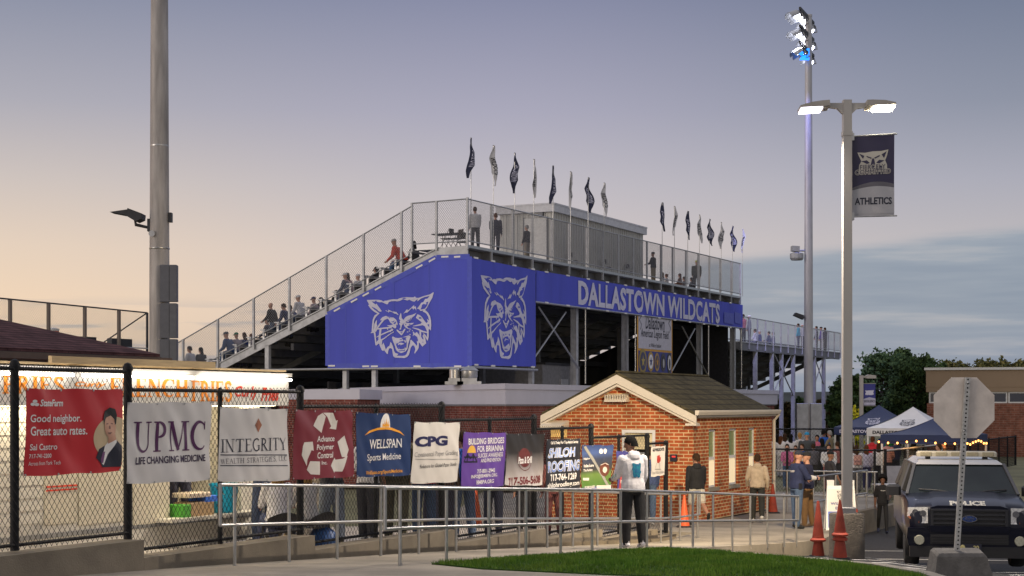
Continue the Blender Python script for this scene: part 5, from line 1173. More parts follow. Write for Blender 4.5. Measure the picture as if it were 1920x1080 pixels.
b.text('Good neighbor.', 56.4, 777, 152.5, 795.5, wt, .015); b.text('Great auto rates.', 56.4, 799, 162.5, 816, wt, .015); b.text('Sal Castro', 55.6, 832, 106.5, 843.8, wt, .012); b.text('717-741-2200', 55, 851, 97.5, 859, wt, .01); b.text('Across from York Tech', 54.6, 864.5, 113, 872, wt)
b.poly('printed_disc', [[p for p in circ(212, 822, 39, 41, 68, 270, 26)] + [(227.5, 866), (229.5, 786)]], vin('sand_print', (.55, .43, .27)), .006)
skin_print = mat('print_skin', (.50, .27, .18), .4, var=.1)
b.poly('printed_suit', [[(178, 858), (183, 842), (196, 834), (206, 838), (216, 826), (226, 836), (226.5, 875), (190, 876), (186, 868)]], vin('suit_navy', (.02, .022, .04)), .010)
b.poly('printed_shirt', [[(194, 836), (199, 829), (214, 823), (215, 829), (200, 852), (192, 872), (188, 868)]], wt, .013)
b.poly('printed_tie', [[(190, 848), (195, 846), (191, 868), (187.5, 868), (186, 862)]], vin('tie_violet', (.16, .06, .16)), .016)
b.poly('printed_face', [circ(203.5, 800, 11.5, 21) , [(199, 818), (212, 810), (214, 824), (199, 832)]], skin_print, .0165)
b.poly('printed_hair', [[(191, 797), (190.5, 784), (194, 771), (203, 764), (214, 767), (217, 778), (215.5, 794), (213, 797), (212, 786), (205, 779), (196, 783), (193, 788)]], vin('hair_print', (.012, .010, .010)), .019)
b.poly('printed_features', [[(195.5, 794), (199.5, 793), (199.5, 795), (195.5, 796)], [(204.5, 793), (209, 793.5), (209, 795.5), (204.5, 795)], [(200.5, 798), (203, 798), (203.5, 804), (200, 804)], [(197.5, 811), (206, 810), (203, 814), (199.5, 814)]], vin('feature_print', (.18, .08, .06)), .0205)
b = Banner('off-white banner lettered UPMC in dark violet', [(239.2, 754.5), (397, 753), (393, 900), (236.5, 907)], offw, 2)
plum = vin('plum', (.075, .012, .075)); b.text('UPMC', 252, 790, 387, 846, plum, ser=True); b.text('LIFE CHANGING MEDICINE', 253.6, 854.5, 384, 868, vin('deep_plum', (.03, .01, .045)), .02)
b = Banner('off-white banner lettered INTEGRITY under a brown diamond', [(415, 763), (542.7, 766.7), (541.7, 900), (412.7, 903)], offw, 3)
b.text('INTEGRITY', 417, 822, 538.3, 846, vin('graphite', (.03, .03, .045)), ser=True, wm=.8); b.text('WEALTH STRATEGIES, LLC', 417, 857.5, 538, 867, vin('graphite'), ser=True, wm=.7)
b.rib('rules', [[(416 + 2 * i, 853) for i in range(62)], [(416 + 2 * i, 873) for i in range(62)]], .012, vin('graphite'))
b.poly('diamond', [[(482.3, 784), (482.3, 811), (475, 797)]], vin('brown_print', (.24, .09, .05)), .008); b.poly('diamond', [[(482.3, 784), (490, 797), (482.3, 811)]], vin('rust_print', (.34, .13, .07)), .0085)
b = Banner('maroon banner with three pale recycling arrows', [(550.7, 768), (662.7, 769), (661.7, 893), (549, 899)], vin('maroon', (.17, .018, .03)), 4)
b.poly('recycling_arrows', [Z2((560, 235), (585, 180), (610, 163), (628, 182), (605, 275)), Z2((614, 162), (672, 162), (692, 207), (701, 203), (696, 256), (655, 250), (668, 238), (640, 185)), Z2((505, 328), (552, 324), (558, 376), (546, 372), (524, 425), (522, 462), (493, 400), (497, 350)), Z2((523, 482), (540, 434), (597, 436), (597, 511), (545, 508)), Z2((742, 290), (761, 370), (746, 411), (722, 411), (703, 325)), Z2((754, 402), (722, 492), (682, 492), (681, 501), (662, 460), (686, 414), (690, 426), (727, 420))], offw2)
for t, q in (('Advance', (593, 817, 629, 828)), ('Polymer', (592, 833, 628, 846)), ('Control', (593.5, 847.5, 626, 859)), ('Inc.', (602.5, 864, 612.8, 871))): b.text(t, *q, wt, .012, .1)
b = Banner('navy sports medicine banner with an orange sunrise arc', [(670.7, 772.7), (769, 776.7), (768, 890.7), (669, 894)], vin('navy', (.012, .032, .11)), 5)
b.text('WELLSPAN', 692.7, 823, 752.5, 840.5, wt, .01); b.text('Sports Medicine', 690, 850, 751.7, 866.5, wt, .005); org2 = vin('amber', (.75, .33, .03)); b.text('WellSpan.org/SportsMedicine', 686, 881, 752.7, 890, org2, .008)
b.poly('sun', [[(711, 802)] + circ(721.5, 800, 10.8, 25, 180, 0, 16) + [(732.5, 802)]], wt); b.poly('sun_rays', [[(714, 800), (715, 793), (718, 797), (718, 788), (720.5, 796), (722, 784), (723.5, 796), (727, 788), (726.5, 797), (730, 793), (729.5, 800)]], org2, .009)
b.poly('arc', [[(684, 816.5), (692, 808), (706, 802), (721, 800.5), (737, 802), (750, 808), (758, 817), (748, 811), (736, 806.5), (721, 805), (706, 806.5), (694, 811)]], org2, .010)
b = Banner('ivory banner lettered CPG in wide navy capitals', [(774, 791), (862.7, 791.7), (860, 903), (771.7, 906.7)], offw2, 6)
b.text('CPG', 776, 817.5, 838, 837, vin('midnight', (.02, .02, .08)), .05); b.text('Continental Paper Grading', 776.7, 846, 858, 857.5, vin('grey_ink', (.28, .27, .27))); b.text('Solutions for Global Paper Needs', 786.7, 869, 856.7, 878, blk, 0, .2); b.rib('rule', [[(777 + 2 * i, 861) for i in range(41)]], .008, vin('grey_ink'))
b = Banner('purple banner lettered BUILDING BRIDGES FOR BRIANNA', [(869, 809.8), (947.3, 811), (946, 911), (866.7, 914.7)], vin('purple', (.11, .05, .27)), 7)
for t, q, bo in (('BUILDING BRIDGES', (877, 821, 943, 832.6), .02), ('FOR BRIANNA', (895, 835, 943, 846.5), .02), ('SUICIDE AWARENESS', (896.5, 849, 942, 857), .01), ('AND PREVENTION', (901.6, 859, 938.7, 866), .01), ('717-801-2945', (894, 879, 926, 886.5), .015), ('INFO@BB4BPA.ORG', (883, 888.5, 931, 897), .01), ('BB4BPA.ORG', (892, 899.5, 924.5, 907), .01)): b.text(t, *q, wt, bo)
b.poly('sun', [circ(883.6, 849, 8.3, 14, 180, 0, 16)], vin('gold_print', (.65, .38, .06))); b.rib('bridge', [[(871, 866), (876, 851), (881, 860), (886, 851), (891, 860), (895, 866)], [(871, 857), (895, 857)], [(876, 850), (876, 867)], [(886, 850), (886, 867)], [(871, 866), (895, 866)]], .022, blk)
def grad(nm, stops, z0, z1):
    m_ = mat(nm, (.5, .5, .5), .4, var=0); n_ = m_.node_tree; t = n_.nodes.new('ShaderNodeTexCoord'); s_ = n_.nodes.new('ShaderNodeSeparateXYZ'); n_.links.new(t.outputs['Object'], s_.inputs[0])
    mr = n_.nodes.new('ShaderNodeMapRange'); n_.links.new(s_.outputs[2], mr.inputs[0]); mr.inputs[1].default_value = z0; mr.inputs[2].default_value = z1
    r = n_.nodes.new('ShaderNodeValToRGB'); n_.links.new(mr.outputs[0], r.inputs[0]); e_ = r.color_ramp.elements
    while len(e_) < len(stops): e_.new(.5)
    for i, (p, c_) in enumerate(stops): e_[i].position = p; e_[i].color = tuple(c_) + (1,)
    n_.links.new(r.outputs[0], n_.nodes['Principled BSDF'].inputs['Base Color']); return m_
b = Banner('black to white pizza banner with a dark red phone number', [(949.7, 812.7), (1018.4, 813), (1017.8, 909.6), (947, 909.6)], grad('pizza_print', [(.0, (.62, .58, .56)), (.3, (.30, .27, .26)), (.62, (.03, .027, .027)), (1, (.018, .016, .016))], 0, .97), 8)
b.poly('printed_oval', [circ(984, 858, 11, 18)], vin('dull_red', (.13, .03, .028))); b.rib('printed_ring', [circ(984, 858, 13, 24, 150, 390)], .012, vin('dull_red'))
b.text('Pizza & Grill', 972, 856, 997, 869, wt, .03, .2, l=.012); b.text('717-506-5608', 954, 893, 1012.5, 908.5, vin('dark_red_ink', (.16, .02, .02)), .03)
b = Banner('black roofing banner with blue lettering SHILOH ROOFING', [(1024, 823.7), (1088.4, 822), (1087.5, 915.6), (1024, 915.6)], vin('charcoal', (.018, .019, .026)), 9)
b.text('Call Us Today For Top-Notch Services', 1032, 826.5, 1082.5, 833.5, wt, .02); blue_p = grad('blue_letter_print', [(0, (.02, .10, .42)), (.5, (.30, .42, .75)), (1, (.02, .10, .45))], .3, .9)
b.text('SHILOH', 1027.5, 839, 1076, 858, wt, .06, .15); b.text('SHILOH', 1028, 839.6, 1075.6, 857.4, blue_p, .015, .15, l=.013); b.text('ROOFING', 1026.5, 863, 1086, 884.5, wt, .06, .15); b.text('ROOFING', 1027, 863.6, 1085.5, 884, blue_p, .015, .15, l=.013)
b.text('717-764-1269', 1033, 887.5, 1078.6, 900.5, wt, .025); b.text('shilohroofing.com', 1026.7, 903, 1085, 915, wt, .02)
b = Banner('football stadium print banner with a brown ball and green turf', [(1092, 834), (1148.9, 834), (1148, 921.5), (1091, 920)], grad('stadium_print', [(.0, (.16, .14, .42)), (.12, (.12, .11, .34)), (.16, (.07, .16, .03)), (.40, (.12, .20, .05)), (.5, (.05, .05, .05)), (.72, (.04, .05, .09)), (.85, (.06, .10, .26)), (1, (.03, .05, .15))], 0, .92), 10)
b.poly('printed_lights', [circ(1126, 846, 3.2, 5), circ(1134, 846, 3.2, 5)], wt); b.poly('printed_ball', [circ(1134.5, 880, 10, 13)], vin('ball_brown', (.13, .045, .03)), .008); b.poly('ball_mark', [circ(1134.5, 881, 4.5, 6), ], offw2, .011); b.rib('ball_mark', [[(1126, 872), (1134, 868), (1143, 872)]], .012, offw2, .011)
b.poly('printed_ray', [[(1094, 838), (1098, 836), (1146, 912), (1141, 914)]], vin('grey_ray', (.28, .28, .26)), .0065)
for t, q in (('Helping', (1094, 858, 1106, 863)), ('Families Score', (1094, 870, 1113, 876)), ('The Perfect', (1094, 879, 1112, 884))): b.text(t, *q, wt, .02)
b.text('CROSSCOUNTRY', 1098, 911, 1117, 916, wt, .03); b.poly('white_label', [[(1120, 910), (1147, 910), (1147, 919), (1120, 919)]], offw2, .008); b.poly('small_label', [[(1095, 896), (1105, 896), (1105, 901), (1095, 901)]], offw2, .008)
b = Banner('red and blue player print banner half hidden by the white hoodie', [(1155.5, 845), (1186, 845), (1186, 925), (1155.5, 925)], vin('blue_print', (.05, .05, .22)), 11)
b.poly('printed_player', [[(1158, 925), (1159, 890), (1164, 868), (1172, 862), (1178, 872), (1180, 925)]], vin('red_jersey_print', (.36, .05, .06)), .007); b.poly('printed_stripes', [[(1162, 880), (1176, 876), (1176, 882), (1162, 886)], [(1161, 900), (1178, 897), (1178, 903), (1161, 906)]], wt, .010)
b = Banner('small white banner with a red figure at the fence end', [(1219.4, 837.6), (1247.5, 835.6), (1246, 890), (1220, 894)], offw, 12)
b.text('GO WILDCATS', 1222, 840, 1245, 846, blk, .05); b.poly('red_figure', [[(1230, 862), (1231, 855), (1236, 853), (1237, 858), (1239, 856), (1238, 864), (1235, 868), (1231, 868)]], vin('red_ink', (.4, .03, .02))); b.rib('figure_lines', [[(1230, 868), (1228, 878)], [(1236, 868), (1237, 879)], [(1227, 880), (1239, 880)]], .02, vin('grey_ink')); b.text('Proud Wildcat Families', 1222, 883, 1245, 888, vin('grey_ink'), 0)
# ================================================================== silver handrails
def rail_thing(label, pts, posts, hm, ends, ht=.95, r=.0215, zf=walk_z):
    o = thing('handrail', label, 'handrail', (pts[0][0], pts[0][1], zf(pts[0][1])))
    ox, oy, oz = o.location
    def P(p, h): return (p[0] - ox, p[1] - oy, zf(p[1]) + h - oz)
    dense = []
    for a, b_ in zip(pts, pts[1:]):
        n = 4
        for i in range(n): dense.append((a[0] + (b_[0] - a[0]) * i / n, a[1] + (b_[1] - a[1]) * i / n))
    dense.append(pts[-1])
    m = MB(); m.tube([P(p, ht) for p in dense], r, 12); obj('top_rail', m, galv, o, True)
    m = MB(); m.tube([P(p, hm) for p in dense], r, 12); obj('middle_rail', m, galv, o, True)
    for e_ in ends:
        p = pts[0] if e_ == 0 else pts[-1]; m = MB(); m.tube([P(p, ht + .0), P(p, hm)], r, 12); m.ball(P(p, ht), r * 1.02, seg=10); m.ball(P(p, hm), r * 1.02, seg=10); obj('end_return', m, galv, o, True)
    for p in posts:
        m = MB(); m.tube([P(p, -.08), P(p, ht - .01)], r, 12); obj('post', m, galv, o, True)
    return o
def along(pts, px):
    for a, b_ in zip(pts, pts[1:]):
        L = Line(a[0], a[1], b_[0] - a[0], b_[1] - a[1]); s = L.s(px)
        if -1e-6 <= s <= 1.0001: return tuple(L.pt(s)[:2])
    return tuple(pts[-1][:2])
fr_ = [tuple(at(722, 0, 19.0)[:2])] + [tuple(p[:2]) for p in RAIL]
rail_thing('long silver handrail between the walk and the lawn', fr_, [along(fr_, p) for p in (750, 837, 916.5, 986, 1051, 1110, 1163.6, 1213, 1258, 1299, 1337, 1373, 1406.6, 1438.6, 1470, 1493)], .46, (0, 1))
RB = off(FENCE, -.55); rb_ = [tuple(RB.pt(RB.s(p))[:2]) for p in (413, 690, 967, 1170, 1312)]
rail_thing('silver handrail close along the sponsor fence wall', rb_, [along(rb_, p) for p in (440, 542, 632, 714, 785, 855, 973, 1026, 1074, 1120, 1164, 1239, 1275, 1308)], .5, (0, 1), .99)
hz46 = lambda y: -3.15
h1 = [at(1452, 0, 47)[:2], at(1645, 0, 46)[:2]]
rail_thing('short level handrail behind the two men in navy', [tuple(p) for p in h1], [along(h1, p) for p in (1476, 1545, 1595, 1640)], .5, (), 1.2, .024, hz46)
h2 = [at(1512, 0, 41)[:2], at(1626, 0, 46)[:2]]
rail_thing('sloping handrail behind the sandwich board', [tuple(p) for p in h2], [along(h2, p) for p in (1525, 1567, 1607, 1625)], .45, (1,), 1.1, .024, lerp_table([(40, -2.98), (46, -3.0)]))
# ================================================================== cones
orange = mat('faded_orange_rubber', (.29, .038, .018), .75, var=.3, scale=5, bump=.3, bscale=20); orange2 = mat('bright_orange_plastic', (.75, .12, .03), .5, var=.08)
def cone(label, x, y, z, h=.92, ma=None, base=True, r=.155, group=None, rz=0.):
    o = thing('traffic_cone', label, 'cone', (x, y, z), rz, group)
    k = h / .92
    m = MB(); m.lathe([(r * k, .045), (r * k * .98, .07), (.032 * k, h - .02), (.024 * k, h), (.018 * k, h)], (0, 0, 0), 20); obj('body', m, ma or orange, o, True)
    m = MB(); w = .21 * k
    if base: m.bbox(-w, w, -w, w, 0, .045, .03)
    else: m.lathe([(r * k * 1.02, .0), (r * k * 1.32, .012), (r * k * 1.34, .035), (r * k * 1.02, .06)], (0, 0, 0), 20)
    obj('base', m, rubber if base else (ma or orange), o)
    return o
c1 = at(1534, 0, 26.3); c2 = at(1575, 0, 25.0)
z1_, z2_ = lot_z(c1.x, c1.y) + .006, lot_z(c2.x, c2.y) + .006
cone('worn lower cone of the left orange pair, on a black base', c1.x, c1.y, z1_, .62, rz=.3); cone('worn upper cone of the left orange pair', c1.x, c1.y, z1_ + .27, .67, base=False, r=.135)
cone('worn bottom cone of the right orange stack in front of the concrete block', c2.x, c2.y, z2_, .66, rz=.15); cone('worn middle cone of the right orange stack', c2.x, c2.y, z2_ + .30, .48, base=False, r=.17); cone('worn top cone of the right orange stack', c2.x, c2.y, z2_ + .37, .57, base=False, r=.155)
p = at(1283, 0, 38.5); cone('bright orange cone beside the brick booth corner', p.x, p.y, walk_z(p.y), .78, orange2)
p = at(1449, 0, 46.5); cone('dull orange barrel cone at the far end of the booth wall', p.x, p.y, walk_z(p.y), .85, orange)
p = at(1605, 0, 27.2); cone('small red cone behind the lamp block', p.x, p.y, lot_z(p.x, p.y), .86, orange)
p = at(885, 0, 26.6); cone('orange cone behind the sponsor fence under the purple banner', p.x, p.y + 2, -2.2, .8, orange2)
# ================================================================== sandwich board
q = at(1576, 0, 37.2); sbz = walk_z(q.y)
sbd = thing('sandwich_board', 'white and blue wildcat entrance sandwich board behind the street lamp', 'sign', (q.x, q.y, sbz), R(-6))
def brd(y0, y1, nm):
    m = MB(); a, c_ = .36, .31
    m.loft([[(-a, y0, 0), (a, y0, 0), (a, y0 + .04, 0), (-a, y0 + .04, 0)], [(-c_, y1, 1.02), (c_, y1, 1.02), (c_, y1 + .04, 1.02), (-c_, y1 + .04, 1.02)]])
    for x in (-c_, c_ - .16): m.box(x, x + .16, y1, y1 + .04, 1.02, 1.15)
    return obj(nm, m, mat('board_white', (.66, .66, .68), .45, var=.04), sbd)
f_o = brd(-.25, -.05, 'front_panel'); brd(.25, .05, 'rear_panel')
bf = lambda u, v, l=.006: (-.30 + .60 * u + 0 * v, -.25 + .2 * (.06 + .93 * v) - l, .06 + .93 * v)
m = MB(); m.flat([(0, 0), (1, 0), (1, .40), (0, .40)], lambda u, v: bf(u, v)); obj('blue_panel', m, mat('board_blue', (.03, .10, .52), .45, var=.04), f_o)
m = MB(); m.flat([(0, .40), (1, .40), (1, .95), (0, .95)], lambda u, v: bf(u, v, .004)); obj('print_panel', m, offw, f_o)
m = MB(); put_text(m, 'WILDCATS', .1, .56, .95, .63, lambda u, v: bf(u, v, .009), bold=.03); obj('lettering', m, mat('board_ink', (.02, .03, .2), .5), f_o); m = MB(); put_text(m, 'ENTER', .28, .45, .74, .52, lambda u, v: bf(u, v, .009), bold=.03); obj('lettering', m, mat('board_ink'), f_o)
m = MB(); put_wildcat(m, lambda u, v, l: bf(.34 + .36 * u, .66 + .27 * v, .006 + l * .5), .006); obj('emblem', m, [ink, offw], f_o)
m = MB(); m.flat([(.22, .2), (.34, .30), (.34, .24), (.6, .24), (.6, .16), (.34, .16), (.34, .10)], lambda u, v: bf(u, v, .009)); obj('arrow', m, wt, f_o)
# ================================================================== stop sign seen from behind, on a block
q = at(1800, 0, 19.2); gz = lot_z(q.x, q.y)
ss = thing('stop_sign', 'blank back of an octagonal road sign on a leaning perforated post', 'road sign', (q.x, q.y, -1.76), 0)
b0 = Vector((at(1794, 0, 19.2).x - q.x, 0, 0)); t0_ = Vector((at(1814, 0, 19.2).x - q.x, 0, (HZ - 708) / F * 19.2 + 1.76))
ax = (t0_ - b0).normalized(); sx = Vector((ax.z, 0, -ax.x)); Lp = (t0_ - b0).length
m = MB(); m.loft([[tuple(c0 + sx * x + Vector((0, y, 0))) for x, y in ((-.029, -.029), (.029, -.029), (.029, .029), (-.029, .029))] for c0 in (b0 - ax * .1, t0_)])
for k in range(int(Lp / .0254 / 2)):
    c0 = b0 + ax * (.03 + k * .0508); m.add([tuple(c0 + sx * (.011 * math.cos(a)) + ax * (.011 * math.sin(a)) + Vector((0, -.0305, 0))) for a in [math.pi * 2 * i / 8 for i in range(8)]], [tuple(range(8))], 1)
obj('post', m, [mat('perforated_post', (.45, .45, .44), .5, .5, var=.25, scale=20), mat('hole_shade', (.01, .01, .01), .9, var=0)], ss)
oc = Vector((at(1809.5, 0, 19.2).x - q.x, .04, (HZ - 764.5) / F * 19.2 + 1.76)); ro = .395
m = MB(); m.prism([(ro * math.cos(R(22.5 + 45 * i)), ro * math.sin(R(22.5 + 45 * i))) for i in range(8)], lambda u, v, d: (oc.x + u + .04 * v * 0, oc.y + d, oc.z + v), .004)
obj('sign_plate', m, mat('bare_aluminium_sheet', (.62, .56, .51), .5, .1, var=.2, scale=4, bump=.08, bscale=30), ss)
m = MB()
for dz in (.30, -.28): m.lathe([(.012, -.0), (.012, -.02), (.004, -.026)], (oc.x + dz * .08, -.03, oc.z + dz), 8, axis='Y')
obj('bolts', m, galv, ss)
m = MB(); w_ = .36; tz = -1.77
m.loft([[(-w_ - .06 + .0, -.32, gz - .05 + 1.76), (w_ + .02, -.32, gz - .05 + 1.76), (w_ + .06, .32, gz - .05 + 1.76), (-w_ - .02, .32, gz - .05 + 1.76)], [(-w_ + .03, -.22, tz + 1.72), (w_ - .1, -.22, tz + 1.72), (w_ - .06, .22, tz + 1.76), (-w_ + .06, .22, tz + 1.76)], [(-w_ + .06, -.19, tz + 1.76), (w_ - .13, -.19, tz + 1.76), (w_ - .09, .19, tz + 1.79), (-w_ + .09, .19, tz + 1.79)]])
obj('concrete_base', m, mat('grey_block', (.11, .105, .10), .9, var=.3, scale=6, bump=.5, bscale=40), ss)
# ================================================================== police truck facing the camera
q = at(1818, 0, 26.3); tz_ = lot_z(q.x, q.y + 1) + .10
tk = thing('police_truck', 'dark navy police truck with a white roof and light bar behind the road sign', 'police car', (q.x, q.y, tz_), R(-11))
pt_ = mat('navy_car_paint', (.002, .003, .011), .3, 0, var=0, coat=.2, spec=.25); plast = mat('black_trim_plastic', (.012, .012, .014), .55, var=.1)
wpaint = mat('white_car_paint', (.42, .41, .40), .25, var=0, coat=1.); glassd = mat('car_glass', (.012, .016, .017), .06, 0, var=.3, scale=1.5, spec=.35)
chrome = mat('chrome', (.7, .7, .72), .12, 1, var=0)
def sect(y, w, z0, z1, r=.14, crown=.03):
    P = [(-w + .05, z0), (-w, z0 + .12), (-w, z1 - r), (-w + r * .35, z1 - r * .3), (-w + r, z1), (-w * .5, z1 + crown * .75), (0, z1 + crown), (w * .5, z1 + crown * .75), (w - r, z1), (w - r * .35, z1 - r * .3), (w, z1 - r), (w, z0 + .12), (w - .05, z0)]
    return [(x, y, z) for x, z in P]
m = MB(); m.loft([sect(.10, .88, .52, .98, .10, .02), sect(.16, .95, .48, 1.06, .12), sect(.34, .985, .45, 1.12, .14), sect(.9, 1.0, .45, 1.18, .14), sect(1.45, 1.0, .45, 1.22, .12), sect(1.6, 1.0, .45, 1.2, .08, 0), sect(5.1, 1.0, .45, 1.2, .08, 0), sect(5.25, .96, .5, 1.15, .08, 0)]); body = obj('body', m, pt_, tk, True)
m = MB()       # raised bonnet centre
m.loft([[(-.62, y, z), (-.5, y, z + .035), (.5, y, z + .035), (.62, y, z), (.62, y, z - .1), (-.62, y, z - .1)] for y, z in ((.13, 1.055), (.3, 1.115), (.9, 1.185), (1.42, 1.225))]); obj('bonnet', m, pt_, body, True)
m = MB()       # cabin: pillars, roof
zr, zb_ = 1.70, 1.2
def cab(x, y, z): return (x, y, z)
W0, W1 = .93, .76; ys0, ys1, ye1, ye0 = 1.42, 2.12, 4.75, 5.15
m.loft([[(-W1, ys1 - .02, zr), (W1, ys1 - .02, zr), (W1 + .02, ye1, zr - .02), (-W1 - .02, ye1, zr - .02)], [(-W1 + .1, ys1 + .12, zr + .075), (W1 - .1, ys1 + .12, zr + .075), (W1 - .1, ye1 - .1, zr + .075), (-W1 + .1, ye1 - .1, zr + .075)]]); obj('roof', m, wpaint, tk, True)
m = MB()
for sx_ in (-1, 1):
    m.beam((sx_ * W0, ys0, zb_), (sx_ * (W1 - .0), ys1, zr), .05, .05); m.beam((sx_ * (W1 - .01), ys1, zr - .02), (sx_ * (W1 + .01), ye1, zr - .03), .05, .06)
    for yb, yt in ((2.75, 2.85), (3.95, 3.95), (ye0, ye1)): m.beam((sx_ * W0, yb, zb_), (sx_ * (W1 + .01), yt, zr - .02), .06, .1)
obj('pillar', m, mat('pillar_paint', (.06, .06, .065), .4, var=0), tk)
m = MB(); m.add([(-W0 + .03, ys0 + .01, zb_ + .01), (W0 - .03, ys0 + .01, zb_ + .01), (W1 - .03, ys1 + .005, zr - .01), (-W1 + .03, ys1 + .005, zr - .01)], [(0, 1, 2, 3)]); obj('windscreen', m, glassd, tk)
for sx_ in (-1, 1):
    m = MB(); m.add([(sx_ * (W0 - .01), ys0 + .06, zb_), (sx_ * (W0 - .01), ye0, zb_), (sx_ * (W1 - .01), ye1, zr - .03), (sx_ * (W1 - .01), ys1, zr - .03)], [(0, 1, 2, 3)]); obj('side_window', m, glassd, tk)
m = MB(); m.add([(-W0, ye0, zb_), (W0, ye0, zb_), (W1, ye1, zr - .03), (-W1, ye1, zr - .03)], [(0, 1, 2, 3)]); obj('rear_window', m, glassd, tk)
for x0, x1 in ((-.72, -.02), (.1, .75)):
    m = MB(); m.tube([(x1 if x0 < 0 else x0 - .0, ys0 - .03, zb_ + .02), ((x0 + x1) / 2, ys0 + .03, zb_ + .07), (x0 if x0 < 0 else x1, ys0 + .10, zb_ + .09)], .011, 6); obj('wiper', m, plast, tk)
# front end
m = MB(); m.prism([(-.60, .74), (.60, .74), (.63, 1.03), (-.63, 1.03)], lambda x, z, d: (x, .085 + d, z), .06); gr = obj('grille', m, plast, tk)
m = MB()
for k in range(4): z = .765 + .072 * k; m.box(-.575 - .01 * k, .575 + .01 * k, .055, .09, z + .022, z + .052)
m.box(-.61, -.57, .05, .09, .74, 1.03); m.box(.57, .61, .05, .09, .74, 1.03); obj('grille_bars', m, mat('grille_bar', (.02, .021, .026), .35, var=0), gr)
m = MB(); m.lathe([(.001, .030), (.06, .032), (.065, .05)], (0, 0, 0), 24, axis='Y'); m.v = [(x * 1.9, y, .88 + z * .85) for x, y, z in m.v]; em = obj('emblem', m, mat('emblem_blue', (.015, .04, .16), .25, var=0), gr)
m = MB(); ribbon(m, [(.118 * math.cos(a), .88 + .053 * math.sin(a)) for a in [math.pi * 2 * i / 28 for i in range(29)]], .012, lambda u, v: (u, .029, v)); put_text(m, 'Ford', -.07, .855, .07, .91, lambda u, v: (u, .0285, v), shear=.3); obj('emblem_rim', m, chrome, em)
lens = mat('headlamp_lens', (.75, .75, .74), .12, .2, var=.3, scale=25, spec=1)
for sx_ in (-1, 1):
    m = MB(); Q = [(.66, .80), (.665, 1.06), (.97, 1.05), (.985, .90), (.86, .79)]
    m.prism([(sx_ * x, z) for x, z in Q], lambda x, z, d: (x, .075 + .35 * max(0, abs(x) - .72) + d, z), .12); hl = obj('headlight', m, lens, tk)
    m = MB(); Q2 = [(.80, .80), (.81, .87), (.975, .91), (.98, .90), (.86, .79)]; m.prism([(sx_ * x, z) for x, z in Q2], lambda x, z, d: (x, .070 + .35 * max(0, abs(x) - .72) + d, z), .01); obj('indicator', m, mat('amber_lens', (.45, .12, .04), .2, var=0), hl)
    m = MB()
    for cx_, cz_ in ((.74, .96), (.86, .97)): m.lathe([(.055, -.0), (.04, .008), (.02, .004)], (sx_ * cx_, .068 + .35 * max(0, cx_ - .72), cz_), 12, axis='Y')
    obj('reflector', m, chrome, hl)
    m = MB(); m.lathe([(.075, .0), (.085, .02), (.085, .06)], (sx_ * .80, .03, .52), 16, axis='Y'); fo = obj('fog_light', m, mat('fog_lens', (.42, .42, .34), .2, .2, var=.2, scale=30), tk, True)
    m = MB(); m.bbox(sx_ * 1.02 if sx_ > 0 else -1.27, sx_ * 1.27 if sx_ > 0 else -1.02, 1.62, 1.78, 1.17, 1.36, .04); obj('mirror', m, plast, tk, True)
    for yw in (1.15, 4.2):
        m = MB(); m.lathe([(.24, -.13), (.37, -.12), (.395, -.07), (.395, .07), (.37, .12), (.24, .13)], (sx_ * .87, yw, .395), 26, axis='X'); w_o = obj('wheel', m, rubber, tk, True)
        m = MB(); m.lathe([(.02, -.1), (.24, -.11), (.25, .11), (.02, .1)], (sx_ * .87, yw, .395), 18, axis='X'); obj('rim', m, galv, w_o, True)
m = MB(); m.loft([[(x, y, z) for x, z in ((-.97, .42), (.97, .42), (1.0, .56), (.99, .72), (-.99, .72), (-1.0, .56))] for y in (.0 + .05, .3)]); m.loft([[(x, .03, z) for x, z in ((-.62, .66), (.62, .66), (.66, .76), (-.66, .76))], [(x, .2, z) for x, z in ((-.62, .66), (.62, .66), (.66, .76), (-.66, .76))]]); obj('bumper', m, pt_, tk, True)
m = MB(); m.box(-.62, .62, .035, .06, .46, .62); m.box(-.95, .95, .04, .3, .24, .42)
for k in range(3): m.box(-.60, .60, .025, .04, .485 + .045 * k, .505 + .045 * k)
obj('lower_intake', m, plast, tk)
m = MB(); m.box(-.19, .19, .005, .022, .36, .47); pl = obj('number_plate', m, ink, tk)
m = MB(); put_text(m, '20', .06, .385, .15, .445, lambda u, v: (u, .002, v), bold=.03); obj('plate_number', m, mat('plate_print', (.5, .45, .2), .5, var=0), pl); m = MB(); m.lathe([(.035, .002), (.04, .004)], (-.11, 0, .415), 14, axis='Y'); obj('plate_seal', m, mat('plate_print', (.5, .45, .2), .5, var=0), pl)
m = MB(); put_text(m, 'POLICE', -.30, 1.075, .27, 1.145, lambda u, v: (u, .125 + (v - 1.075) * 2.6, 1.096 + (v - 1.075) * .92), bold=.05); obj('lettering', m, mat('silver_decal', (.5, .48, .42), .35, .4, var=0), body)
m = MB(); m.bbox(-.70, .70, 2.55, 2.85, 1.825, 1.92, .03); lb = obj('light_bar', m, mat('light_bar_lens', (.50, .46, .36), .25, var=.1), tk)
m = MB()
for k in range(5): m.bbox(-.64 + .27 * k, -.44 + .27 * k, 2.53, 2.56, 1.84, 1.905, .01)
obj('lamp', m, mat('light_bar_lamp', (.34, .30, .2), .2, var=.2, scale=30), lb)
m = MB()
for x in (-.5, .5): m.box(x - .04, x + .04, 2.6, 2.8, 1.76, 1.83)
obj('foot', m, plast, lb)
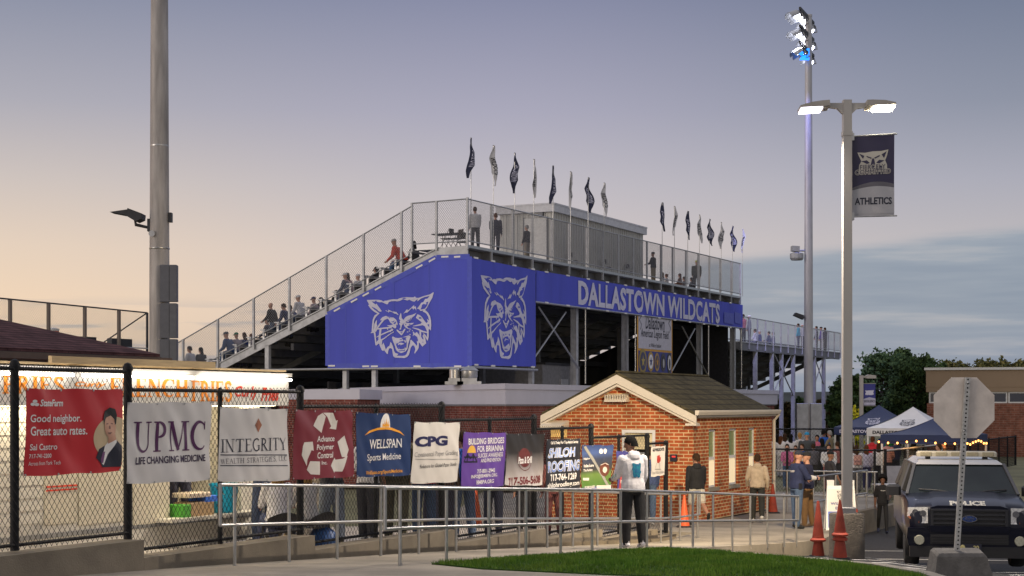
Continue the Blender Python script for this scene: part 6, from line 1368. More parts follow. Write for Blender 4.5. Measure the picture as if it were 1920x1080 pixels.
# ================================================================== fences and walls at right
RF = Line(at(1660, 0, 54).x, 54.0); RFL = Line(RF.x0, RF.y0, -CU, SU)
rz0, rz1 = -3.36, -1.57
rf = thing('chain_link_fence', 'black chain link fence with a pale top rail running back past the tents', 'fence', (RF.x0, RF.y0, rz0), RZU)
re_ = RF.s(1904)
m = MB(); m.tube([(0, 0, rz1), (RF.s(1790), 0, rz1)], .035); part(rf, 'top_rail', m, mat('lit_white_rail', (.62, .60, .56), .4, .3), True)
m = MB(); m.tube([(RF.s(1790), 0, rz1), (re_, 0, rz1)], .03); part(rf, 'top_rail', m, blackv, True)
m = MB(); m.tube([(0, 0, rz0 + .05), (re_, 0, rz0 + .05)], .03); part(rf, 'bottom_rail', m, galv, True)
for px in (1660, 1697, 1731, 1762, 1790, 1813, 1834, 1854, 1873, 1889, 1904):
    m = MB(); s = RF.s(px); m.tube([(s, 0, rz0 - .1), (s, 0, rz1 + .06)], .05 if px in (1660, 1904) else .035, 8); part(rf, 'post', m, blackv, True)
m = MB(); chain(m, 0, re_, lambda s: rz0 + .05, lambda s: rz1, lambda s, z: (s, -.04, z), .12, 1.25, .0045); part(rf, 'chain_link', m, blackv)
rg2 = thing('chain_link_fence', 'black chain link fence between the booth and the lamp, crowd behind it', 'fence', (RF.x0, RF.y0, rz0), RZU)
le = RFL.s(1440)
m = MB(); m.tube([(0, .06, rz1 + .01), (0, le, rz1 + .01)], .03); part(rg2, 'top_rail', m, blackv, True)
m = MB(); m.tube([(0, .06, rz0 + .06), (0, le, rz0 + .06)], .03); part(rg2, 'bottom_rail', m, blackv, True)
for px in (1640, 1577, 1476):
    m = MB(); t = RFL.s(px); m.tube([(0, t, rz0 - .1), (0, t, rz1 + .06)], .045, 8); part(rg2, 'post', m, blackv, True)
m = MB(); chain(m, .0, le, lambda s: rz0 + .05, lambda s: rz1, lambda s, z: (-.04, s, z), .12, 1.25, .0045); part(rg2, 'chain_link', m, blackv)
# tall fence farther back, its rail seen over the crowd
tfz = Line(at(1450, 0, 68).x, 68, 1, .02)
tf2 = thing('chain_link_fence', 'far black fence with a high rail behind the crowd', 'fence', (tfz.x0, 68, -2.95))
m = MB(); m.tube([(0, 0, -1.05), (8.5, .15, -1.05)], .035); part(tf2, 'top_rail', m, blackv, True)
for k in range(4):
    m = MB(); m.tube([(k * 2.8, k * .05, -2.95), (k * 2.8, k * .05, -1.0)], .04); part(tf2, 'post', m, blackv, True)
m = MB(); chain(m, 0, 8.5, lambda s: -2.9, lambda s: -1.05, lambda s, z: (s, s * .018, z), .14, 1.25, .004); part(tf2, 'chain_link', m, blackv)
w1 = MB(); a, b_ = at(1604, 0, 44.0), at(1712, 0, 49.5)
w1.loft([[(p.x + n_[0], p.y + n_[1], z) for p, z in ((a, -3.7), (b_, -3.7), (b_, -2.98), (a, -2.98))] for n_ in ((0, 0), (-.12, .28))])
wall2('ramp_wall', w1, wallcon, 'low concrete ramp wall behind the walking boy')
w2 = MB(); a, b_ = at(1592, 0, 40.5), at(1606, 0, 43.8); w2.loft([[(p.x + n_[0], p.y + n_[1], z) for p, z in ((a, -3.6), (b_, -3.6), (b_, -2.98), (a, -2.92))] for n_ in ((0, 0), (-.3, .05))])
wall2('ramp_wall', w2, wallcon, 'short concrete wall end just right of the lamp pole')
# ================================================================== tents
def tent(label, px, d, z, rot, w, canopy, dirs, eave=2.0, peak=2.95, letters=None, lcol=None, emb=None):
    p = at(px, 0, d); o = thing('canopy_tent', label, 'tent', (p.x, p.y, z), rot)
    h_ = w / 2; c4 = [(-h_, -h_), (h_, -h_), (h_, h_), (-h_, h_)]
    m = MB()
    for i in range(4):
        a, b2 = Vector(c4[i] + (eave,)), Vector(c4[(i + 1) % 4] + (eave,)); t = Vector((0, 0, peak))
        def g(u, v, a=a, b2=b2): 
            e_ = a + (b2 - a) * u; q_ = e_ + (t - e_) * v; q_.z -= .10 * math.sin(math.pi * v) * (1 - .2 * u); return q_
        m.grid(8, 8, g)
    obj('canopy', m, canopy, o, True)
    m = MB()
    for i in range(4):
        a, b2 = Vector(c4[i]), Vector(c4[(i + 1) % 4]); m.grid(8, 2, lambda u, v: (a.x + (b2.x - a.x) * u, a.y + (b2.y - a.y) * u, eave - .32 * (1 - v) + .008 * math.sin(u * 20)))
    vo = obj('valance', m, canopy, o)
    for x, y in c4:
        m = MB(); m.box(x * .97 - .03, x * .97 + .03, y * .97 - .03, y * .97 + .03, 0, eave - .02); obj('leg', m, white, o)
    if letters:
        for k in (0, 3):
            a, b2 = Vector(c4[k]), Vector(c4[(k + 1) % 4]); n_ = Vector(((b2 - a).y, -(b2 - a).x)).normalized() * .015
            L = lambda u, v: (a.x + (b2.x - a.x) * u + n_.x, a.y + (b2.y - a.y) * u + n_.y, eave - .30 + .28 * v)
            m = MB(); put_text(m, letters, .08, .25, .92, .72, L, bold=.04); obj('lettering', m, lcol, vo)
    if emb:
        for k in (0, 3):
            a, b2 = Vector(c4[k] + (eave,)), Vector(c4[(k + 1) % 4] + (eave,)); t = Vector((0, 0, peak)); nn = (b2 - a).cross(t - a).normalized()
            def E(u, v, l):
                uu, vv = .34 + .32 * u, .14 + .36 * v; e_ = a + (b2 - a) * uu; q_ = e_ + (t - e_) * vv; q_.z -= .10 * math.sin(math.pi * vv) * (1 - .2 * uu); return q_ + nn * (.02 + l)
            m = MB(); put_wildcat(m, E, .004); obj('emblem', m, emb, o)
    return o
tnavy = mat('tent_navy', (.010, .022, .085), .7, var=.1, scale=3); twhite = mat('tent_white', (.62, .62, .64), .6, var=.05, scale=3)
RT = R(63)
tent('navy canopy tent with a white wildcat, behind the lamp pole', 1648, 67, -2.95, RT, 3.0, tnavy, 0, 2.0, 2.92, 'DALLASTOWN ATHLETICS', lav, [lav, tnavy])
tent('white canopy tent with navy lettering between the two navy tents', 1712, 64.5, -2.95, RT, 3.0, twhite, 0, 2.0, 2.85, 'DALLASTOWN ATHLETICS', ink, [ink, twhite])
t3 = tent('plain dark navy canopy tent with string lights along its edge', 1752, 58, -2.95, R(58), 3.0, tnavy, 0, 1.86, 2.45)
bulb = mat('warm_bulb', (1, .6, .2), .3, var=0, emit=(1, .40, .09), estr=4.5)
sgl = thing('string_lights', 'warm string lights along the edge of the dark navy tent', 'lights', (t3.location.x, t3.location.y, -1.25), R(58))
rnd = random.Random(5); m = MB(); wire = []
for k in range(2):
    a, b2 = ((-1.5, 1.5), (-1.5, -1.5)) if k == 0 else ((-1.5, -1.5), (1.5, -1.5))
    for i in range(9):
        u = i / 9; x, y = a[0] + (b2[0] - a[0]) * u * 1.0, a[1] + (b2[1] - a[1]) * u; z = -.10 - .05 * math.sin(u * 9) + rnd.uniform(-.03, .02); wire.append((x * 1.02, y * 1.02, z + .05))
        bm_ = MB(); bm_.ball((x * 1.03, y * 1.03, z), .035, .035, .045, 8); obj('bulb', bm_, bulb, sgl, True)
m.tube(wire, .008, 5); obj('cord', m, ink, sgl)
lamp('string_light_glow', 'POINT', (t3.location.x - .2, t3.location.y - .6, -1.5), 60, (1, .55, .22), .4)
# tables and goods below the tents
def table(label, x, y, z, w, dp, rz, ma):
    o = thing('folding_table', label, 'table', (x, y, z), rz)
    m = MB(); m.bbox(-w / 2, w / 2, -dp / 2, dp / 2, .70, .74, .015); obj('table_top', m, ma, o)
    for sx_ in (-1, 1):
        m = MB(); x0 = sx_ * w * .36; m.tube([(x0, -dp * .38, 0), (x0, -dp * .38, .70), (x0, dp * .38, .70), (x0, dp * .38, 0)], .015, 6); m.tube([(x0, -dp * .38, .25), (x0 * .55, 0, .7)], .01, 5); obj('leg', m, galv, o)
    return o
q = at(1690, 0, 51.5); table('pale folding table in front of the fence by the tents', q.x, q.y, -3.3, 1.75, .7, R(10), mat('table_plastic', (.48, .47, .45), .5))
q = at(1742, 0, 57.5); table('folding table of goods under the string lights', q.x, q.y, -2.98, 1.8, .8, R(20), mat('wood_table', (.40, .28, .18), .6))
rnd = random.Random(9)
for i, (lb, col, sz) in enumerate((('pink goods bin on the table under the string lights', (.5, .22, .2), (.30, .22, .28)), ('white goods bin on the table under the string lights', (.55, .53, .5), (.42, .25, .2)), ('red tray on the table under the string lights', (.45, .05, .04), (.4, .25, .07)), ('dark box on the table under the string lights', (.06, .06, .07), (.3, .25, .24)))):
    x = q.x - .66 + .42 * i; o = thing('goods_bin', lb, 'bin', (x, q.y + (-.66 + .42 * i) * .36, -2.98 + .742), R(20))
    m = MB(); m.bbox(-sz[0] / 2, sz[0] / 2, -sz[1] / 2, sz[1] / 2, 0, sz[2], .02); obj('body', m, mat('bin_' + 'abcd'[i], col, .6), o); m = MB(); m.box(-sz[0] / 2 - .01, sz[0] / 2 + .01, -sz[1] / 2 - .01, sz[1] / 2 + .01, sz[2], sz[2] + .012); obj('lid', m, mat('bin_lid_' + 'abcd'[i], tuple(c * .7 for c in col), .6), o)
s_ = RF.s(1697); cl = thing('fence_cloth', 'grey-blue cloth hung over the fence by the tents', 'cloth', RF.pt(s_, -2.75), RZU)
m = MB(); m.grid(10, 10, lambda u, v: (.2 + 2.1 * u, -.09 + .03 * math.sin(u * 9), -.35 + 1.25 * v + .03 * math.sin(u * 6))); obj('cloth', m, mat('grey_blue_cloth', (.14, .15, .22), .8, var=.1), cl, True)
s_ = at(1688, 0, 53.0); wb = thing('notice_board', 'grey notice board leaning behind the pale folding table', 'board', (s_.x, s_.y, -3.3), R(15))
m = MB(); m.loft([[(-.45, 0, .5), (.45, 0, .5), (.45, .03, .5), (-.45, .03, .5)], [(-.35, .25, 1.25), (.55, .25, 1.25), (.55, .28, 1.25), (-.35, .28, 1.25)]]); obj('panel', m, mat('notice_grey', (.27, .27, .31), .7), wb); m = MB(); m.tube([(-.4, .1, 0), (-.4, .05, .6)], .02, 6); m.tube([(.4, .1, 0), (.4, .05, .6)], .02, 6); obj('legs', m, dark, wb)
# ================================================================== trees
barkm = mat('bark', (.06, .045, .03), .9, var=.3, scale=8)
def tree(label, px, d, ytop, wpx, cols, n=5200, seed=0, z0=-3.1, shape=1.0, leaf=.30):
    rn = random.Random(seed); p = at(px, 0, d); H = (HZ - ytop) / F * d - z0; W = wpx / F * d / 2
    o = thing('tree', label, 'tree', (p.x, p.y, z0), rn.uniform(0, 6))
    m = MB(); m.tube([(0, 0, -.3), (.1, 0, H * .3), (.0, .1, H * .6), (.05, 0, H * .9)], [.03 * H, .024 * H, .014 * H, .003 * H], 8)
    tips = []
    nb = 40
    for i in range(nb):
        f = .22 + .74 * (i + rn.random()) / nb; a = i * 2.4 + rn.uniform(-.4, .4); prof_ = math.sin(math.pi * min(1, (1.05 - f) / .80 * .62 + .08)) ** .8 * shape
        r = W * prof_ * rn.uniform(.62, 1.08); zb = H * f * .86; e = Vector((math.cos(a) * r, math.sin(a) * r, H * f + rn.uniform(-.02, .05) * H)); s = Vector((0, .05, zb * .92))
        m.tube([s, s.lerp(e, .55) + Vector((0, 0, .04 * H)), e], [.009 * H, .005 * H, .0015 * H], 5); tips.append((e, W * rn.uniform(.13, .27)))
        tips.append((s.lerp(e, .6) + Vector((0, 0, .03 * H)), W * rn.uniform(.2, .32)))
    for k in range(5): tips.append((Vector((rn.gauss(0, W * .12), rn.gauss(0, W * .12), H * rn.uniform(.86, .98))), W * rn.uniform(.10, .2)))
    obj('trunk', m, barkm, o)
    V, Fc, Mi = [], [], []; k = len(tips)
    for j in range(n):
        c_, r = tips[rn.randrange(k)]; dv = Vector((rn.gauss(0, 1), rn.gauss(0, 1), rn.gauss(0, .8))); dv = dv.normalized() * r * rn.random() ** .45; q_ = c_ + dv
        if rn.random() < .1: q_ += dv * .5
        s = leaf * rn.uniform(.5, 1.25); u = Vector((rn.gauss(0, 1), rn.gauss(0, 1), rn.gauss(0, 1))).normalized(); w_ = u.cross(Vector((rn.gauss(0, 1), rn.gauss(0, 1), rn.gauss(0, 1)))).normalized(); b0_ = len(V)
        V += [tuple(q_ - u * s * .5), tuple(q_ + w_ * s * .28), tuple(q_ + u * s * .5), tuple(q_ - w_ * s * .28)]; Fc.append((b0_, b0_ + 1, b0_ + 2, b0_ + 3)); Mi.append(0 if rn.random() < .5 else (1 if rn.random() < .7 else 2))
    me = bpy.data.meshes.new('crown'); me.from_pydata(V, [], Fc)
    for i, c_ in enumerate(cols): me.materials.append(mat('leaf_%d_%d_%d' % tuple(int(x * 1000) for x in c_), tuple(x * 2.3 for x in c_), .85, var=.3, scale=1.5, spec=.1))
    me.polygons.foreach_set('material_index', Mi); link('crown', me, o); return o
dg_ = [(.024, .042, .017), (.04, .062, .022), (.016, .03, .014)]; og = [(.05, .052, .02), (.075, .066, .024), (.03, .036, .016)]; br = [(.075, .055, .028), (.055, .045, .025), (.04, .04, .02)]
tree('broad dark green tree behind the far purple street lamp', 1655, 108, 662, 130, dg_, 9000, 1); tree('dark green tree left of the tan school roof', 1712, 104, 668, 110, dg_, 8000, 2); tree('lower dark tree between lamp pole and floodlight pole', 1592, 100, 706, 90, dg_, 6500, 3); tree('tall dark tree between the two broad trees', 1685, 118, 655, 100, dg_, 6000, 4); tree('dark tree filling in under the broad crowns', 1745, 112, 690, 90, dg_, 5000, 5)
tree('dark tree behind the left end of the tan school roof', 1742, 120, 676, 96, dg_, 6000, 7)
y_o = tree('young tree with yellow-lit leaves by the navy tent', 1603, 74, 762, 34, [(.30, .27, .02), (.22, .22, .02), (.12, .15, .02)], 900, 6, -2.95, 1, .18)  # yellow light on the leaves is put into their colours
for i, (px, yt, w_, lb) in enumerate(((1772, 678, 110, 'olive tree top over the left end of the school roof'), (1815, 680, 110, 'olive tree top second along the school roof'), (1860, 677, 110, 'olive tree top third along the school roof'), (1908, 676, 110, 'olive tree top at the right edge over the school roof'))): tree(lb, px, 145, yt, w_, og, 5000, 10 + i, -3, 1, .4)
for i, (px, yt, w_, c_, lb) in enumerate(((1462, 752, 60, br, 'brown autumn tree seen left between the far stand legs'), (1500, 748, 64, dg_, 'dark tree seen between the far stand legs'), (1536, 752, 60, br, 'brown autumn tree behind the slender floodlight pole'), (1568, 742, 60, dg_, 'dark tree just right of the slender floodlight pole'))): tree(lb, px, 124, yt, w_, c_, 3000, 20 + i, -3.2, 1.1, .4)
# ================================================================== people
SKIN = {'light': (.46, .24, .16), 'tan': (.36, .18, .11), 'brown': (.19, .09, .055), 'dark': (.09, .042, .028)}
HAIR = {'black': (.010, .009, .009), 'brown': (.045, .024, .013), 'blond': (.34, .20, .07), 'grey': (.25, .24, .23), 'auburn': (.09, .035, .015)}
def fab(c, nm='fabric'):
    return mat('%s_%d_%d_%d' % ((nm,) + tuple(int(x * 999) for x in c[:3])), c, .85, var=.16, scale=14, bump=.25, bscale=30)
def rot2(p, a): return Vector((p.x * math.cos(a) - p.y * math.sin(a), p.x * math.sin(a) + p.y * math.cos(a), p.z))
PEOPLE = []
def person(label, loc, h, H=1.72, top=(.5, .5, .5), bot=(.03, .03, .04), shoe=(.03, .03, .03), skin='light', hair='brown', style='short', hat=None, lod=1,
           L=(8, 6, 12), Rr=(8, 6, 12), legL=(0, 0), legR=(0, 0), lean=0., turn=0., nod=0., build=1., sit=False, sleeve='long', pants='long', hood=False, group=None, cuff=None, twist=0.):
    """arms: (swing forward, out to the side, elbow bend); legs: (thigh forward, knee bend); degrees. Faces local +y; h turns that in plan."""
    k = H / 1.75
    prim = []                                   # (points with rx, ry) lists, each tagged with a region
    def cap(a, b, ra, rb, reg, n=6, flat=1.0, seg=12):
        a, b = Vector(a), Vector(b); t = (b - a); Ln = max(t.length, 1e-6); t.normalize()
        q = Vector((0, 1, 0)) if abs(t.y) < .9 else Vector((1, 0, 0)); u = t.cross(q).normalized(); w = u.cross(t)
        rings = []
        for i in range(-2, n + 3):
            if i < 0: o = -ra * (1, .6)[i + 2] ; rr = ra * (.15, .8)[i + 2]; c_ = a + t * o
            elif i > n: o = rb * (.6, 1)[i - n - 1]; rr = rb * (.8, .15)[i - n - 1]; c_ = b + t * o
            else: f = i / n; rr = ra + (rb - ra) * f; c_ = a.lerp(b, f)
            rings.append([c_ + u * rr * math.cos(2 * math.pi * j / seg) + w * rr * flat * math.sin(2 * math.pi * j / seg) for j in range(seg)])
        prim.append((rings, reg))
    def rings_(lst, reg, seg=16):               # list of (centre, rx, ry)
        prim.append(([[Vector(c_) + Vector((rx * math.cos(2 * math.pi * j / seg), ry * math.sin(2 * math.pi * j / seg), 0)) for j in range(seg)] for c_, rx, ry in lst], reg))
    SK, TP, BT, SH = 0, 1, 2, 3
    la = R(lean); u = Vector((0, math.sin(la), math.cos(la)))
    p0 = Vector((0, 0, .95))
    B = build
    sp_ = lambda f: p0 + u * f + Vector((0, -.25 * math.sin(la) * f * f, 0))
    # torso
    hem = -.07 if top else 0
    rings_([(p0 + Vector((0, 0, -.14)), .10 * B, .09 * B), (p0 + Vector((0, 0, -.12)), .165 * B, .118 * B), (p0 + Vector((0, 0, -.09)), .172 * B, .122 * B)], BT)
    rings_([(sp_(-.075), .15 * B, .10 * B), (sp_(-.065), .184 * B, .134 * B), (sp_(-.03), .184 * B, .134 * B), (sp_(.02), .184 * B, .134 * B), (sp_(.07), .178 * B, .128 * B), (sp_(.12), .168 * B, .122 * B), (sp_(.24), .178 * B, .125 * B), (sp_(.36), .188 * B, .118 * B), (sp_(.43), .178 * B, .10 * B), (sp_(.48), .125 * B, .082), (sp_(.51), .075, .07), (sp_(.52), .03, .03)], TP)
    # neck and head
    hd_u = Vector((0, math.sin(la * .45 + R(nod)), math.cos(la * .45 + R(nod))))
    nb = sp_(.49); cap(nb, nb + hd_u * .09 + Vector((0, .01, 0)), .058, .052, SK, 4)
    hc = nb + hd_u * .185 + Vector((0, .022, 0))
    hr = Matrix.Rotation(R(turn), 3, 'Z') @ Matrix.Rotation(-(la * .45 + R(nod)), 3, 'X')
    def hp_(x, y, z): return hc + hr @ Vector((x, y, z))
    hl = []
    for i, (z, rx, ry, oy) in enumerate(((-.118, .02, .02, .05), (-.112, .035, .035, .045), (-.09, .052, .062, .025), (-.05, .066, .084, .006), (0, .074, .096, 0), (.05, .076, .098, -.004), (.09, .062, .08, -.008), (.112, .035, .045, -.01), (.119, .012, .015, -.01))):
        hl.append([hp_(rx * math.cos(2 * math.pi * j / 16), oy + ry * math.sin(2 * math.pi * j / 16), z) for j in range(16)])
    prim.append((hl, SK))
    def blob(c_, r, reg, sx=1, sy=1, sz=1):
        rs = []
        for i in range(1, 6):
            a = -math.pi / 2 + math.pi * i / 6; rs.append([Vector((c_[0] + r * sx * math.cos(a) * math.cos(2 * math.pi * j / 10), c_[1] + r * sy * math.cos(a) * math.sin(2 * math.pi * j / 10), c_[2] + r * sz * math.sin(a))) for j in range(10)])
        prim.append((rs, reg))
    cap(hp_(0, .088, .012), hp_(0, .108, -.022), .009, .016, SK, 3, seg=8)         # nose
    cap(hp_(-.02, .088, -.062), hp_(.02, .088, -.062), .010, .010, SK, 2, seg=8)   # lips
    for sx in (-1, 1): blob(hp_(.075 * sx, -.008, -.005), .02, SK, .55, 1, 1.6)
    # legs
    feet = []
    for sx, (tp_, kb) in ((-1, legL), (1, legR)):
        hip = p0 + Vector((.088 * sx * B, 0, -.09)); a1 = R(tp_); a2 = R(tp_ - kb)
        kn = hip + Vector((.015 * sx, math.sin(a1) * .40, -math.cos(a1) * .40)); an = kn + Vector((.0, math.sin(a2) * .42, -math.cos(a2) * .42))
        wide = {'wide': 1.35, 'slim': .95}.get(pants, 1.15) * (.5 + .5 * B)
        if pants == 'shorts':
            cap(hip, hip.lerp(kn, .80), .100 * wide, .088, BT, 6); cap(hip.lerp(kn, .5), kn, .068, .052, SK, 5); cap(kn, kn.lerp(an, .4), .052, .056, SK, 4); cap(kn.lerp(an, .4), an, .056, .034, SK, 5)
        else:
            cap(hip, kn, .084 * wide, .068 * wide, BT, 6); cap(kn, kn.lerp(an, .35), .068 * wide, .066 * wide, BT, 4); cap(kn.lerp(an, .35), an + (an - kn).normalized() * .01, .066 * wide, .052 * wide, BT, 5)
        fa = a2 * .85; fd = Vector((.10 * sx, math.cos(fa), math.sin(fa))).normalized(); dn = Vector((0, math.sin(a2) * .075, -math.cos(a2) * .075))
        heel = an + dn * .62 - fd * .045; toe = an + dn * .85 + fd * .16
        cap(heel, heel.lerp(toe, .55), .042, .044, SH, 4, .9); cap(heel.lerp(toe, .5), toe, .045, .036, SH, 4, .75)
        feet += [heel.z - .042, toe.z - .034]
    # arms
    hands = []
    for sx, (sw, ou, eb) in ((-1, L), (1, Rr)):
        sh = sp_(.425) + Vector((.172 * sx * B, 0, 0)); a = R(sw); o = R(ou)
        el = sh + Vector((sx * math.sin(o), math.sin(a) * math.cos(o), -math.cos(a) * math.cos(o))) * .285
        a2 = a + R(eb); inn = .35 * min(1, eb / 60)
        fdir = Vector((sx * (math.sin(o) * .6 - inn), math.sin(a2), -math.cos(a2))).normalized(); wr = el + fdir * .25
        slv = 1.0 if sleeve == 'long' else .75
        cap(sh, el, .074 * (.5 + .5 * B), .060 * (.5 + .5 * B), TP if sleeve != 'none' else SK, 5)
        if sleeve == 'long': cap(el, wr, .060 * (.5 + .5 * B), .045, TP, 5); cap(wr - fdir * .03, wr, .048, .046, TP, 2)
        else:
            cap(el, el.lerp(wr, .35), .043, .044, SK, 3); cap(el.lerp(wr, .35), wr, .044, .028, SK, 4)
            if sleeve == 'short': cap(sh.lerp(el, .3), sh.lerp(el, .85), .068, .066, TP, 3)
        sd_ = Vector((0, 1, 0)) if abs(fdir.y) < .7 else Vector((0, 0, 1)); side = fdir.cross(Vector((sx, 0, 0))).normalized() * (-1)
        if side.length < .5: side = Vector((0, 1, 0))
        nrm_ = fdir.cross(side).normalized()
        pc = wr + fdir * .05
        prim.append(([[wr + fdir * t + side * w_ * math.cos(2 * math.pi * j / 10) + nrm_ * th * math.sin(2 * math.pi * j / 10) for j in range(10)] for t, w_, th in ((.0, .02, .016), (.02, .030, .019), (.06, .040, .018), (.095, .038, .015), (.105, .02, .01))], SK))
        fr = .0105 if lod < 2 else .012
        curl = 25 if lod < 2 else 15
        for q, (off_, ln) in enumerate(((-.029, .058), (-.010, .068), (.010, .066), (.029, .052))):
            b0 = wr + fdir * .095 + side * off_; d1 = (fdir * math.cos(R(curl)) - nrm_ * sx * math.sin(R(curl)) + side * off_ * 1.2).normalized(); m1 = b0 + d1 * ln * .55; d2 = (fdir * math.cos(R(curl * 2.4)) - nrm_ * sx * math.sin(R(curl * 2.4))).normalized()
            cap(b0, m1, fr, fr * .95, SK, 2, seg=8); cap(m1, m1 + d2 * ln * .5, fr * .95, fr * .8, SK, 2, seg=8)
        tb = wr + fdir * .03 + side * .034; td = (fdir * .72 + side * .6 - nrm_ * sx * .35).normalized(); cap(tb, tb + td * .035, .014, .012, SK, 2, seg=8); cap(tb + td * .035, tb + td * .035 + (td + fdir * .6).normalized() * .028, .012, .010, SK, 2, seg=8)
        hands.append((wr, fdir))
    if hood:
        rings_([(sp_(.40) + Vector((0, -.075, 0)), .05, .02), (sp_(.44) + Vector((0, -.07, 0)), .105, .06), (sp_(.50) + Vector((0, -.055, 0)), .112, .075), (sp_(.545) + Vector((0, -.05, 0)), .095, .06), (sp_(.56) + Vector((0, -.05, 0)), .05, .03)], TP)
    dz = -min(feet) if not sit else 0
    # build: closed shells joined, remeshed into one skin, regions by nearest shell
    m = MB(); pts = []
    for rg, reg in prim:
        m.loft(rg); 
        for r_ in rg: pts += [(p, reg) for p in r_]
    kd = kdtree.KDTree(len(pts))
    for i, (p, _) in enumerate(pts): kd.insert(p, i)
    kd.balance()
    me = m.mesh('body', [fab((.5, .5, .5))])
    ob = bpy.data.objects.new('tmp', me); md = ob.modifiers.new('r', 'REMESH'); md.mode = 'VOXEL'; md.voxel_size = (.0075, .0115, .02)[lod]
    sm = ob.modifiers.new('s', 'SMOOTH'); sm.factor = .5; sm.iterations = (5, 4, 2)[lod]
    bmh = evaluated_mesh(ob); bpy.data.meshes.remove(me)
    bmh.name = 'person'; bmh.materials.clear()
    for mm in (mat('skin_' + skin, SKIN[skin], .55, var=.08, scale=10), fab(top), fab(bot), fab(shoe, 'shoe')): bmh.materials.append(mm)
    idx = []
    for p in bmh.polygons:
        _, i, _ = kd.find(p.center); r_ = pts[i][1]
        if r_ == BT and p.center.z > p0.z - .075 and (not sit or abs(p.center.y) < .11): r_ = TP
        idx.append(r_)
    bmh.polygons.foreach_set('material_index', idx); bmh.shade_smooth()
    M = Matrix.Diagonal((k, k, k, 1)) @ Matrix.Translation((0, 0, dz if not sit else -.95 + .10))
    bmh.transform(M)
    o = link('person', bmh); o.location = loc; o.rotation_euler = (0, 0, R(h)); tag(o, label, 'person', group)
    def child(nm, mb, ma, smooth=True):
        c_ = obj(nm, mb, ma, o, smooth); c_.data.transform(M); return c_
    # hair
    if hair and style != 'bald' and not (hat and style == 'short'):
        hm = mat('hair_' + hair, HAIR[hair], .85, var=.35, scale=40, bump=.5, bscale=60, spec=.12); rn = random.Random(len(PEOPLE)); mb = MB(); g = 1.09 if style != 'afro' else 1.75
        S = 16; rs = []
        lowb = {'short': -.03, 'afro': -.02, 'long': -.06, 'bun': -.05, 'curly': -.05}.get(style, -.03)
        for i, z in enumerate((lowb, 0, .035, .07, .10, .122, .130)):
            ring = []
            for j in range(S):
                a = 2 * math.pi * j / S; sy = math.sin(a); base_r = math.sqrt(max(0, 1 - (z / .132) ** 2)) 
                rx, ry = .080 * g * (base_r * .55 + .45 if z < .1 else base_r + .1), .102 * g * (base_r * .55 + .45 if z < .1 else base_r + .1)
                front = max(0, sy); zz = z
                if z < .06: zz = z + front * max(0, .062 - z) - (.045 * max(0, -sy) ** 1.5 if i == 0 else (.02 * max(0, -sy) if i == 1 else 0))
                if style in ('afro', 'curly'): jj = 1 + rn.uniform(-.06, .06)
                else: jj = 1 + rn.uniform(-.015, .015)
                gz = 1.0 if style != 'afro' else 1.35
                ring.append(hp_(rx * math.cos(a) * jj, -.010 + ry * sy * jj * (1 if sy < 0 else .93), zz * gz * 1.02))
            rs.append(ring)
        mb.loft(rs)
        if style == 'long':
            rs = []
            for z, w_, d_, oy in ((.06, .07, .05, -.06), (0, .084, .055, -.06), (-.08, .092, .05, -.062), (-.17, .10, .042, -.075), (-.26, .09, .034, -.09), (-.33, .05, .018, -.095)):
                rs.append([hp_(w_ * math.cos(2 * math.pi * j / 12), oy + d_ * math.sin(2 * math.pi * j / 12), z) for j in range(12)])
            mb.loft(rs)
        if style == 'bun': c0 = hp_(0, -.11, .05); mb.ball(tuple(c0), .045, .045, .045, 10)
        child('hair', mb, hm)
    if hat:
        kind, hc_ = hat; mb = MB(); rs = []
        for z, g in ((.035, 1.10), (.06, 1.12), (.095, 1.02), (.125, .72), (.138, .2)): rs.append([hp_(.078 * g * math.cos(2 * math.pi * j / 18), -.004 + .10 * g * math.sin(2 * math.pi * j / 18), z) for j in range(18)])
        mb.loft(rs)
        sgn = -1 if kind == 'back' else 1
        if kind != 'beanie':
            br_ = [hp_(.07 * math.cos(R(t)), sgn * (.075 + .105 * math.sin(R(t))), .042 - .015 * math.sin(R(t))) for t in range(0, 181, 20)]; b2 = [p + hr @ Vector((0, 0, .008)) for p in br_]; n = len(br_)
            mb.add(br_ + b2, [tuple(range(n)), tuple(range(2 * n - 1, n - 1, -1))] + [(i, (i + 1) % n, n + (i + 1) % n, n + i) for i in range(n)])
        child('hat', mb, fab(hc_))
    if lod < 2:
        mb = MB()
        for sx in (-1, 1): c0 = hp_(.031 * sx, .083, .012); mb.ball(tuple(c0), .0115, .010, .0085, 8)
        child('eyes', mb, mat('eye_dark', (.02, .015, .012), .2, var=0))
    PEOPLE.append(o); o_data[o.name] = (k, M, hp_, sp_, hands, child)
    return o
o_data = {}
def G(px, d, zf=walk_z, dz=0.): p = at(px, 0, d); p.z = zf(d) + dz + .004; return p
lotG = lambda px, d: (lambda p: Vector((p.x, p.y, lot_z(p.x, p.y) + .01)))(at(px, 0, d))
cr = lambda px, d: (lambda p: Vector((p.x, p.y, base_z(p.x, p.y) + .004)))(at(px, 0, d))
WHT = (.62, .60, .62); BLKC = (.012, .012, .014); NVY = (.016, .024, .075); JEAN = (.06, .10, .18); KHA = (.18, .105, .045); GRY = (.16, .16, .18)
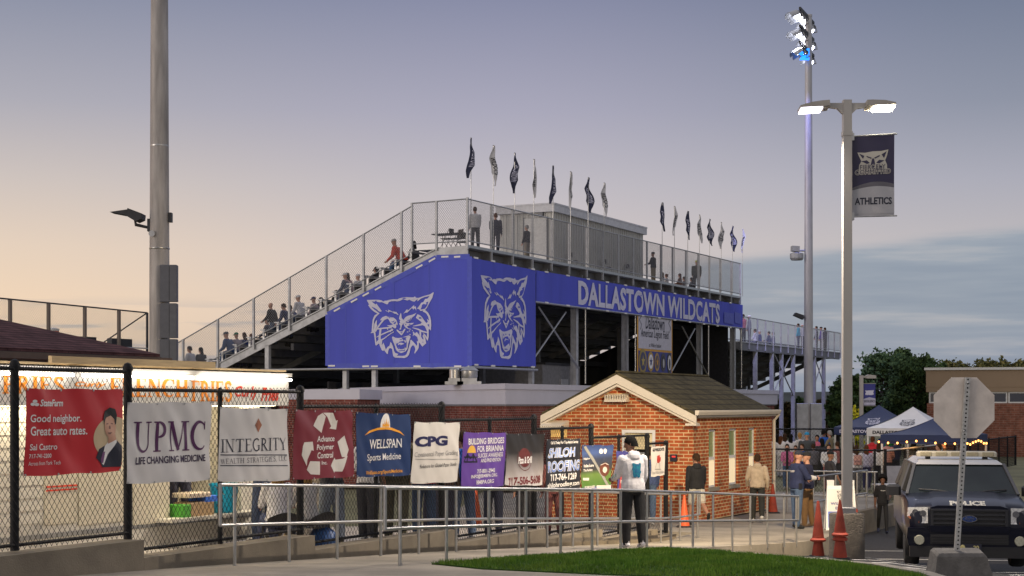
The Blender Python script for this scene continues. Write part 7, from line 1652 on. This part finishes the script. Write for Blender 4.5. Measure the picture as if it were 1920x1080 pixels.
# ---------------------------------------------------------------- the seven near people
a = person('person in a white hoodie with a teal back print standing at the handrail', G(1187, 26.6), 24, 1.80, WHT, BLKC, (.66, .64, .66), 'brown', 'black', 'short', None, 0, (16, 10, 62), (8, 9, 20), (3, 4), (-5, 3), 3, 52, 14, 1.12, hood=True, pants='long')
k_, M_, hp_, sp_, hands_, child_ = o_data[a.name]
mb = MB(); rn = random.Random(2); teal = mat('teal_print', (.0, .23, .26), .8, var=.5, scale=30, col2=(.01, .05, .22)); green = mat('green_print', (.01, .32, .19), .8, var=.2)
def backp(u, v): y = -.128 * 1.12 - .012 + .05 * (u * 2.2) ** 2 * 4 * .25 - .02 * v; return sp_(.14 + v * .22) + Vector((u, y - .0, 0))
outl = [(-.06, 0), (-.03, -.02), (0, .05), (.03, -.04), (.065, .02), (.07, .25), (.10, .4), (.075, .5), (.09, .8), (.10, 1.05), (.06, 1.1), (.04, .98), (-.03, 1.0), (-.05, 1.12), (-.09, 1.05), (-.07, .8), (-.10, .6), (-.08, .45), (-.075, .2)]
bm = bmesh.new(); bm.faces.new([bm.verts.new((x, y, 0)) for x, y in outl])
for i in range(1, 8):
    bmesh.ops.bisect_plane(bm, geom=bm.verts[:] + bm.edges[:] + bm.faces[:], plane_co=(-.1 + .025 * i, 0, 0), plane_no=(1, 0, 0)); bmesh.ops.bisect_plane(bm, geom=bm.verts[:] + bm.edges[:] + bm.faces[:], plane_co=(0, -.05 + .15 * i, 0), plane_no=(0, 1, 0))
bm.verts.index_update()
def shrink(o, c_, off_=.006):
    """push print vertices onto the body's skin"""
    me = c_.data; sw = c_.modifiers.new('wrap', 'SHRINKWRAP'); sw.target = o; sw.wrap_method = 'NEAREST_SURFACEPOINT'; sw.wrap_mode = 'ABOVE_SURFACE'; sw.offset = off_
mb.add([backp(v.co.x, v.co.y) for v in bm.verts], [[v.index for v in f.verts] for f in bm.faces]); bm.free()
c_ = child_('back_print', mb, teal, False); shrink(a, c_)
mb = MB()
w0, f0 = hands_[0]
for i in range(5):
    t = .06 + .062 * i; p = w0 - f0 * t; ribbon(mb, [(-.02, -.015), (.02, -.01), (-.015, .012), (.02, .02)], .012, lambda u, v, p=p: p + Vector((-.055, u - .01, v)))
c_ = child_('sleeve_print', mb, green, False); shrink(a, c_)
person('person in a black hoodie and pale shorts walking away past the booth corner', G(1306, 40.0), 14, 1.76, BLKC, (.48, .45, .38), (.02, .02, .02), 'tan', 'brown', 'short', None, 0, (-6, 10, 16), (14, 9, 14), (14, 4), (-22, 36), 3, 26, 0, 1.08, hood=True, pants='shorts')
person('person in a beige hoodie and black trousers walking beside the brick wall', G(1420, 42.0), -8, 1.74, (.44, .35, .25), (.018, .018, .015), (.58, .56, .52), 'light', 'brown', 'short', None, 0, (10, 14, 30), (-6, 14, 26), (-4, 4), (-12, 22), 4, -6, 0, 1.12, hood=True)
a = person('person in a navy shirt, jeans and cap pointing with one bent arm', G(1494, 37.6), -72, 1.76, NVY, JEAN, (.015, .015, .016), 'light', 'grey', 'short', ('cap', (.02, .024, .04)), 0, (20, 8, 62), (30, 8, 55), (3, 2), (-3, 2), 3, 4, 2, 1.2, sleeve='long')
k_, M_, hp_, sp_, hands_, child_ = o_data[a.name]
mb = MB(); mb.ball(tuple(hp_(0, .082, -.085)), .055, .035, .045, 12); child_('beard', mb, mat('hair_grey', HAIR['grey'], .7))
mb = MB(); w1, f1 = hands_[1]; mb.tube([w1 - f1 * .21, w1 - f1 * .12, w1 - f1 * .03], [.060, .062, .052], 12); child_('arm_wrap', mb, fab((.52, .50, .50)))
mb = MB(); put_text(mb, 'SECURITY', -.12, .0, .12, .05, lambda u, v: sp_(.30 + v) + Vector((u, -.16, 0)), bold=.03); c_ = child_('back_lettering', mb, wt, False); shrink(a, c_)
mb = MB(); mb.bbox(.17, .23, -.06, .03, .86, 1.0, .01); child_('radio_pouch', mb, blk)
person('person in a long navy jacket and brown trousers with a black cap', G(1514, 38.4), 62, 1.74, (.012, .013, .04), (.13, .07, .025), (.10, .07, .05), 'light', 'grey', 'short', ('cap', BLKC), 0, (4, 6, 14), (4, 6, 14), (4, 3), (-4, 3), 0, 20, 0, 1.15)
a = person('person with an afro and black tee shirt striding across the car park', lotG(1655, 44.8), 172, 1.60, BLKC, (.012, .012, .013), (.02, .025, .06), 'brown', 'black', 'afro', None, 0, (14, 10, 70), (-14, 10, 14), (20, 6), (-18, 20), 2, -6, 0, .95, sleeve='short', pants='slim')
k_, M_, hp_, sp_, hands_, child_ = o_data[a.name]
mb = MB(); put_text(mb, 'Champion', -.085, .0, .085, .035, lambda u, v: sp_(.32 + v) + Vector((-u, .15, 0)), bold=.02, shear=.15); c_ = child_('chest_lettering', mb, wt, False); shrink(a, c_)
mb = MB(); w0, f0 = hands_[0]; mb.box(-.035, .035, -.004, .004, -.06, .07); mb.v = [tuple(Vector(v) + w0 + f0 * .13 + Vector((0, .02, .03))) for v in mb.v]; child_('phone', mb, blk, False)
# ---------------------------------------------------------------- crowd between the booth and the tents
CG = 'crowd behind the black fence by the booth'
back, toward, lft, rgt = 0, 180, 90, -90
CW = [
 ('person with dark hair and white top leftmost in the crowd', 1456, 66, 20, 1.66, (.60, .58, .6), (.5, .48, .5), 'tan', 'black', 'long', None, {}),
 ('person in a white crop top second in the row of white tops', 1464, 65, -40, 1.62, (.62, .6, .6), (.5, .5, .52), 'light', 'auburn', 'long', None, {'sleeve': 'short'}),
 ('person in a white tee third in the row of white tops', 1472, 66, 10, 1.68, (.64, .62, .62), (.06, .06, .08), 'light', 'brown', 'long', None, {'sleeve': 'short'}),
 ('person in a white tee with black hair fourth in the row of white tops', 1483, 65.5, -15, 1.68, (.64, .62, .64), (.3, .3, .33), 'tan', 'black', 'long', None, {'sleeve': 'short'}),
 ('blond person in a white top beside the violet leg', 1500, 66, 30, 1.72, (.60, .57, .55), (.05, .05, .07), 'light', 'blond', 'bun', None, {}),
 ('person in a pink top with long dark hair facing the camera', 1476, 58.3, 172, 1.58, (.42, .12, .24), JEAN, 'light', 'black', 'long', None, {'L': (20, 8, 50)}),
 ('young person in a blue jacket facing the camera beside the dark coat', 1504, 58.6, 160, 1.58, (.02, .06, .26), GRY, 'light', 'brown', 'short', None, {}),
 ('person in a charcoal coat and bright blue cap', 1513, 62, -10, 1.86, (.05, .055, .06), (.02, .02, .03), 'light', 'brown', 'short', ('cap', (.02, .26, .50)), {'build': 1.3}),
 ('person with glasses and a pink scarf facing the camera', 1532, 64, 175, 1.70, (.5, .12, .2), (.03, .03, .04), 'tan', 'black', 'short', None, {}),
 ('person with long black hair in a black coat', 1541, 61.5, 5, 1.66, (.02, .02, .025), (.02, .02, .02), 'tan', 'black', 'long', None, {'build': 1.15}),
 ('person in a bright blue jacket beside a beige coat', 1544, 66, -50, 1.84, (.01, .08, .38), (.04, .05, .08), 'brown', 'black', 'short', None, {'build': 1.1}),
 ('person in a beige coat at the right end of the back row', 1556, 66, 60, 1.80, (.22, .18, .11), (.05, .05, .05), 'light', 'grey', 'short', None, {'build': 1.1}),
 ('person in a white printed sweatshirt with brown curls', 1554, 57.2, 170, 1.62, (.55, .55, .55), (.3, .1, .1), 'light', 'brown', 'curly', None, {'build': 1.25}),
 ('person in a bright patterned jersey and black cap in profile', 1556, 47.6, -75, 1.74, (.05, .05, .06), (.02, .04, .06), 'tan', 'black', 'short', ('back', BLKC), {'sleeve': 'short'}),
 ('person in a grey coat seen small beside the blue cap', 1525, 59.5, 0, 1.55, (.09, .09, .11), (.03, .03, .03), 'light', 'brown', 'short', None, {}),
 ('person in an orange top low behind the pink top', 1492, 60.5, 150, 1.45, (.5, .2, .05), (.1, .1, .12), 'light', 'brown', 'short', None, {}),
 ('person in a white jacket and pink backpack seen from behind', 1606, 56.8, -5, 1.62, (.55, .55, .58), (.10, .10, .11), 'light', 'brown', 'long', None, {'pants': 'wide'}),
 ('person in a lavender top and navy leggings', 1625, 57.4, -12, 1.58, (.36, .35, .46), (.02, .02, .07), 'light', 'auburn', 'long', None, {'pants': 'slim'}),
 ('person in a red hoodie and jeans near the tent leg', 1636, 62, -30, 1.72, (.50, .02, .03), JEAN, 'light', 'auburn', 'curly', None, {'hood': True}),
 ('person with long brown hair and a white top by the fence corner', 1648, 58, -25, 1.64, (.58, .57, .58), (.02, .02, .03), 'light', 'brown', 'long', None, {}),
 ('person in a white cap and pink checked top at the fence corner', 1663, 59, -20, 1.74, (.50, .27, .25), (.02, .02, .03), 'dark', 'black', 'short', ('cap', (.64, .60, .58)), {'build': 1.05}),
 ('person in a royal blue top under the white tent', 1657, 66, -40, 1.80, (.015, .06, .34), (.03, .03, .05), 'brown', 'black', 'short', None, {}),
 ('person in a green top under the white tent', 1668, 65.5, 30, 1.66, (.02, .22, .08), (.03, .03, .05), 'light', 'brown', 'short', None, {}),
 ('person in dark navy clothes between the two tents', 1679, 61, 20, 1.70, (.02, .025, .06), (.02, .02, .03), 'tan', 'brown', 'short', None, {}),
 ('person in a dark striped jumper by the goods table', 1761, 56.2, 70, 1.72, (.05, .055, .08), (.05, .05, .07), 'light', 'brown', 'curly', None, {'build': 1.2}),
 ('person in dark clothes beside the striped jumper', 1772, 58.2, 80, 1.70, (.07, .05, .04), (.03, .03, .04), 'light', 'auburn', 'short', None, {}),
 ('small person with dark hair just left of the lamp pole', 1570, 60, 10, 1.60, (.25, .10, .10), (.04, .04, .05), 'light', 'brown', 'short', None, {}),
 ('person with dark hair just right of the lamp pole', 1596, 60, 8, 1.62, (.10, .06, .05), (.04, .04, .05), 'light', 'brown', 'long', None, {}),
]
for i, (lb, px, d, hd_, H, tp_, bt_, sk, hr_, stl, ht, kw) in enumerate(CW):
    loc = cr(px, d)
    if d < 50: loc.z = -3.2
    rn = random.Random(100 + i); kw = dict(kw)
    kw.setdefault('L', (rn.uniform(-5, 25), 8, rn.uniform(10, 60))); kw.setdefault('Rr', (rn.uniform(-5, 25), 8, rn.uniform(10, 60))); kw.setdefault('legL', (rn.uniform(-4, 8), rn.uniform(2, 8))); kw.setdefault('legR', (rn.uniform(-8, 4), rn.uniform(2, 8))); kw.setdefault('turn', rn.uniform(-30, 30))
    person(lb, loc, hd_, H, tp_, bt_, (.3, .3, .3) if i % 2 else (.03, .03, .03), sk, hr_, stl, ht, 1 if d < 59 else 2, group=CG, **kw)
# backpack on the girl: part of what she carries, a thing of its own
bpk = cr(1606, 56.8); b_o = thing('backpack', 'pink backpack on the person in the white jacket', 'bag', (bpk.x, bpk.y - .2, bpk.z + 1.0), R(-5))
m = MB(); m.bbox(-.14, .14, -.07, .07, -.02, .34, .05); obj('body', m, fab((.48, .26, .22), 'bag'), b_o, True); m = MB(); m.bbox(-.10, .10, -.11, -.07, .0, .16, .02); obj('pocket', m, fab((.42, .22, .19), 'bag'), b_o, True)
# ---------------------------------------------------------------- people behind the sponsor fence
FG = 'people behind the sponsor fence'
yard = MB()
def ydz(y): return walk_z(y) + .12
ypoly = [fl(-10, .16), fl(19.6, .16), fl(19.6, 6), fl(10, 14), fl(-10, 14)]
sheet('yard_paving', ypoly, lambda x, y: ydz(y), mat('yard_paving', (.36, .33, .30), .9, var=.2, scale=1.5, bump=.3), step=1.2, skirt=.3)
FP = [
 ('person in black jeans and dark jacket standing at the trailer corner', 494, 23.6, 60, 1.78, (.05, .06, .09), (.05, .07, .13), 'light', 'brown', 'short', {'L': (25, 6, 60)}),
 ('person in a white tee shirt and black trousers under the sports medicine banner', 690, 25.2, -20, 1.76, (.72, .70, .72), (.03, .03, .04), 'tan', 'black', 'short', {'sleeve': 'short', 'pants': 'wide'}),
 ('person in a black top and grey sweatpants holding something red', 622, 24.2, 30, 1.72, (.05, .05, .06), (.22, .25, .30), 'light', 'brown', 'short', {'L': (20, 6, 70), 'Rr': (20, 6, 70), 'pants': 'wide'}),
 ('person in a tan coat between two banners', 588, 25.6, 10, 1.70, (.45, .37, .27), (.40, .36, .31), 'light', 'blond', 'long', {}),
 ('person in an olive jacket with a yellow back badge', 742, 25.6, -10, 1.84, (.10, .09, .055), (.11, .10, .06), 'light', 'brown', 'short', {'build': 1.25}),
 ('person in a red shirt and jeans under the ivory banner', 795, 26.2, 15, 1.76, (.5, .03, .04), JEAN, 'light', 'brown', 'short', {'sleeve': 'short', 'build': 1.1}),
 ('person in brown clothes right of the red shirt', 834, 27, -25, 1.72, (.16, .10, .08), (.06, .06, .09), 'tan', 'black', 'long', {}),
 ('person in a royal blue shirt and jeans left of the purple banner', 868, 27.3, 30, 1.80, (.02, .10, .42), (.13, .19, .30), 'light', 'brown', 'short', {'build': 1.2}),
 ('person in dark navy clothes behind the purple banner', 925, 29.2, 0, 1.74, (.03, .03, .06), (.015, .018, .04), 'light', 'brown', 'short', {}),
 ('person in black behind the pizza banner', 985, 31, 5, 1.72, (.03, .03, .03), (.02, .02, .024), 'light', 'brown', 'short', {}),
 ('person in maroon trousers behind the roofing banner', 1038, 32.6, 15, 1.70, (.15, .05, .05), (.12, .03, .03), 'light', 'brown', 'long', {}),
 ('person in jeans hidden behind the white hoodie', 1216, 36.6, -10, 1.74, (.05, .08, .2), JEAN, 'light', 'brown', 'short', {}),
 ('person in a white sweater behind the red shirt', 812, 28.2, 40, 1.70, (.5, .5, .52), (.03, .03, .05), 'light', 'blond', 'long', {}),
]
for i, (lb, px, d, hd_, H, tp_, bt_, sk, hr_, stl, kw) in enumerate(FP):
    rn = random.Random(300 + i); kw = dict(kw); kw.setdefault('L', (rn.uniform(-5, 20), 8, rn.uniform(10, 50))); kw.setdefault('Rr', (rn.uniform(-5, 20), 8, rn.uniform(10, 50))); kw.setdefault('legL', (6, 5)); kw.setdefault('legR', (-5, 4)); kw.setdefault('turn', rn.uniform(-40, 40))
    o = person(lb, G(px, d, ydz), hd_, H, tp_, bt_, (.45, .45, .47) if i % 2 else (.03, .03, .03), sk, hr_, stl, None, 1, group=FG, **kw)
    if 'olive' in lb:
        k_, M_, hp_, sp_, hands_, child_ = o_data[o.name]; mb = MB(); mb.flat([(.075 * math.cos(2 * math.pi * q / 20), .085 * math.sin(2 * math.pi * q / 20)) for q in range(20)], lambda u, v: sp_(.27 + v) + Vector((u, -.2, 0))); c_ = child_('back_badge', mb, mat('badge_yellow', (.55, .36, .02), .7, var=.4, scale=40), False); shrink(o, c_)
def sitter(lb, loc, hd_, H=1.7, **kw):
    kw.setdefault('legL', (82, 80)); kw.setdefault('legR', (78, 84)); kw.setdefault('L', (20, 8, 62)); kw.setdefault('Rr', (18, 8, 65)); return person(lb, loc, hd_, H, sit=True, **kw)
for lb, px, d, hd_, tp_, bt_ in (('blond person in a white hoodie sitting in a low black chair behind the fence', 522, 22.9, 25, (.72, .71, .74), (.08, .10, .2)), ('long-haired blond person in a pale top sitting behind the fence post', 578, 23.6, 50, (.62, .60, .58), (.3, .24, .17))):
    p = G(px, d, ydz); c0 = thing('camp_chair', 'low black folding chair under the %s' % ('white hoodie' if px == 522 else 'pale top'), 'chair', (p.x, p.y, p.z), R(hd_))
    m = MB(); m.grid(6, 6, lambda u, v: (-.26 + .52 * u, -.22 + .44 * v, .30 - .04 * math.sin(math.pi * u))); obj('seat', m, blk, c0, True)
    m = MB(); m.grid(8, 6, lambda u, v: (-.26 + .52 * u, -.24 - .12 * v - .05 * math.sin(math.pi * u), .32 + (.12 + .08 * math.sin(math.pi * u)) * v)); obj('backrest', m, blk, c0, True)
    for x in (-.25, .25):
        for y in (-.2, .2): m = MB(); m.tube([(x, y, 0), (x * .9, -y * .3, .32)], .012, 6); obj('leg', m, dark, c0)
    sitter(lb, (p.x, p.y, p.z + .36), hd_, 1.68, top=tp_, bot=bt_, hair='blond', style='long', lod=1, lean=10, group=FG, legL=(95, 60), legR=(90, 55))
p = G(606, 23.7, ydz); bg_ = thing('bag', 'crumpled blue bag on the ground behind the fence', 'bag', (p.x, p.y, p.z)); m = MB(); rn = random.Random(4)
m.loft([[(.20 * f * math.cos(2 * math.pi * j / 14) * rn.uniform(.85, 1.1), .15 * f * math.sin(2 * math.pi * j / 14) * rn.uniform(.85, 1.1), z + rn.uniform(-.01, .015)) for j in range(14)] for z, f in ((0, .9), (.08, 1.1), (.18, 1.0), (.24, .7), (.28, .3))]); obj('body', m, mat('blue_nylon', (.03, .10, .30), .5, var=.3, scale=20), bg_, True); m = MB(); m.tube([(-.1, 0, .24), (-.06, 0, .36), (.06, 0, .36), (.1, 0, .24)], .012, 6); obj('handle', m, blk, bg_)
person('person in a cap serving inside the food trailer hatch', TR.pt(TR.s(400), 0) + Vector((-CU * .62, SU * .62, -1.95)), 200, 1.70, (.5, .5, .5), (.05, .05, .08), (.05, .05, .05), 'light', 'brown', 'short', ('cap', (.5, .5, .55)), 1, (45, 8, 40), (45, 8, 40), (0, 0), (0, 0), 24)
# ---------------------------------------------------------------- spectators in the stand
SG = 'spectators seated in the grandstand'
HS = math.degrees(RZU)
def row_seat(px, s=1.2):
    L_ = Line(CL.pt(s).x, CL.pt(s).y, -CU, SU); t = L_.s(px); i = max(0, round((t - 2.62 - .18) / .76)); tt = 2.62 + .76 * i + .20
    z = zrow(2.62 + .76 * i + .3) + .12 + .43; q = L_.pt(tt, z); return q
ST = [
 ('spectator in a pale checked shirt low in the grandstand', 370, .9, (.42, .42, .46), (.2, .2, .25), 'black', 'short', None, 1.74, 1.1, 14),
 ('spectator with long black hair beside the checked shirt', 388, 1.6, (.03, .03, .04), (.04, .04, .06), 'black', 'long', None, 1.66, 1, 6),
 ('spectator in a dark denim jacket hunched forward', 430, .9, (.035, .07, .17), (.06, .11, .22), 'brown', 'short', ('cap', (.09, .09, .10)), 1.78, 1.25, 30),
 ('spectator in a green cap and patterned top', 456, 1.4, (.30, .26, .30), (.03, .03, .04), 'brown', 'short', ('cap', (.02, .14, .07)), 1.66, 1, 16),
 ('spectator in a navy top with brown hair', 470, 2.0, (.015, .03, .13), (.03, .03, .08), 'brown', 'long', None, 1.70, 1, 14),
 ('balding spectator standing in a big black hoodie', 502, .9, BLKC, (.05, .08, .14), None, 'bald', None, 1.84, 1.35, 12),
 ('spectator in a white knitted hat behind the black hoodie', 520, 1.7, (.06, .06, .09), (.03, .03, .05), 'grey', 'short', ('beanie', (.52, .52, .52)), 1.66, 1, 14),
 ('spectator in navy leaning far forward', 562, 1.6, (.015, .03, .13), (.03, .05, .14), 'auburn', 'short', None, 1.72, 1, 38),
 ('spectator in a white cap below the dark haired one', 572, .9, (.50, .50, .54), (.03, .06, .14), 'grey', 'short', ('cap', (.58, .58, .58)), 1.66, 1, 20),
 ('spectator in a navy cap and pale sleeves', 592, 2.2, (.35, .28, .30), (.03, .03, .06), 'brown', 'short', ('cap', (.02, .02, .08)), 1.68, 1, 22),
 ('spectator with dark hair alone on a middle bench', 606, 2.6, (.03, .03, .04), (.03, .03, .05), 'black', 'long', None, 1.62, 1, 10),
 ('spectator in a white cap and blue-grey jacket', 642, 1.2, (.08, .10, .16), (.12, .14, .2), 'grey', 'short', ('cap', (.60, .60, .60)), 1.62, 1, 18),
 ('spectator in a red and white printed top', 662, 1.3, (.42, .28, .30), (.04, .04, .06), 'brown', 'long', None, 1.62, 1, 14),
 ('spectator in a white hooded jacket', 674, 2.2, (.58, .57, .60), (.1, .1, .12), 'brown', 'short', ('beanie', (.58, .57, .6)), 1.64, 1.1, 14),
 ('spectator with black hair near the top bench', 695, 2.4, BLKC, BLKC, 'black', 'long', None, 1.6, 1, 6),
 ('spectator in an orange-red jacket and jeans on the top bench', 748, .7, (.55, .045, .012), (.06, .12, .24), 'grey', 'short', ('beanie', (.30, .28, .27)), 1.84, 1.25, 34),
 ('spectator in dark clothes behind the orange-red jacket', 768, 1.9, (.03, .03, .035), (.03, .03, .04), 'black', 'long', None, 1.72, 1, 12),
 ('spectator in a black coat just above the denim jacket', 441, 2.6, (.02, .02, .025), (.02, .02, .03), 'black', 'short', ('cap', (.03, .03, .04)), 1.74, 1.2, 26),
 ('spectator in a patterned pale top beside the navy top', 480, 2.6, (.34, .30, .33), (.04, .05, .09), 'auburn', 'long', None, 1.66, 1.1, 18),
 ('spectator in jeans and a dark blue top right of the knitted hat', 534, 1.1, (.02, .03, .09), (.05, .08, .16), 'brown', 'short', None, 1.74, 1.2, 34),
 ('spectator in a grey hood behind the far leaning navy one', 548, 2.8, (.14, .14, .16), (.03, .03, .04), 'brown', 'short', ('beanie', (.14, .14, .16)), 1.7, 1.15, 20),
 ('spectator in black between the white cap and the printed top', 652, 2.9, (.02, .02, .02), (.02, .02, .03), 'black', 'short', None, 1.7, 1.2, 24),
 ('spectator in a dark coat seated below the orange-red jacket', 716, 2.8, (.03, .03, .04), (.02, .02, .03), 'brown', 'short', ('cap', (.1, .02, .02)), 1.7, 1.2, 28),
]
for i, (lb, px, s, tp_, bt_, hr_, stl, ht, H, bd, ln) in enumerate(ST):
    q = row_seat(px, s); rn = random.Random(i); q.z += .26 if i < 2 else -.03
    if i == 5: q.z -= .62; person(lb, q, HS + 15, 1.84, tp_, bt_, hair=None, style='bald', lod=1, L=(15, 10, 40), Rr=(15, 10, 40), legL=(4, 4), legR=(-2, 3), lean=14, build=1.6, group=SG); continue
    sitter(lb, q, HS + rn.uniform(-12, 12), H * 1.14, top=tp_, bot=bt_, hair=hr_, style=stl, hat=ht, lod=2 if i != 15 else 1, lean=ln, build=bd * 1.2, group=SG, skin='tan' if i % 3 == 0 else 'light', turn=rn.uniform(-25, 25), L=(16 - ln * .2, 12, 42), Rr=(12 - ln * .2, 12, 46), legL=(80, 82) if i != 15 else (60, 55))
def deck(px, t): return off(CL, t).pt(off(CL, t).s(px), 6.62)
DG = 'people on the grandstand top walkway'
person('person in a white checked shirt and grey trousers at the corner of the top walkway', deck(891, .55), 25, 1.80, (.55, .55, .57), (.06, .06, .07), skin='light', hair='brown', lod=1, group=DG, legL=(4, 3), legR=(-3, 2), build=1.15, turn=-20)
person('person in a navy jacket with a red stripe on the top walkway', deck(929, .8), -15, 1.80, (.02, .022, .04), (.03, .03, .045), skin='light', hair='auburn', lod=1, group=DG, legL=(4, 3), legR=(-3, 2), build=1.2, turn=40, L=(20, 8, 50))
person('grey-haired person in a black jacket and khaki trousers by the white door', deck(988, 1.0), 60, 1.66, (.03, .03, .033), (.22, .19, .15), skin='light', hair='grey', lod=1, group=DG, build=1.15)
person('person in black with tan trousers right of the press box', deck(1225, .9), 60, 1.74, BLKC, (.26, .20, .12), skin='light', hair='black', hat=('beanie', BLKC), lod=2, group=DG, build=1.15, L=(20, 8, 60))
person('person in a black and yellow vest and yellow hat on the far walkway', deck(1306, .7), 170, 1.78, (.03, .035, .03), (.02, .02, .025), skin='light', hair='brown', hat=('beanie', (.45, .50, .03)), lod=2, group=DG, build=1.2)
for i, (px, t, c, st_) in enumerate(((1242, 2.2, (.4, .4, .42), 'long'), (1250, 2.4, (.42, .4, .4), 'bun'), (1275, 1.6, (.12, .06, .04), 'long'), (1283, 2.2, (.1, .08, .08), 'short'), (1297, 2.0, (.05, .05, .06), 'long'))):
    q = deck(px, t); q.z += .25; sitter('seated person %s on the far walkway' % ('in pale grey nearest the press box', 'with a hair bun', 'in a rust brown top', 'in dark grey beside the rust brown top', 'in black beside the yellow vest')[i], q, HS, 1.62, top=c, hair=('brown', 'auburn', 'auburn', 'brown', 'black')[i], style=st_, lod=2, group=DG)
# table and chairs at the corner
tbq = deck(846, 1.6); tb = table('folding table on the corner of the top walkway', tbq.x, tbq.y, 6.62, 1.6, .7, RZU + R(90), dark)
for i, (px, t) in enumerate(((838, 1.4), (856, 1.0), (866, 1.5))):
    q = deck(px, t); e = thing('folding_chair', 'black folding chair %s the corner table' % ('left at', 'tilted against', 'right beside')[i], 'chair', (q.x, q.y, 6.62), RZU + i, 'chairs on the top walkway')
    m = MB(); m.box(-.22, .22, -.2, .2, .42, .46); obj('seat', m, blk, e); m = MB(); m.grid(6, 4, lambda u, v: (-.22 + .44 * u, -.22 - .03 * math.sin(math.pi * u), .60 + .26 * v)); obj('backrest', m, blk, e)
    for x in (-.21, .21): m = MB(); m.tube([(x, .22, 0), (x, -.23, .86)], .012, 6); m.tube([(x, -.2, 0), (x, .15, .44)], .012, 6); obj('leg', m, dark, e)
# far stand people
LG = 'people standing and sitting on the low far grandstand'
def ldeck(px, t): return off(CL, t).pt(off(CL, t).s(px), lwalk + .005)
for i, (lb, px, t, c, bt_, sitf, ht) in enumerate((
 ('person in pink at the near end of the far stand rail', 1394, .5, (.55, .16, .22), (.05, .05, .08), 0, None), ('person in grey with a pale cap leaning on the far stand rail', 1405, .5, (.22, .22, .28), (.12, .12, .16), 0, ('cap', (.6, .6, .6))),
 ('person in white sitting on the far stand', 1416, 1.2, (.6, .6, .65), (.1, .1, .15), 1, None), ('person in blue with a white cap sitting on the far stand', 1425, 1.5, (.05, .06, .18), (.05, .05, .09), 1, ('cap', (.6, .6, .6))),
 ('person in dark blue sitting low mid way on the far stand', 1442, 1.4, (.05, .06, .14), (.05, .05, .09), 1, None), ('second dark figure sitting low mid way on the far stand', 1450, 1.4, (.10, .11, .2), (.05, .05, .09), 1, None),
 ('person in bright cyan left of the slender floodlight pole', 1497, .7, (.03, .35, .48), (.05, .05, .1), 0, None), ('person in white half behind the slender floodlight pole', 1505, .6, (.5, .5, .55), (.05, .05, .1), 0, ('cap', (.5, .5, .5))),
 ('person in black just right of the slender floodlight pole', 1531, .6, (.04, .04, .06), (.04, .04, .05), 0, None), ('person in a purple top on the far stand', 1540, .6, (.11, .05, .36), (.06, .06, .08), 0, ('cap', BLKC)), ('person in dark clothes at the right end of the far stand', 1547, .6, (.04, .03, .05), (.05, .04, .04), 0, None))):
    q = ldeck(px, t)
    if sitf: q.z += .2; sitter(lb, q, HS, 1.66, top=c, bot=bt_, hat=ht, lod=2, group=LG)
    else: person(lb, q, HS + (i * 37) % 60 - 30, 1.72, c, bt_, hair='brown', hat=ht, lod=2, group=LG)
if TMP: bpy.data.scenes.remove(TMP)
